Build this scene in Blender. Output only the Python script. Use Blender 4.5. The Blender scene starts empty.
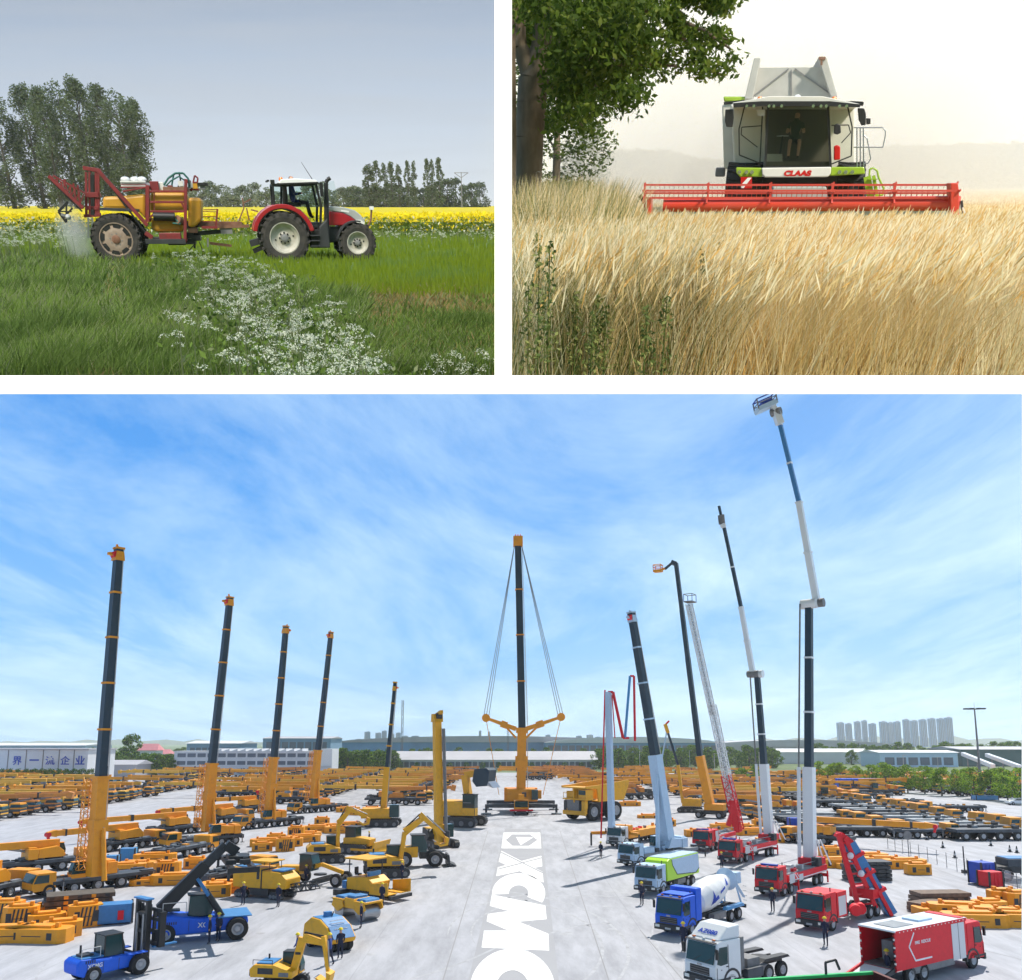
import bpy, math, random
import numpy as np
from mathutils import Matrix, Vector

# ------------------------------------------------------------------ camera, world, suns, exposure
R = math.radians
FPX, PV, CH = 850.0, 605.0, 13.0          # focal length in pixels, optical centre row, eye height over the yard
PITCH = math.atan((742 - PV) / FPX)
S = bpy.context.scene
cam_d = bpy.data.cameras.new('camera'); cam = bpy.data.objects.new('camera', cam_d)
S.collection.objects.link(cam); S.camera = cam
cam_d.sensor_width = 36; cam_d.lens = FPX / 1024 * 36; cam_d.shift_y = (PV - 490) / 1024
cam_d.clip_start = 0.1; cam_d.clip_end = 20000
cam.location = (0, 0, CH); cam.rotation_euler = (math.pi / 2 + PITCH, 0, 0)
S.view_settings.view_transform = 'Standard'; S.view_settings.look = 'None'
S.view_settings.exposure = 0.25; S.view_settings.gamma = 1
S.render.engine = 'CYCLES'
S.cycles.max_bounces = 10; S.cycles.diffuse_bounces = 2; S.cycles.glossy_bounces = 2
S.cycles.transmission_bounces = 9; S.cycles.transparent_max_bounces = 8; S.cycles.volume_bounces = 1
S.cycles.use_denoising = True

# three tilted pieces of country, each turned about the viewer: k -> (tilt, eye height)
E1 = PITCH + math.atan((PV - 205) / FPX)
E2 = PITCH + math.atan((PV - 184) / FPX)
FR = {1: (E1, 1.85), 2: (E2, 1.15), 3: (0.0, CH)}
FM = {k: Matrix.Translation((0, 0, CH)) @ Matrix.Rotation(e, 4, 'X') @ Matrix.Translation((0, 0, -h)) for k, (e, h) in FR.items()}

def ray(k, u, v):                       # direction of a picture point, in piece k's own axes
    x = (u - 512) / FPX; a = (PV - v) / FPX
    p = PITCH - FR[k][0]
    return Vector((x, math.cos(p) - a * math.sin(p), math.sin(p) + a * math.cos(p)))
def gp(k, u, v, z=0.0):                 # point of the ground
    d = ray(k, u, v); t = (z - FR[k][1]) / d.z
    return Vector((d.x * t, d.y * t, z))
def atd(k, u, v, y):                    # point at depth y
    d = ray(k, u, v); t = y / d.y
    return Vector((d.x * t, y, FR[k][1] + d.z * t))
def pix(k, P):                          # piece coordinates -> picture
    p = FM[k] @ Vector(P) - Vector((0, 0, CH))
    c, s = math.cos(PITCH), math.sin(PITCH)
    z = p.y * c + p.z * s; yy = -p.y * s + p.z * c
    return 512 + FPX * p.x / z, PV - FPX * yy / z
def pixn(k, A):                         # the same for arrays
    e, h = FR[k]; q = np.array(A, float) - np.array([0, 0, h])
    p = e - PITCH; c, s = math.cos(p), math.sin(p)
    Y = q[:, 1] * c - q[:, 2] * s; Z = q[:, 1] * s + q[:, 2] * c
    return 512 + FPX * q[:, 0] / Y, PV - FPX * Z / Y
def gpn(k, u, v):
    e, h = FR[k]; x = (u - 512) / FPX; a = (PV - v) / FPX; p = PITCH - e
    dy = math.cos(p) - a * math.sin(p); dz = math.sin(p) + a * math.cos(p); t = -h / dz
    return np.stack([x * t, dy * t, np.zeros_like(t)], 1)
class Plane:                            # upright plane through a ground point; picture point -> (along, up)
    def __init__(s, k, P0, yaw):
        s.k, s.P, s.yaw = k, Vector((P0[0], P0[1], 0)), R(yaw)
        s.h = Vector((math.cos(s.yaw), math.sin(s.yaw), 0)); s.n = Vector((-math.sin(s.yaw), math.cos(s.yaw), 0))
    def __call__(s, u, v, off=0.0):     # off: offset of the plane along its normal (object's +y)
        d = ray(s.k, u, v); E = Vector((0, 0, FR[s.k][1])); Q = s.P + s.n * off
        t = (Q - E).dot(s.n) / d.dot(s.n); X = E + d * t
        return ((X - s.P).dot(s.h), X.z)

COL = {}
for k in (1, 2, 3):
    COL[k] = bpy.data.collections.new({1: 'field_piece', 2: 'harvest_piece', 3: 'yard_piece'}[k]); S.collection.children.link(COL[k])
CUR = [3]

w = bpy.data.worlds.new('World'); S.world = w; w.use_nodes = True
nt = w.node_tree; N = nt.nodes; bgN = N['Background']
SUN_EL, SUN_AZ = 56, 28                 # sun ahead and to the right of the yard, degrees clockwise from +y
sky = N.new('ShaderNodeTexSky'); sky.sky_type = 'NISHITA'; sky.sun_disc = False
sky.sun_elevation = R(SUN_EL); sky.sun_rotation = R(SUN_AZ); sky.air_density = 1.0; sky.dust_density = 0.6; sky.ozone_density = 2.0
hs = N.new('ShaderNodeHueSaturation'); hs.inputs['Saturation'].default_value = 1.25; nt.links.new(sky.outputs[0], hs.inputs['Color'])
tc = N.new('ShaderNodeTexCoord')
sp = N.new('ShaderNodeSeparateXYZ'); nt.links.new(tc.outputs['Generated'], sp.inputs[0])
gr = N.new('ShaderNodeValToRGB'); E_ = gr.color_ramp.elements
E_[0].position = 0.0; E_[0].color = (.34, .60, .93, 1); E_[1].position = 1.0; E_[1].color = (.05, .17, .50, 1)
for p_, c_ in ((.10, (.19, .50, .93)), (.30, (.06, .33, .86)), (.55, (.05, .24, .70))): e_ = E_.new(p_); e_.color = (*c_, 1)
nt.links.new(sp.outputs['Z'], gr.inputs[0])
gm = N.new('ShaderNodeMix'); gm.data_type = 'RGBA'; gm.blend_type = 'MULTIPLY'; gm.inputs['Factor'].default_value = 1; gm.inputs['B'].default_value = (9.5, 9.5, 9.5, 1); nt.links.new(gr.outputs[0], gm.inputs['A'])
g2 = N.new('ShaderNodeMix'); g2.data_type = 'RGBA'; g2.inputs['Factor'].default_value = .85; nt.links.new(hs.outputs[0], g2.inputs['A']); nt.links.new(gm.outputs['Result'], g2.inputs['B'])
rx = N.new('ShaderNodeMapRange'); rx.inputs[1].default_value = -.7; rx.inputs[2].default_value = .75; rx.inputs[3].default_value = -.16; rx.inputs[4].default_value = .30; nt.links.new(sp.outputs['X'], rx.inputs[0])
zz = N.new('ShaderNodeMath'); zz.operation = 'ADD'; zz.inputs[1].default_value = .10; nt.links.new(sp.outputs['Z'], zz.inputs[0])
zm = N.new('ShaderNodeMath'); zm.operation = 'MAXIMUM'; zm.inputs[1].default_value = .02; nt.links.new(zz.outputs[0], zm.inputs[0])
px_ = N.new('ShaderNodeMath'); px_.operation = 'DIVIDE'; nt.links.new(sp.outputs['X'], px_.inputs[0]); nt.links.new(zm.outputs[0], px_.inputs[1])
py_ = N.new('ShaderNodeMath'); py_.operation = 'DIVIDE'; nt.links.new(sp.outputs['Y'], py_.inputs[0]); nt.links.new(zm.outputs[0], py_.inputs[1])
cb = N.new('ShaderNodeCombineXYZ'); nt.links.new(px_.outputs[0], cb.inputs[0]); nt.links.new(py_.outputs[0], cb.inputs[1])
mp = N.new('ShaderNodeMapping'); mp.inputs['Rotation'].default_value = (0, 0, R(-28)); mp.inputs['Scale'].default_value = (.62, .26, 1); nt.links.new(cb.outputs[0], mp.inputs[0])
nz = N.new('ShaderNodeTexNoise'); nz.inputs['Scale'].default_value = 1.35; nz.inputs['Detail'].default_value = 12; nz.inputs['Roughness'].default_value = 0.64; nz.inputs['Distortion'].default_value = 0.45
nt.links.new(mp.outputs[0], nz.inputs['Vector'])
cr = N.new('ShaderNodeMapRange'); cr.inputs[1].default_value = 0.40; cr.inputs[2].default_value = 0.66; cr.inputs[3].default_value = 0.0; cr.inputs[4].default_value = 0.8
nt.links.new(nz.outputs[0], cr.inputs[0])
mx = N.new('ShaderNodeMix'); mx.data_type = 'RGBA'; mx.inputs['B'].default_value = (6.0, 8.1, 9.8, 1)
ad = N.new('ShaderNodeMath'); ad.operation = 'ADD'; ad.use_clamp = True; nt.links.new(cr.outputs[0], ad.inputs[0]); nt.links.new(rx.outputs[0], ad.inputs[1]); nt.links.new(ad.outputs[0], mx.inputs['Factor']); nt.links.new(g2.outputs['Result'], mx.inputs['A'])
nt.links.new(mx.outputs['Result'], bgN.inputs['Color']); bgN.inputs['Strength'].default_value = 0.099

def sunlamp(name, k, el, az, strength, angle, color):
    l = bpy.data.lights.new(name, 'SUN'); l.energy = strength; l.angle = R(angle); l.color = color
    o = bpy.data.objects.new(name, l); S.collection.objects.link(o)
    d = Vector((math.sin(R(az)) * math.cos(R(el)), math.cos(R(az)) * math.cos(R(el)), math.sin(R(el))))
    d = FM[k].to_3x3() @ d
    o.rotation_euler = d.to_track_quat('Z', 'Y').to_euler()
    o.location = Vector((0, 0, CH)) + d * 60
    rc = bpy.data.collections.new('lit_by_' + name); rc.children.link(COL[k])
    o.light_linking.receiver_collection = rc; o.light_linking.blocker_collection = COL[k]
    return o, rc
sunA, rcA = sunlamp('sun', 3, SUN_EL, SUN_AZ, 4.7, 0.5, (1.0, 0.95, 0.87))
sunB, rcB = sunlamp('sun_over_harvest', 2, 48, 138, 5.6, 8, (1.0, 0.92, 0.78))
sunC, rcC = sunlamp('sun_behind_cloud', 1, 50, 195, 4.2, 20, (1.0, 0.93, 0.78))

# ------------------------------------------------------------------ materials
MATS = {}
def hexc(c):
    if isinstance(c, str):
        c = c.lstrip('#'); v = [int(c[i:i + 2], 16) / 255 for i in (0, 2, 4)]
        return tuple(x / 12.92 if x <= .04045 else ((x + .055) / 1.055) ** 2.4 for x in v)
    return tuple(c)
def mat(name, color, rough=0.5, metal=0.0, var=0.0, scale=3.0, color2=None, bump=0.0, trans=0.0, coat=0.0, emit=None, thr=None, alpha=None, detail=5, stretch=None):
    m = bpy.data.materials.new(name); m.use_nodes = True; MATS[name] = m
    t = m.node_tree; b = t.nodes['Principled BSDF']; c = hexc(color)
    b.inputs['Base Color'].default_value = (*c, 1); b.inputs['Roughness'].default_value = rough; b.inputs['Metallic'].default_value = metal
    if coat: b.inputs['Coat Weight'].default_value = coat
    if trans: b.inputs['Transmission Weight'].default_value = trans
    if alpha is not None: b.inputs['Alpha'].default_value = alpha
    if emit: b.inputs['Emission Color'].default_value = (*hexc(emit[0]), 1); b.inputs['Emission Strength'].default_value = emit[1]
    if var or color2 or bump:
        tcn = t.nodes.new('ShaderNodeTexCoord'); n = t.nodes.new('ShaderNodeTexNoise')
        n.inputs['Scale'].default_value = scale; n.inputs['Detail'].default_value = detail; n.inputs['Roughness'].default_value = 0.6
        src = tcn.outputs['Object']
        if stretch:
            mp_ = t.nodes.new('ShaderNodeMapping'); mp_.inputs['Scale'].default_value = stretch; t.links.new(src, mp_.inputs[0]); src = mp_.outputs[0]
        t.links.new(src, n.inputs['Vector'])
        r = t.nodes.new('ShaderNodeValToRGB'); lo, hi = thr or (0.3, 0.7)
        r.color_ramp.elements[0].position = lo; r.color_ramp.elements[1].position = hi
        c2 = hexc(color2) if color2 else tuple(min(1, x * (1 + var)) for x in c)
        c1 = c if color2 else tuple(x * (1 - var) for x in c)
        r.color_ramp.elements[0].color = (*c1, 1); r.color_ramp.elements[1].color = (*c2, 1)
        t.links.new(n.outputs[0], r.inputs[0]); t.links.new(r.outputs[0], b.inputs['Base Color'])
        if bump:
            bp = t.nodes.new('ShaderNodeBump'); bp.inputs['Strength'].default_value = bump; t.links.new(n.outputs[0], bp.inputs['Height']); t.links.new(bp.outputs[0], b.inputs['Normal'])
    return m
def leafmat(name, c1, c2, scale=0.6, transl=0.35, rough=0.6):
    m = mat(name, c1, rough, color2=c2, scale=scale)
    t = m.node_tree; b = t.nodes['Principled BSDF']; o = t.nodes['Material Output']
    tr = t.nodes.new('ShaderNodeBsdfTranslucent'); ms = t.nodes.new('ShaderNodeMixShader'); ms.inputs[0].default_value = transl
    t.links.new(b.inputs['Base Color'].links[0].from_socket, tr.inputs['Color'])
    b.inputs['Specular IOR Level'].default_value = .15
    t.links.new(b.outputs[0], ms.inputs[1]); t.links.new(tr.outputs[0], ms.inputs[2]); t.links.new(ms.outputs[0], o.inputs['Surface'])
    return m

# ------------------------------------------------------------------ mesh helpers
KIDS = {}
def link(o, parent=None):
    COL[CUR[0]].objects.link(o)
    if parent: o.parent = parent; KIDS.setdefault(parent.name, []).append(o)

class MB:
    def __init__(s): s.v = []; s.f = []; s.m = []; s.s = []
    def add(s, vs, fs, m, smooth=False, M=None):
        b = len(s.v)
        s.v += [tuple(M @ Vector(v)) for v in vs] if M is not None else [tuple(v) for v in vs]
        for f in fs: s.f.append([b + i for i in f]); s.m.append(m); s.s.append(smooth)
        return s
    def box(s, c, d, m, M=None, rz=0, top=None):      # top = (sx, sy) scale of the upper face
        x, y, z = d[0] / 2, d[1] / 2, d[2] / 2; tx, ty = top or (1, 1)
        vs = [(-x, -y, -z), (x, -y, -z), (x, y, -z), (-x, y, -z), (-x * tx, -y * ty, z), (x * tx, -y * ty, z), (x * tx, y * ty, z), (-x * tx, y * ty, z)]
        if rz: cs, sn = math.cos(R(rz)), math.sin(R(rz)); vs = [(a * cs - b * sn, a * sn + b * cs, e) for a, b, e in vs]
        vs = [(a + c[0], b + c[1], e + c[2]) for a, b, e in vs]
        return s.add(vs, [(3, 2, 1, 0), (4, 5, 6, 7), (0, 1, 5, 4), (1, 2, 6, 5), (2, 3, 7, 6), (3, 0, 4, 7)], m, M=M)
    def prism(s, pts, y0, y1, m, M=None, ax='y', tw=None):  # outline in xz pushed along y (ax='z': outline xy pushed along z)
        n = len(pts)
        a = sum(pts[i][0] * pts[(i + 1) % n][1] - pts[(i + 1) % n][0] * pts[i][1] for i in range(n))
        flip = (a < 0) ^ (y1 < y0) ^ (ax == 'y')
        if ax == 'y': vs = [(p[0], y0, p[1]) for p in pts] + [(p[0], y1, p[1]) for p in pts]
        else: vs = [(p[0], p[1], y0) for p in pts] + [(p[0], p[1], y1) for p in pts]
        fs = [tuple(range(n))[::-1], tuple(range(n, 2 * n))] + [(i, (i + 1) % n, n + (i + 1) % n, n + i) for i in range(n)]
        if flip: fs = [f[::-1] for f in fs]
        return s.add(vs, fs, m, M=M)
    def tube(s, p0, p1, r0, r1=None, m='', n=8, caps=True, smooth=True, M=None):
        p0, p1 = Vector(p0), Vector(p1); r1 = r0 if r1 is None else r1
        d = (p1 - p0); d = d.normalized() if d.length > 1e-9 else Vector((0, 0, 1))
        a = d.orthogonal().normalized(); b = d.cross(a)
        vs = []
        for p, r in ((p0, r0), (p1, r1)):
            for i in range(n):
                t = 2 * math.pi * i / n; vs.append(p + (a * math.cos(t) + b * math.sin(t)) * r)
        s.add(vs, [(i, (i + 1) % n, n + (i + 1) % n, n + i) for i in range(n)], m, smooth, M)
        if caps: s.add(vs, [tuple(range(n))[::-1], tuple(range(n, 2 * n))], m, False, M)
        return s
    def path(s, pts, r, m, n=6):
        for a, b in zip(pts, pts[1:]): s.tube(a, b, r, r, m, n)
        return s
    def beam(s, p0, p1, w, h, m, w2=None, h2=None, M=None, up=(0, 0, 1)):   # rectangular bar
        p0, p1 = Vector(p0), Vector(p1); d = (p1 - p0).normalized(); up = Vector(up)
        if abs(d.dot(up)) > 0.98: up = Vector((0, 1, 0)) if abs(d.y) < .9 else Vector((1, 0, 0))
        y = up.cross(d).normalized(); z = d.cross(y); w2 = w if w2 is None else w2; h2 = h if h2 is None else h2
        vs = [p0 + y * a * w / 2 + z * b * h / 2 for a, b in ((-1, -1), (1, -1), (1, 1), (-1, 1))] + [p1 + y * a * w2 / 2 + z * b * h2 / 2 for a, b in ((-1, -1), (1, -1), (1, 1), (-1, 1))]
        return s.add(vs, [(3, 2, 1, 0), (4, 5, 6, 7), (0, 1, 5, 4), (1, 2, 6, 5), (2, 3, 7, 6), (3, 0, 4, 7)], m, M=M)
    def lathe(s, prof, m, n=20, axis='y', c=(0, 0, 0), M=None, close=False):   # prof: (radius, along) ; m may be a list per band
        vs = []
        for r, a in prof:
            for i in range(n):
                t = 2 * math.pi * i / n; x, z = r * math.cos(t), r * math.sin(t)
                vs.append({'y': (x, a, z), 'z': (x, z, a), 'x': (a, x, z)}[axis])
        vs = [(v[0] + c[0], v[1] + c[1], v[2] + c[2]) for v in vs]
        for j in range(len(prof) - 1):
            mm = m[j] if isinstance(m, (list, tuple)) else m
            s.add(vs[j * n:(j + 2) * n], [(i, (i + 1) % n, n + (i + 1) % n, n + i) for i in range(n)], mm, True, M)
        if close:
            mm = m[0] if isinstance(m, (list, tuple)) else m
            s.add(vs[:n], [tuple(range(n))], mm, False, M); s.add(vs[-n:], [tuple(range(n))[::-1]], m[-1] if isinstance(m, (list, tuple)) else m, False, M)
        return s
    def ball(s, c, r, m, n=8, k=6, sc=(1, 1, 1)):
        prof = [(r * math.sin(math.pi * j / k) + 1e-4, -r * math.cos(math.pi * j / k)) for j in range(k + 1)]
        M = Matrix.Translation(c) @ Matrix.Diagonal((*sc, 1)); return s.lathe(prof, m, n, 'z', M=M)
    def tri(s, vs, m): return s.add(vs, [tuple(range(len(vs)))], m)
    def mesh(s, name):
        me = bpy.data.meshes.new(name); me.from_pydata(s.v, [], s.f)
        keys = []; idx = []
        for k in s.m:
            if k not in keys: keys.append(k); me.materials.append(MATS[k])
            idx.append(keys.index(k))
        me.polygons.foreach_set('material_index', idx); me.polygons.foreach_set('use_smooth', s.s); me.update()
        return me
    def build(s, name, parent=None, bev=0.0, loc=None, label=None):
        o = bpy.data.objects.new(name, s.mesh(name)); link(o, parent)
        if loc: o.location = loc
        if label: o['label'] = label
        if bev:
            b = o.modifiers.new('bevel', 'BEVEL'); b.width = bev; b.segments = 2; b.limit_method = 'ANGLE'; b.angle_limit = R(40); b.harden_normals = False
        return o
def npmesh(name, V, Fc, mats, mi=None, smooth=False):   # V (n,3); Fc (m,k) faces of equal size
    me = bpy.data.meshes.new(name); V = np.asarray(V, np.float32); Fc = np.asarray(Fc, np.int32); m, k = Fc.shape
    me.vertices.add(len(V)); me.vertices.foreach_set('co', V.ravel())
    me.loops.add(m * k); me.loops.foreach_set('vertex_index', Fc.ravel())
    me.polygons.add(m); me.polygons.foreach_set('loop_start', np.arange(0, m * k, k, dtype=np.int32)); me.polygons.foreach_set('loop_total', np.full(m, k, np.int32))
    for q in mats: me.materials.append(MATS[q])
    if mi is not None: me.polygons.foreach_set('material_index', np.asarray(mi, np.int32))
    if smooth: me.polygons.foreach_set('use_smooth', np.ones(m, bool))
    me.update(calc_edges=True); return me
def mobj(name, me, parent=None):
    o = bpy.data.objects.new(name, me); link(o, parent)
    return o
def tag(o, label, cat, group=None, kind=None):
    if label: o['label'] = label
    if cat: o['category'] = cat
    if group: o['group'] = group
    if kind: o['kind'] = kind
    return o
def thing(name, label, cat, group=None):
    o = bpy.data.objects.new(name, None); o.empty_display_size = 0.3; COL[CUR[0]].objects.link(o); return tag(o, label, cat, group)
def struct(o): o['kind'] = 'structure'; return o
def stuff(o, label, cat): return tag(o, label, cat, kind='stuff')
def place(o, loc=(0, 0, 0), yaw=0.0, sc=1.0, k=None):
    k = k or CUR[0]
    s3 = sc if isinstance(sc, (tuple, list)) else (sc, sc, sc)
    o.matrix_world = FM[k] @ Matrix.Translation((loc[0], loc[1], loc[2] if len(loc) > 2 else 0)) @ Matrix.Rotation(R(yaw), 4, 'Z') @ Matrix.Diagonal((*s3, 1))
    return o
def copy_tree(o, parent=None):
    c = o.copy(); link(c, parent)
    for ch in KIDS.get(o.name, []): copy_tree(ch, c)
    return c
rng = np.random.default_rng(7); random.seed(7)
# ------------------------------------------------------------------ shared plants
def quad_leaves(P, size, mats_n, weights=None, droop=0.0):
    n = len(P); a = rng.normal(size=(n, 3)); a /= np.linalg.norm(a, axis=1)[:, None]
    b = rng.normal(size=(n, 3)); b[:, 2] -= droop; b -= (a * b).sum(1)[:, None] * a; b /= np.linalg.norm(b, axis=1)[:, None]
    s = (size * rng.uniform(.6, 1.3, n))[:, None]
    V = np.stack([P - b * s, P + a * s * .45 - b * s * .1, P + b * s, P - a * s * .45 - b * s * .1], 1).reshape(-1, 3)
    F = np.arange(n * 4).reshape(n, 4)
    w_ = np.array(weights or [1] * mats_n, float); mi = rng.choice(mats_n, n, p=w_ / w_.sum())
    return V, F, mi
def crown_points(n, clumps, rad):
    c = clumps[rng.integers(0, len(clumps), n)]; r = rng.normal(size=(n, 3)); r /= np.linalg.norm(r, axis=1)[:, None]
    rr = np.asarray(rad) if np.ndim(rad) else rad
    return c + r * rr * rng.uniform(.35, 1.0, (n, 1)) ** .6
def limbs(mb, H, r, clumps, m, n=9, z0=.25):
    mb.tube((0, 0, -.1), (0, 0, H * .3), r * 1.15, r * .85, m, 10); mb.tube((0, 0, H * .3), (0, 0, H * .72), r * .85, r * .3, m, 8); mb.tube((0, 0, H * .72), (0, 0, H * .93), r * .3, r * .08, m, 6)
    for c in clumps[rng.choice(len(clumps), min(n, len(clumps)), replace=False)]:
        z = max(H * z0, c[2] - H * rng.uniform(.08, .2)); mid = Vector((c[0] * .45, c[1] * .45, z + (c[2] - z) * .35))
        mb.tube((0, 0, z), mid, r * .34, r * .2, m, 6); mb.tube(mid, c, r * .2, r * .05, m, 5)
TREES = {}
def tree_meshes(key, H, prof, nclump, crad, nleaf, size, leafm, bark, tr=.25, weights=None, droop=0., nlimb=9):
    """prof: list of (height share, radius) of the crown envelope"""
    if key in TREES: return TREES[key]
    hs_, rs_ = zip(*prof); C = []
    for i in range(nclump):
        h = rng.uniform(hs_[0], hs_[-1]); r = np.interp(h, hs_, rs_); t = rng.uniform(0, 2 * math.pi); q = r * math.sqrt(rng.uniform(.12, 1)) 
        C.append((q * math.cos(t), q * math.sin(t), h * H))
    C = np.array(C); P = crown_points(nleaf, C, crad)
    V, F, mi = quad_leaves(P, size, len(leafm), weights, droop)
    cm = npmesh(key + '_crown', V, F, leafm, mi); mb = MB(); limbs(mb, H, tr, C, bark, nlimb)
    TREES[key] = (mb.mesh(key + '_trunk'), cm); return TREES[key]
def tree(key_args, name, label, group, loc, sc=1.0, yaw=0, kind=None, cat='tree'):
    tm, cm = tree_meshes(*key_args[0], **key_args[1]); t = thing(name, label, cat, group)
    mobj('trunk', tm, t); mobj('crown', cm, t)
    return place(t, loc, yaw, sc)
def clip_px(k, V, F, mi, lim):          # drop faces that leave this piece of country sideways
    u, v = pixn(k, V); bad = lim(u, v)
    keep = ~bad[F].any(1); return F[keep], (mi[keep] if mi is not None else None)
def blades(k, B, h, wd, lean, mats_, weights=None, lim=None, name='grass', curve=.35, wind=(0, 0)):
    n = len(B); t = rng.uniform(0, 2 * math.pi, n); ln = lean * rng.uniform(.2, 1.2, n)
    L = np.stack([np.cos(t) * ln + wind[0], np.sin(t) * ln + wind[1], np.zeros(n)], 1); h = (h * rng.uniform(.55, 1.15, n))[:, None]
    s = rng.uniform(-.6, .6, n); side = np.stack([np.cos(s), np.sin(s), np.zeros(n)], 1) * (wd * rng.uniform(.6, 1.3, n))[:, None] / 2
    up = np.array([0, 0, 1.0]); mid = B + up * h * .55 + L * h * curve; tip = B + up * h + L * h
    V = np.stack([B - side, B + side, mid + side * .8, mid - side * .8, tip + side * .12, tip - side * .12], 1).reshape(-1, 3)
    o = np.arange(n)[:, None] * 6; F = np.concatenate([o + np.array([[0, 1, 2, 3]]), o + np.array([[3, 2, 4, 5]])], 0)
    w_ = np.array(weights or [1] * len(mats_), float); W = np.tile(w_, (n, 1)); x_, y_ = B[:, 0], B[:, 1] * .55
    q = np.sin(x_ * .9 + 1.3 * np.sin(y_ * .7)) * np.sin(y_ * 1.1 + np.sin(x_ * .5)) + .6 * np.sin(x_ * 2.3 + y_ * 1.9) * np.sin(y_ * 2.7)
    for c_ in range(len(w_)): W[:, c_] *= np.exp(1.5 * q * (1 if c_ % 2 == 0 else -1))
    W /= W.sum(1)[:, None]; m1 = (rng.random(n)[:, None] > np.cumsum(W, 1)).sum(1).clip(0, len(w_) - 1); mi = np.concatenate([m1, m1])
    if lim: F, mi = clip_px(k, V, F, mi, lim)
    return npmesh(name, V, F, mats_, mi)
def rand_ground(k, n, u0, u1, v0, v1, keep=None, pw=1.0):
    u = rng.uniform(u0, u1, n); v = v0 + (v1 - v0) * rng.uniform(0, 1, n) ** pw
    if keep is not None: q = keep(u, v); u, v = u[q], v[q]
    return gpn(k, u, v), u, v
def sheet(name, k, pxs, m, z=0.0, kind=None, sub=None):
    V = [gp(k, u, v) for u, v in pxs]; V = [(p.x, p.y, z) for p in V]
    me = bpy.data.meshes.new(name); me.from_pydata(V, [], [list(range(len(V)))]); me.materials.append(MATS[m]); me.update()
    o = mobj(name, me); place(o); return struct(o)

# ------------------------------------------------------------------ paints and metals
mat('tyre', (.016, .016, .017), .85, bump=.1, var=.3, scale=6); mat('tyre_dusty', (.06, .052, .045), .9, color2=(.02, .02, .02), scale=5, bump=.2)
mat('black', (.012, .012, .013), .5); mat('dark', (.03, .032, .036), .55, var=.3, scale=2); mat('steel', (.35, .36, .38), .35, .8); mat('grey', (.18, .18, .185), .6, var=.2)
mat('light_grey', (.5, .5, .5), .5, var=.1); mat('white', (.78, .78, .77), .4, var=.05, scale=1.2); mat('chrome', (.7, .7, .7), .15, 1)
mat('glass', (.02, .035, .04), .06, coat=1); mat('lamp_white', (.8, .8, .75), .2, coat=1); mat('lamp_orange', (.8, .2, .02), .3, coat=.6); mat('lamp_red', (.5, .01, .01), .3)
mat('skin', (.55, .3, .2), .55); mat('cloth_blue', (.03, .06, .25), .85); mat('cloth_navy', (.015, .02, .05), .9); mat('cloth_dark', (.02, .02, .025), .9); mat('cloth_green', (.05, .075, .05), .9); mat('hair', (.03, .018, .01), .8)

# ================================================================== PIECE 1: tractor and sprayer
CUR[0] = 1
LIM1 = lambda u, v: (u > 501) | ((v > 388) )
def sky_sheet(name, k, d, u0, u1, v0, v1, build):
    P = [atd(k, u, v, d) for u, v in ((u0, v1), (u1, v1), (u1, v0), (u0, v0))]
    me = bpy.data.meshes.new(name); me.from_pydata([tuple(p) for p in P], [], [(0, 1, 2, 3)]); me.materials.append(build()); me.update()
    o = mobj(name, me); place(o); o['kind'] = 'structure'; return o
def skymat(name, stops, strength, nscale, namt, c2, stretch=(1, 1, 4)):
    m = bpy.data.materials.new(name); m.use_nodes = True; t = m.node_tree; t.nodes.clear()
    o = t.nodes.new('ShaderNodeOutputMaterial'); e = t.nodes.new('ShaderNodeEmission'); t.links.new(e.outputs[0], o.inputs[0]); e.inputs[1].default_value = strength
    c = t.nodes.new('ShaderNodeTexCoord'); sx = t.nodes.new('ShaderNodeSeparateXYZ'); t.links.new(c.outputs['Generated'], sx.inputs[0])
    r = t.nodes.new('ShaderNodeValToRGB'); t.links.new(sx.outputs['Z'], r.inputs[0])
    while len(r.color_ramp.elements) < len(stops): r.color_ramp.elements.new(.5)
    for el, (p, cc) in zip(r.color_ramp.elements, stops): el.position = p; el.color = (*hexc(cc), 1)
    mp = t.nodes.new('ShaderNodeMapping'); mp.inputs['Scale'].default_value = stretch; t.links.new(c.outputs['Generated'], mp.inputs[0])
    n = t.nodes.new('ShaderNodeTexNoise'); n.inputs['Scale'].default_value = nscale; n.inputs['Detail'].default_value = 6; t.links.new(mp.outputs[0], n.inputs['Vector'])
    mr = t.nodes.new('ShaderNodeMapRange'); mr.inputs[1].default_value = .35; mr.inputs[2].default_value = .7; mr.inputs[4].default_value = namt; t.links.new(n.outputs[0], mr.inputs[0])
    mx = t.nodes.new('ShaderNodeMix'); mx.data_type = 'RGBA'; mx.inputs['B'].default_value = (*hexc(c2), 1); t.links.new(mr.outputs[0], mx.inputs['Factor']); t.links.new(r.outputs[0], mx.inputs['A']); t.links.new(mx.outputs['Result'], e.inputs[0])
    return m
sky_sheet('sky', 1, 900, -60, 500, -60, 206.5, lambda: skymat('overcast_sky', [(0, '#dfe6ec'), (.25, '#cfdae6'), (.6, '#b6c5d8'), (.85, '#a2b1c6'), (1, '#98a8bd')], .84, 3.0, .30, '#c3c9d0', (1.0, 1, 5)))

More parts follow.
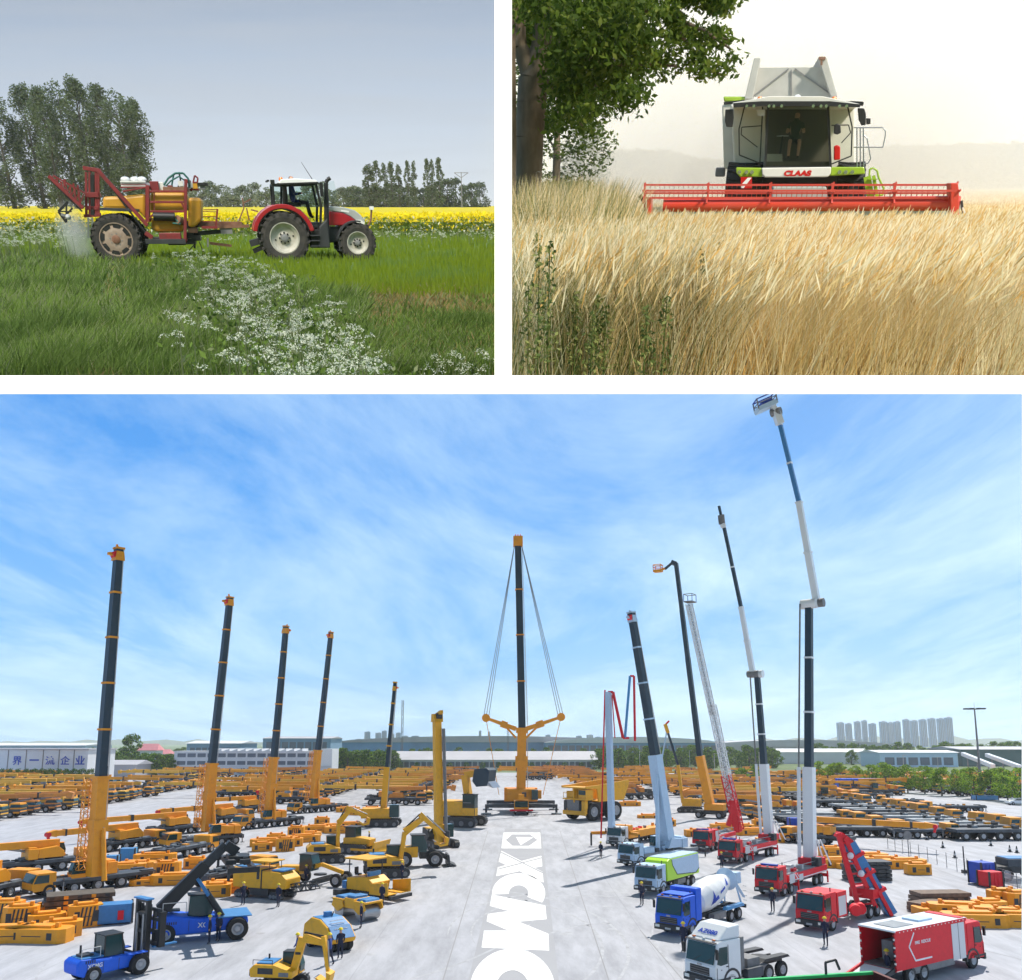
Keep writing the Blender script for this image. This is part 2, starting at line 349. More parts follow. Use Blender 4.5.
mat('grass_soil', (.045, .085, .018), .95, color2=(.085, .13, .03), scale=.8, bump=.3)
mat('crop_green', (.085, .15, .012), .9, color2=(.12, .19, .02), scale=.35, bump=.25, thr=(.35, .65))
mat('brown_soil', (.07, .10, .02), .95, color2=(.16, .105, .055), scale=.55, bump=.4, thr=(.42, .58))
leafmat('blade_a', (.12, .20, .03), (.18, .26, .05), 1.5); leafmat('blade_b', (.07, .125, .022), (.11, .165, .035), 1.5); leafmat('blade_c', (.17, .22, .085), (.24, .25, .13), 1.5)
leafmat('blade_bright', (.16, .23, .012), (.2, .27, .02), 1.5); leafmat('weed_brown', (.34, .22, .10), (.22, .19, .06), 1.5)
leafmat('rape_yellow', (.80, .62, .005), (.88, .72, .02), 1.0, .3); leafmat('rape_green', (.12, .2, .03), (.2, .28, .04), 1.0, .3)
leafmat('parsley_white', (.55, .58, .42), (.72, .73, .6), 2.0, .3)
leafmat('poplar_dark', (.065, .095, .038), (.095, .13, .052), .15, .35); leafmat('poplar_mid', (.11, .15, .065), (.15, .195, .09), .15, .4); leafmat('poplar_pale', (.17, .21, .14), (.2, .25, .17), .15, .4)
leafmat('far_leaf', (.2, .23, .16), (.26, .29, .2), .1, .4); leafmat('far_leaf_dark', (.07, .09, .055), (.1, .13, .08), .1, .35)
mat('bark_grey', (.12, .11, .09), .9, color2=(.06, .055, .045), scale=4)

sheet('field', 1, [(-40, 388), (500, 388), (500, 205.9), (-40, 205.9)], 'grass_soil')
sheet('crop_field', 1, [(120, 262), (300, 290), (400, 300), (500, 292), (500, 236), (-40, 236), (-40, 262)], 'crop_green', .004)
sheet('weedy_soil', 1, [(300, 300), (420, 287), (500, 286), (500, 335), (430, 330), (370, 318)], 'brown_soil', .008)

# grass: rough verge, fine crop, weeds
def left_zone(u, v): return v > 246 + np.clip((u - 150) * .22, 0, 60) * (u < 420) + (u >= 420) * 200
B, u, v = rand_ground(1, 56000, -20, 500, 250, 388, lambda u, v: (v > 250 + np.clip((u - 60) * .16, 0, 62)) & ~((u > 366) & (v < 334) & (rng.random(len(u)) < .93)) & ~((abs(u - (118 - (v - 256) * .18)) < 9) & (rng.random(len(u)) < .6)), .75)
d = B[:, 1]
o = mobj('verge_grass', blades(1, B, .34 + 0.1 * np.sin(B[:, 0] * 2.1) * np.sin(B[:, 1] * 1.3), .0011 * d + .002, .7, ['blade_a', 'blade_b', 'blade_c'], [3, 3, 1.3], LIM1, 'verge_grass', wind=(.25, .1))); place(o)
stuff(o, 'rough green verge grass bending in front of the sprayer', 'grass')
B, u, v = rand_ground(1, 9000, -20, 500, 230, 238)
o = mobj('margin_grass', blades(1, B, .35, .0016 * B[:, 1], .3, ['blade_a', 'blade_b', 'blade_c'], [3, 2, 2], LIM1, 'margin_grass')); place(o)
stuff(o, 'taller green margin grass at the foot of the rapeseed', 'grass')
B, u, v = rand_ground(1, 26000, -20, 500, 238, 300, lambda u, v: (v < 256 + np.clip((u - 60) * .16, 0, 45)))
o = mobj('crop_grass', blades(1, B, .30, .0011 * B[:, 1], .3, ['blade_bright', 'blade_a'], [5, 1], LIM1, 'crop_grass')); place(o)
stuff(o, 'short bright green crop around the tractor wheels', 'crop')
B, u, v = rand_ground(1, 12000, 290, 500, 288, 340, lambda u, v: (v > 284 + np.clip((420 - u) * .12, 0, 30)) & (rng.random(len(u)) < .8))
o = mobj('brown_weeds', blades(1, B, .16, .0016 * B[:, 1], .9, ['weed_brown', 'blade_a', 'blade_c'], [5, 2, 1.4], LIM1, 'brown_weeds')); place(o)
stuff(o, 'low brown and reddish weeds on the bare strip by the crop', 'weeds')
B, u, v = rand_ground(1, 7000, 50, 150, 256, 388, lambda u, v: abs(u - (118 - (v - 256) * .18) - 6 * np.sin(v * .07)) < 10 + (v - 256) * .06)
o = mobj('flattened_grass', blades(1, B, .2, .0013 * B[:, 1], 1.3, ['blade_c', 'weed_brown', 'blade_a'], [5, 1, 1], LIM1, 'flattened_grass', wind=(.3, .2))); place(o)
stuff(o, 'pale flattened strip of grass running down the left verge', 'grass')
B, u, v = rand_ground(1, 15000, 330, 500, 322, 388, lambda u, v: v > 336 - (u - 330) * .03, .9)
o = mobj('leafy_weeds', blades(1, B, .3, .0022 * B[:, 1], .8, ['blade_b', 'blade_a', 'blade_c', 'weed_brown'], [4, 3, 1, .6], LIM1, 'leafy_weeds')); place(o)
stuff(o, 'dark green leafy weeds in the near right corner of the tractor field', 'weeds')

# oilseed rape
def rape():
    for _q in range(1):
        y0 = gp(1, 250, 236.5).y; n = 7000; y = y0 + rng.uniform(-.2, 1.2, n); x = (rng.uniform(-30, 500, n) - 512) / FPX * y; P = np.stack([x, y, rng.uniform(.1, 1.15, n)], 1); u_, v_ = pixn(1, P); P = P[u_ < 500]
        V, F, mi = quad_leaves(P, .0016 * P[:, 1] + .01, 3, [1.7, 3, 1.5]); o = mobj('rapeseed_front', npmesh('rapeseed_front', V, F, ['rape_yellow', 'rape_green', 'parsley_white'], mi)); place(o); stuff(o, 'ragged flowering front edge of the rapeseed field', 'crop')
    y0 = gp(1, 250, 236.5).y
    n = 30000; dy = rng.exponential(7, n); y = y0 + dy; uu = rng.uniform(-30, 500, n); x = (uu - 512) / FPX * y * 1.0
    t = rng.random(n); z = np.where(t < .55, rng.normal(1.12, .10, n), rng.uniform(.1, 1.1, n)); z = np.clip(z, .05, 1.34)
    sz = .0016 * y + .012
    P = np.stack([x, y, z], 1); u_, v_ = pixn(1, P); P = P[u_ < 500]; z = P[:, 2]; sz = sz[u_ < 500]
    V, F, mi = quad_leaves(P, sz, 2); q = z[:] > rng.normal(.78, .14, len(z)); mi = np.where(q, 0, 1)
    o = mobj('rapeseed', npmesh('rapeseed', V, F, ['rape_yellow', 'rape_green'], mi)); place(o); stuff(o, 'band of yellow flowering rapeseed behind the tractor', 'crop')
    mb = MB(); ye = 440
    def X(u, y): return (u - 512) / FPX * y / (math.cos(PITCH - E1) - 0) * .97
    a, b = gp(1, -40, 236.5), gp(1, 500, 236.5)
    c, e = gp(1, -40, 207.5), gp(1, 500, 207.5)
    V = [(a.x, a.y + .6, .0), (b.x, b.y + .6, .0), (b.x, b.y + .6, .85), (a.x, a.y + .6, .85), (e.x * .995, e.y, 1.12), (c.x, c.y, 1.12), (a.x, a.y + 2.5, 1.12), (b.x, b.y + 2.5, 1.12)]
    me = bpy.data.meshes.new('rapeseed_field'); me.from_pydata(V, [], [(0, 1, 2, 3), (3, 2, 7, 6), (6, 7, 4, 5)])
    me.materials.append(MATS['rape_green']); me.materials.append(MATS['rape_yellow']); me.polygons.foreach_set('material_index', [0, 1, 1]); me.update()
    o = mobj('rapeseed_canopy', me); place(o); stuff(o, 'dense yellow rapeseed canopy running back to the trees', 'crop')
rape()

# cow parsley
def parsley(n, sample, hmin, hmax, name, label, sz=1.0):
    V = []; F = []; b = 0; mb = MB()
    for i in range(n):
        u, v = sample(); h = random.uniform(hmin, hmax); top = gp(1, u, v, h); x, yy = top.x, top.y
        if u > 494 or v > 386 or yy > 90 or yy < 4.2: continue
        q = Vector((x + random.uniform(-.08, .08), yy, 0)); vb = pix(1, q)[1]
        if vb > 385: q = q.lerp(top, min(1, (vb - 385) / max(1, vb - v)))
        mb.tube(q, top, .003 + .00015 * yy, .002 + .0001 * yy, 'blade_c', 3, caps=False)
        for j in range(random.randint(1, 4)):
            c = top + Vector((random.gauss(0, .07), random.gauss(0, .07), random.uniform(-.09, .07))); rr = random.uniform(.03, .07) * sz
            m = 22; t = rng.uniform(0, 6.28, m); q = np.sqrt(rng.random(m)) * rr
            P = np.stack([c.x + np.cos(t) * q, c.y + np.sin(t) * q, c.z + .014 - q * q * 9 + rng.normal(0, .010, m)], 1)
            v_, f_, _ = quad_leaves(P, .0085 + .00018 * yy, 1); V.append(v_); F.append(f_ + b); b += len(v_)
    V = np.concatenate(V); F = np.concatenate(F); o = mobj(name, npmesh(name, V, F, ['parsley_white'])); place(o); stuff(o, label, 'wild flowers')
    s_ = mb.build(name + '_stems'); place(s_); stuff(s_, 'thin green stems under the ' + ' '.join(label.split()[:4]), 'stems')
def s1():
    while 1:
        v = 250 + 128 * random.random() ** 1.15; c = 195 + (v - 245) * 1.2; u = random.gauss(c, 24 + (v - 245) * .25)
        if u > 152 and u < 296 + (v - 245) * .74 and v > 252 + (u - 200) * .12: return u, v
parsley(250, s1, .5, .95, 'cow_parsley', 'white cow parsley flowers in the verge before the tractor')
parsley(170, lambda: (78 * random.random() ** 1.3 - 6, random.uniform(221, 244)), .6, 1.1, 'hedge_parsley', 'pale flower heads massed left of the spray mist')
parsley(170, lambda: (random.uniform(378, 500), random.uniform(225, 236)), .2, .6, 'field_edge_parsley', 'small pale flowers along the right edge of the rapeseed')
parsley(12, lambda: (random.uniform(395, 492), random.uniform(355, 382)), .3, .5, 'corner_parsley', 'few white flowers in the near right weeds')
parsley(160, lambda: (random.uniform(-6, 500), random.uniform(226, 240)), .2, .5, 'field_margin_parsley', 'tiny pale flowers along the foot of the rapeseed')

def parsley_leaves():
    n = 5200; P = []
    while len(P) < n:
        u, v = s1(); g = gp(1, u, v, .55)
        if 4.2 < g.y < 60 and u < 494: P.append((g.x + random.gauss(0, .15), g.y + random.gauss(0, .15), random.uniform(.15, .62)))
    V, F, mi = quad_leaves(np.array(P), .045, 3, [3, 2, 1]); F, mi = clip_px(1, V, F, mi, lambda u, v: (u > 500) | (v > 386)); o = mobj('parsley_leaves', npmesh('parsley_leaves', V, F, ['blade_b', 'blade_a', 'blade_c'], mi)); place(o); stuff(o, 'feathery green leaves below the white cow parsley', 'leaves')
parsley_leaves()

# trees behind
POP = lambda s: (('poplar%d' % s, 27, [(.1, 2.0), (.3, 3.3), (.6, 3.4), (.85, 2.6), (1.0, .9)], 100, np.array([[.95, .95, 2.0]]), 8000, .29, ['poplar_dark', 'poplar_mid', 'poplar_pale'], 'bark_grey'), dict(tr=.4, weights=[4, 3, .7], nlimb=26))
for i, (u, top, dd, hw) in enumerate([(-10, 112, 200, 1), (16, 100, 195, 1.05), (46, 92, 200, .95), (63, 94, 190, .9), (80, 88, 198, 1), (97, 86, 192, 1), (116, 92, 200, 1), (134, 96, 194, 1), (150, 106, 199, .95)]):
    b = atd(1, u, 212, dd); H = (atd(1, u, top, dd).z)
    tree(POP(i % 3), 'poplar_tree', ['tall dark poplar cut by the left edge of the field', 'separate dark poplar at the far left of the tall clump', 'leafy poplar starting the tall clump behind the sprayer boom', 'slim dark poplar second in the tall clump', 'tall poplar just left of the clump summit', 'tallest poplar at the summit of the clump', 'full poplar right of the clump summit', 'poplar next to last at the right of the clump', 'lower rounded poplar at the right end of the clump'][i], 'poplars in the tall clump behind the sprayer', (b.x, b.y, 0), (hw * 1.08, hw * 1.1, H / 26.6), i * 70)
NAR = lambda s: (('lombardy%d' % s, 20, [(.08, 1.0), (.4, 1.6), (.8, 1.2), (1, .4)], 50, np.array([[.6, .6, 1.3]]), 1500, .42, ['poplar_dark', 'poplar_mid', 'far_leaf'], 'bark_grey'), dict(tr=.25, weights=[2, 3, 1], nlimb=6))
for i, (u, top, s) in enumerate([(370, 166, 1.5), (378, 163, 1.1), (386, 165, .9), (393, 164, 1.0), (400, 166, .9), (409, 163, .8), (415, 163, .7), (428, 161, .8), (433, 161, .7), (440, 160, 1.0)]):
    b = atd(1, u, 208, 330); H = atd(1, u, top, 330).z
    tree(NAR(i % 2), 'lombardy_poplar', 'narrow columnar poplar in the row behind the tractor bonnet, %s' % ['broad first one from the left', 'second from the left', 'third from the left', 'fourth from the left', 'fifth from the left', 'sixth from the left', 'thin one left of the gap', 'thin one right of the gap', 'second right of the gap', 'tallest at the right end'][i], 'narrow poplars behind the tractor', (b.x, b.y, 0), (s * 1.05, s * 1.05, H / 20), i * 50)
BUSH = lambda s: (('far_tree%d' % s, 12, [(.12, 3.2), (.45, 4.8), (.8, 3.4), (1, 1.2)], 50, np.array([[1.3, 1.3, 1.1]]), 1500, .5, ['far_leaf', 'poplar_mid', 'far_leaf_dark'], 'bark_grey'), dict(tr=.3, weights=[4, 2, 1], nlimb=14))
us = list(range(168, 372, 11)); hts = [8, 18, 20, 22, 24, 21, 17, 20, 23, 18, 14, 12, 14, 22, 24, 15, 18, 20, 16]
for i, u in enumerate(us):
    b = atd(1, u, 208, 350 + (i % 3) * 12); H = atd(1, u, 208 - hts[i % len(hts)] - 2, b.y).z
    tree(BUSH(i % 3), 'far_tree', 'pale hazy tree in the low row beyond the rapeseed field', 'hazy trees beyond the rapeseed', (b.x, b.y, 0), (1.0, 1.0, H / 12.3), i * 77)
for i, u in enumerate(range(352, 500, 8)):
    b = atd(1, u, 208, 338 + (i % 3) * 5); top = [188, 190, 189, 187, 191, 184, 186][i % 7] if u < 440 else [186, 184, 183, 186, 182, 180, 179][i % 7]; H = atd(1, u, top, b.y).z
    if u > 486: continue
    tree((('dark_bush', 12, [(.02, 3.6), (.45, 4.2), (.8, 3.2), (1, 1.2)], 50, np.array([[1.3, 1.3, 1.3]]), 1500, .5, ['far_leaf_dark', 'poplar_dark', 'poplar_mid'], 'bark_grey'), dict(tr=.3, weights=[4, 2, 2], nlimb=8)), 'hedge_tree', 'dark low tree in the hedge below the narrow poplars', 'dark hedge trees right of the tractor', (b.x, b.y, 0), (.85, .85, H / 12.3), i * 61)
def pylon():
    t = thing('power_pole', 'thin grey power pole with a crossarm above the right hedge', 'power pole')
    b = atd(1, 462, 208, 300); H = atd(1, 462, 172, 300).z; m = MB(); m.tube((0, 0, 0), (0, 0, H), .18, .12, 'grey', 6); m.build('pole', t)
    m = MB(); m.tube((-2.2, 0, H - .2), (0, 0, H - 1.6), .1, .1, 'grey', 5); m.tube((2.2, 0, H - .2), (0, 0, H - 1.6), .1, .1, 'grey', 5); m.tube((-2.2, 0, H - .2), (2.2, 0, H - .2), .1, .1, 'grey', 5); m.build('crossarm', t)
    place(t, (b.x, b.y, 0))
pylon()

# ------------------------------------------------------------------ agricultural wheel
def agri_wheel(parent, x, y, z, r, w, rimr, rim_m, style, side=-1, tyre='tyre_dusty', lugs=20):
    wl = bpy.data.objects.new('wheel', None); wl.empty_display_size = .2; link(wl, parent); wl.location = (x, y, z)
    t = MB(); h = w / 2
    t.lathe([(rimr, -h * .8), (rimr + .02, -h * .95), ((r + rimr) / 2, -h * 1.04), (r * .95, -h * .92), (r * .965, -h * .6), (r * .97, h * .6), (r * .95, h * .92), ((r + rimr) / 2, h * 1.04), (rimr + .02, h * .95), (rimr, h * .8)], tyre, 40)
    for i in range(lugs):
        for sd in (-1, 1):
            a = 2 * math.pi * (i + (.5 if sd > 0 else 0)) / lugs; M = Matrix.Rotation(a, 4, 'Y')
            t.beam((0, sd * .02, r * .985), (w * .34, sd * h * .98, r * .965), .07, .075, tyre, M=M)
            t.beam((w * .34, sd * h * .98, r * .965), (w * .34, sd * h * 1.02, r * .86), .055, .05, tyre, M=M)
    t.build('tyre', wl)
    m = MB(); s = side
    m.lathe([(rimr + .012, s * h * .86), (rimr * .96, s * h * .9), (rimr * .9, s * h * .6), (rimr * .78, s * h * .42)], rim_m, 32)
    if style == 'dish': prof = [(rimr * .78, s * h * .42), (rimr * .7, s * h * .2), (rimr * .45, s * h * .12), (rimr * .3, s * h * .3), (.001, s * h * .3)]
    else: prof = [(rimr * .98, s * h * .45), (rimr * .78, s * h * .72), (rimr * .5, s * h * .85), (.001, s * h * .86)]
    m.lathe(prof, rim_m, 32); m.lathe([(rimr + .012, -s * h * .86), (rimr * .9, -s * h * .5), (.001, -s * h * .4)], rim_m, 32); m2 = m
    hb = MB()
    if style == 'dish':
        hb.lathe([(rimr * .26, s * h * .32), (rimr * .24, s * h * .62), (rimr * .12, s * h * .7), (.001, s * h * .7)], 'grey', 16)
        for i in range(8):
            a = math.pi * i / 4; m2.tube((math.cos(a) * rimr * .33, s * h * .3, math.sin(a) * rimr * .33), (math.cos(a) * rimr * .33, s * h * .4, math.sin(a) * rimr * .33), .035, .03, 'black', 6)
        for i in range(2): m2.tube((math.cos(.2 + math.pi * i) * rimr * .62, s * h * .1, math.sin(.2 + math.pi * i) * rimr * .62), (math.cos(.2 + math.pi * i) * rimr * .62, s * h * .24, math.sin(.2 + math.pi * i) * rimr * .62), .03, .03, 'black', 6)
    else:
        hb.lathe([(rimr * .26, s * h * .86), (rimr * .25, s * h * 1.0), (rimr * .14, s * h * 1.1), (.001, s * h * 1.12)], 'rust', 16)
        for i in range(8):
            a = math.pi * i / 4 + .2; M = Matrix.Rotation(a, 4, 'Y'); m2.prism([(rimr * .68, -.10), (rimr * .9, -.14), (rimr * .93, .0), (rimr * .9, .14), (rimr * .68, .10)], s * h * .60, s * h * .80, 'black', M=M)
            m2.tube(M @ Vector((rimr * .36, s * h * .84, 0)), M @ Vector((rimr * .36, s * h * .93, 0)), .02, .02, 'grey', 6)
    m.build('rim', wl); hb.build('hub', wl); return wl

mat('tractor_red', (.34, .010, .018), .35, coat=.5, var=.12); mat('tractor_silver', (.45, .46, .46), .4, .3, var=.1); mat('rust', (.16, .07, .04), .8, color2=(.25, .13, .08), scale=6)
mat('rim_white', (.52, .51, .46), .6, color2=(.36, .33, .27), scale=4); mat('rim_dirty', (.36, .28, .22), .8, color2=(.24, .17, .12), scale=4)
mat('sprayer_red', (.24, .02, .022), .55, color2=(.14, .02, .02), scale=4); mat('tank_yellow', (.62, .32, .03), .45, color2=(.48, .22, .02), scale=1.5, thr=(.3, .75)); mat('hose_green', (.02, .12, .1), .5)
mat('cab_glass', (.85, .92, .9), .03, trans=1.0); MATS['cab_glass'].node_tree.nodes['Principled BSDF'].inputs['IOR'].default_value = 1.05
mat('milky', (.7, .7, .68), .4, var=.15)

def seated_person(name, label, parent_place, shirt, sc=1.0, arms=((.28, .30, 1.0),), legs_skin=True):
    """sitting figure, facing +x, seat height .5"""
    o = figure([(0, 0, .52), (0, 0, .78), (0, 0, 1.05), (.02, 0, 1.13), (.03, 0, 1.28)], 'sit', shirt)
    return o
def skin_mesh(name, V, E, rad, matf, sub=1):
    me = bpy.data.meshes.new(name); me.from_pydata(V, E, []); o = bpy.data.objects.new(name, me); S.collection.objects.link(o)
    sk = o.modifiers.new('s', 'SKIN'); sk.use_smooth_shade = True
    for d_, r_ in zip(me.skin_vertices[0].data, rad): d_.radius = (r_, r_) if not isinstance(r_, tuple) else r_
    me.skin_vertices[0].data[0].use_root = True
    sb = o.modifiers.new('b', 'SUBSURF'); sb.levels = sub
    dg = bpy.context.evaluated_depsgraph_get(); ev = bpy.data.meshes.new_from_object(o.evaluated_get(dg)); ev.name = name
    bpy.data.objects.remove(o); ev.materials.clear(); keys = []
    for p in ev.polygons:
        k = matf(p.center)
        if k not in keys: keys.append(k); ev.materials.append(MATS[k])
        p.material_index = keys.index(k); p.use_smooth = True
    return ev
def person_mesh(name, pose, shirt, pants, sleeves=True, hat=None, shorts=False):
    if pose == 'sit':
        V = [(0, 0, .55), (0, 0, .8), (0, 0, 1.02), (.01, 0, 1.16), (.03, 0, 1.27), (.03, 0, 1.38),
             (.0, .2, 1.02), (.1, .27, .8), (.36, .2, .84), (.0, -.2, 1.02), (.1, -.27, .8), (.36, -.2, .84),
             (.05, .1, .53), (.5, .15, .55), (.55, .15, .12), (.68, .15, .06), (.05, -.1, .53), (.5, -.15, .55), (.55, -.15, .12), (.68, -.15, .06)]
        hipz, kneez = .6, 9
    else:
        st = .16 if pose == 'walk' else .02; aw = .22 if pose != 'stand' else .05
        V = [(0, 0, .95), (0, 0, 1.15), (.0, 0, 1.4), (.01, 0, 1.5), (.02, 0, 1.6), (.02, 0, 1.72),
             (0, .2, 1.4), (-aw * .4, .25, 1.14), (aw, .22, .93), (0, -.2, 1.4), (aw * .3, -.25, 1.14), (aw, -.22, .95),
             (0, .1, .92), (st, .11, .5), (st * .7, .11, .08), (st * .7 + .14, .12, .04), (0, -.1, .92), (-st * .6, -.11, .5), (-st * 1.6, -.11, .08), (-st * 1.6 + .14, -.12, .04)]
    E = [(0, 1), (1, 2), (2, 3), (3, 4), (4, 5), (2, 6), (6, 7), (7, 8), (2, 9), (9, 10), (10, 11), (0, 12), (12, 13), (13, 14), (14, 15), (0, 16), (16, 17), (17, 18), (18, 19)]
    rad = [.15, .14, .15, .06, .1, .085, .075, .05, .035, .075, .05, .035, .1, .065, .045, .04, .1, .065, .045, .04]
    top = V[3][2]; hz = V[0][2]
    def mf(c):
        if c.z > top + .02: return 'hair' if (c.z > top + .2 or c.x < -.02) and hat is None else 'skin'
        if abs(c.y) > .15 and c.z > hz - .1 and not (pose == 'sit' and c.z < .7):
            if (not sleeves and c.z < top - .25) or (sleeves and c.x > V[8][0] - .04 and c.z < V[8][2] + .05): return 'skin'
        if c.z > hz - .02 and not (pose == 'sit' and c.x > .2): return shirt
        if c.z < .1: return 'black'
        if shorts and c.x > .42: return 'skin'
        return pants
    return skin_mesh(name, V, E, rad, mf)

# ------------------------------------------------------------------ tractor
def arc(cx, cz, r, a0, a1, n=14): return [(cx + r * math.cos(R(a0 + (a1 - a0) * i / n)), cz + r * math.sin(R(a0 + (a1 - a0) * i / n))) for i in range(n + 1)]
def make_tractor():
    P0 = gp(1, 284.3, 263.5); YAW = 17; pl = Plane(1, P0, YAW)
    T = lambda X, Y, off=0: pl(220 + X / 5.689, 160 + Y / 5.689, off)
    t = thing('tractor', 'red and silver farm tractor with a closed cab towing the sprayer', 'tractor')
    zr = T(365, 450)[1]; rr = .83; cx = T(367, 450, .26)[0]; fx, fz = T(783, 447, .1); fr = .63
    agri_wheel(t, cx, .26, rr * .98, rr, .5, .50, 'rim_white', 'dish'); agri_wheel(t, cx, 1.95, rr * .98, rr, .5, .50, 'rim_white', 'dish', 1)
    agri_wheel(t, fx, .30, fr, fr, .42, .37, 'rim_white', 'dish', lugs=16); agri_wheel(t, fx, 1.9, fr, fr, .42, .37, 'rim_white', 'dish', 1, lugs=16)
    q = lambda pts, off=0: [T(*p, off) for p in pts]
    m = MB(); m.prism(q([(622, 290), (700, 300), (745, 322), (775, 345), (765, 355), (700, 372), (622, 372)], .6), .62, 1.62, 'tractor_red')
    m.build('bonnet', t, .03)
    m = MB(); m.prism(q([(618, 262), (700, 268), (765, 285), (800, 312), (825, 350), (822, 366), (780, 362), (775, 345), (745, 322), (700, 300), (622, 288)], .6), .60, 1.64, 'tractor_silver')
    b = m.build('bonnet_cover', t, .025)
    m = MB(); m.prism(q([(772, 342), (800, 340), (824, 356), (822, 366), (780, 362)], .57), .585, .62, 'lamp_white'); m.build('headlight', t)
    m = MB(); m.prism(q([(772, 342), (800, 340), (824, 356), (822, 366), (780, 362)], 1.6), 1.62, 1.66, 'lamp_white'); m.build('headlight', t)
    m = MB(); m.prism(q([(690, 284), (735, 291), (733, 300), (688, 292)], .58), .584, .6, 'white'); m.build('decal', t)
    # chassis
    m = MB(); m.prism(q([(430, 400), (620, 380), (700, 380), (800, 372), (815, 420), (640, 470), (420, 480)], .8), .75, 1.5, 'dark'); m.beam((cx, .5, rr), (cx, 1.7, rr), .3, .35, 'dark'); m.beam((fx, .5, fz), (fx, 1.7, fz), .22, .22, 'dark'); m.build('chassis', t, .02)
    m = MB(); m.prism(q([(515, 400), (565, 395), (570, 500), (515, 500)], .2), .2, .6, 'black')
    for i in range(3): m.box((T(540, 430 + i * 30, .15)[0], .16, T(540, 430 + i * 30, .15)[1]), (.35, .2, .03), 'dark')
    m.build('steps', t, .02)
    m = MB(); m.prism(q([(565, 380), (612, 330), (628, 500), (560, 500)], .15), .15, .5, 'dark'); m.build('fuel_tank', t, .04)
    # rear mudguard
    for y0, y1 in ((.02, .62), (1.6, 2.2)):
        m = MB(); o_ = arc(cx, rr, rr * 1.27, 168, 12, 18); i_ = arc(cx, rr, rr * 1.1, 12, 168, 18); m.prism(o_ + i_, y0, y1, 'tractor_red'); fo = m.build('rear_mudguard', t, .02)
        m = MB(); m.prism(arc(cx, rr, rr * 1.105, 165, 15, 16) + arc(cx, rr, rr * 1.06, 15, 165, 16), y0 + .03, y1 - .03, 'black'); m.build('mudguard_liner', fo)
    for y0, y1 in ((.08, .5), (1.7, 2.1)):
        m = MB(); m.prism(arc(fx, fr, fr * 1.16, 78, 168, 12) + arc(fx, fr, fr * 1.08, 168, 78, 12), y0, y1, 'dark'); m.beam((fx - .62, y0 + .1, fr + .2), (fx - .62, y0 + .1, fr - .25), .1, .1, 'dark'); m.build('front_mudguard', t)
    # cab
    A = q([(362, 142), (545, 135), (575, 260), (572, 378), (520, 378), (500, 330), (455, 285), (390, 262), (362, 262)], .35)
    m = MB()
    def post(p0, p1, y, w=.07): m.beam((p0[0], y, p0[1]), (p1[0], y, p1[1]), w, w, 'black')
    for y in (.38, 1.82):
        post(A[0], A[8], y); post(A[1], A[2], y, .08); post(A[2], A[3], y, .08); post(A[0], A[1], y, .08); post(A[3], A[4], y, .07); post(A[4], A[5], y, .05); post(A[5], A[6], y, .05); post(A[6], A[7], y, .05); post(A[7], A[8], y, .05)
        B_ = q([(300, 140), (310, 265)], .35); post(B_[0], B_[1], y, .07); post(B_[0], A[0], y); post(B_[1], A[8], y)
    for a_, b_ in ((A[1], A[1]), (A[2], A[2]), (A[3], A[3]), (B_[0], B_[0]), (B_[1], B_[1])): m.beam((a_[0], .38, a_[1]), (a_[0], 1.82, a_[1]), .06, .06, 'black')
    cf = m.build('cab_frame', t)
    for y in (.37, 1.83):
        m = MB(); m.prism(A, y - .008, y + .008, 'cab_glass'); m.prism([B_[0], A[0], A[8], B_[1]], y - .008, y + .008, 'cab_glass'); m.build('side_window', t)
    m = MB(); m.beam((A[1][0] + .02, 1.1, A[1][1]), (A[2][0] + .02, 1.1, A[2][1]), 1.4, .012, 'cab_glass'); m.build('windscreen', t)
    m = MB(); m.prism(q([(430, 355), (572, 355), (572, 385), (430, 385)], .45), .5, 1.7, 'dark'); m.build('cab_floor', t)
    m = MB(); sx, sz = T(420, 270, 1.0); m.box((sx, 1.1, sz + .1), (.5, .5, .14), 'black'); m.box((sx - .25, 1.1, sz + .45), (.14, .5, .7), 'black'); m.build('driver_seat', t, .03)
    m = MB(); wx, wz = T(505, 262, 1.0); m.tube((wx + .1, 1.1, wz - .4), (wx, 1.1, wz), .04, .03, 'black', 6)
    m.lathe([(.2, -.015), (.22, 0), (.2, .015), (.18, 0), (.2, -.015)], 'black', 16, 'x', c=(wx, 1.1, wz)); m.build('steering_wheel', t)
    m = MB(); m.prism(q([(330, 130), (345, 110), (430, 104), (540, 112), (560, 122), (550, 134), (340, 140)], .3), .28, 1.92, 'white'); rf = m.build('roof', t, .03)
    m = MB(); m.prism(q([(325, 132), (560, 124), (558, 134), (330, 141)], .27), .25, 1.95, 'black'); m.build('roof_trim', rf)
    m = MB(); x0, z0 = T(347, 118, .4); m.lathe([(.07, z0 - .04), (.07, z0 + .06), (.05, z0 + .11), (.001, z0 + .12)], 'lamp_orange', 12, 'z', c=(x0, .42, 0)); m.build('beacon', t)
    m = MB()
    for y in (.4, .75, 1.5, 1.8):
        x0, z0 = T(298, 125, y); m.box((x0, y, z0), (.14, .18, .13), 'black'); m.box((x0 - .075, y, z0), (.012, .14, .1), 'lamp_white')
    x0, z0 = T(290, 118, .5); m.beam((x0 - .1, .3, z0), (x0 - .1, 1.9, z0), .06, .05, 'black'); m.build('work_lights', t)
    m = MB(); a_ = [T(x, y, .25) for x, y in ((608, 385), (606, 210), (604, 130), (612, 112), (628, 102))]; pts = [(p[0], .3, p[1]) for p in a_]
    m.tube(pts[0], pts[1], .09, .085, 'black', 12); m.tube(pts[1], pts[2], .075, .07, 'black', 12); m.path(pts[2:], .065, 'black', 10); m.build('exhaust_stack', t)
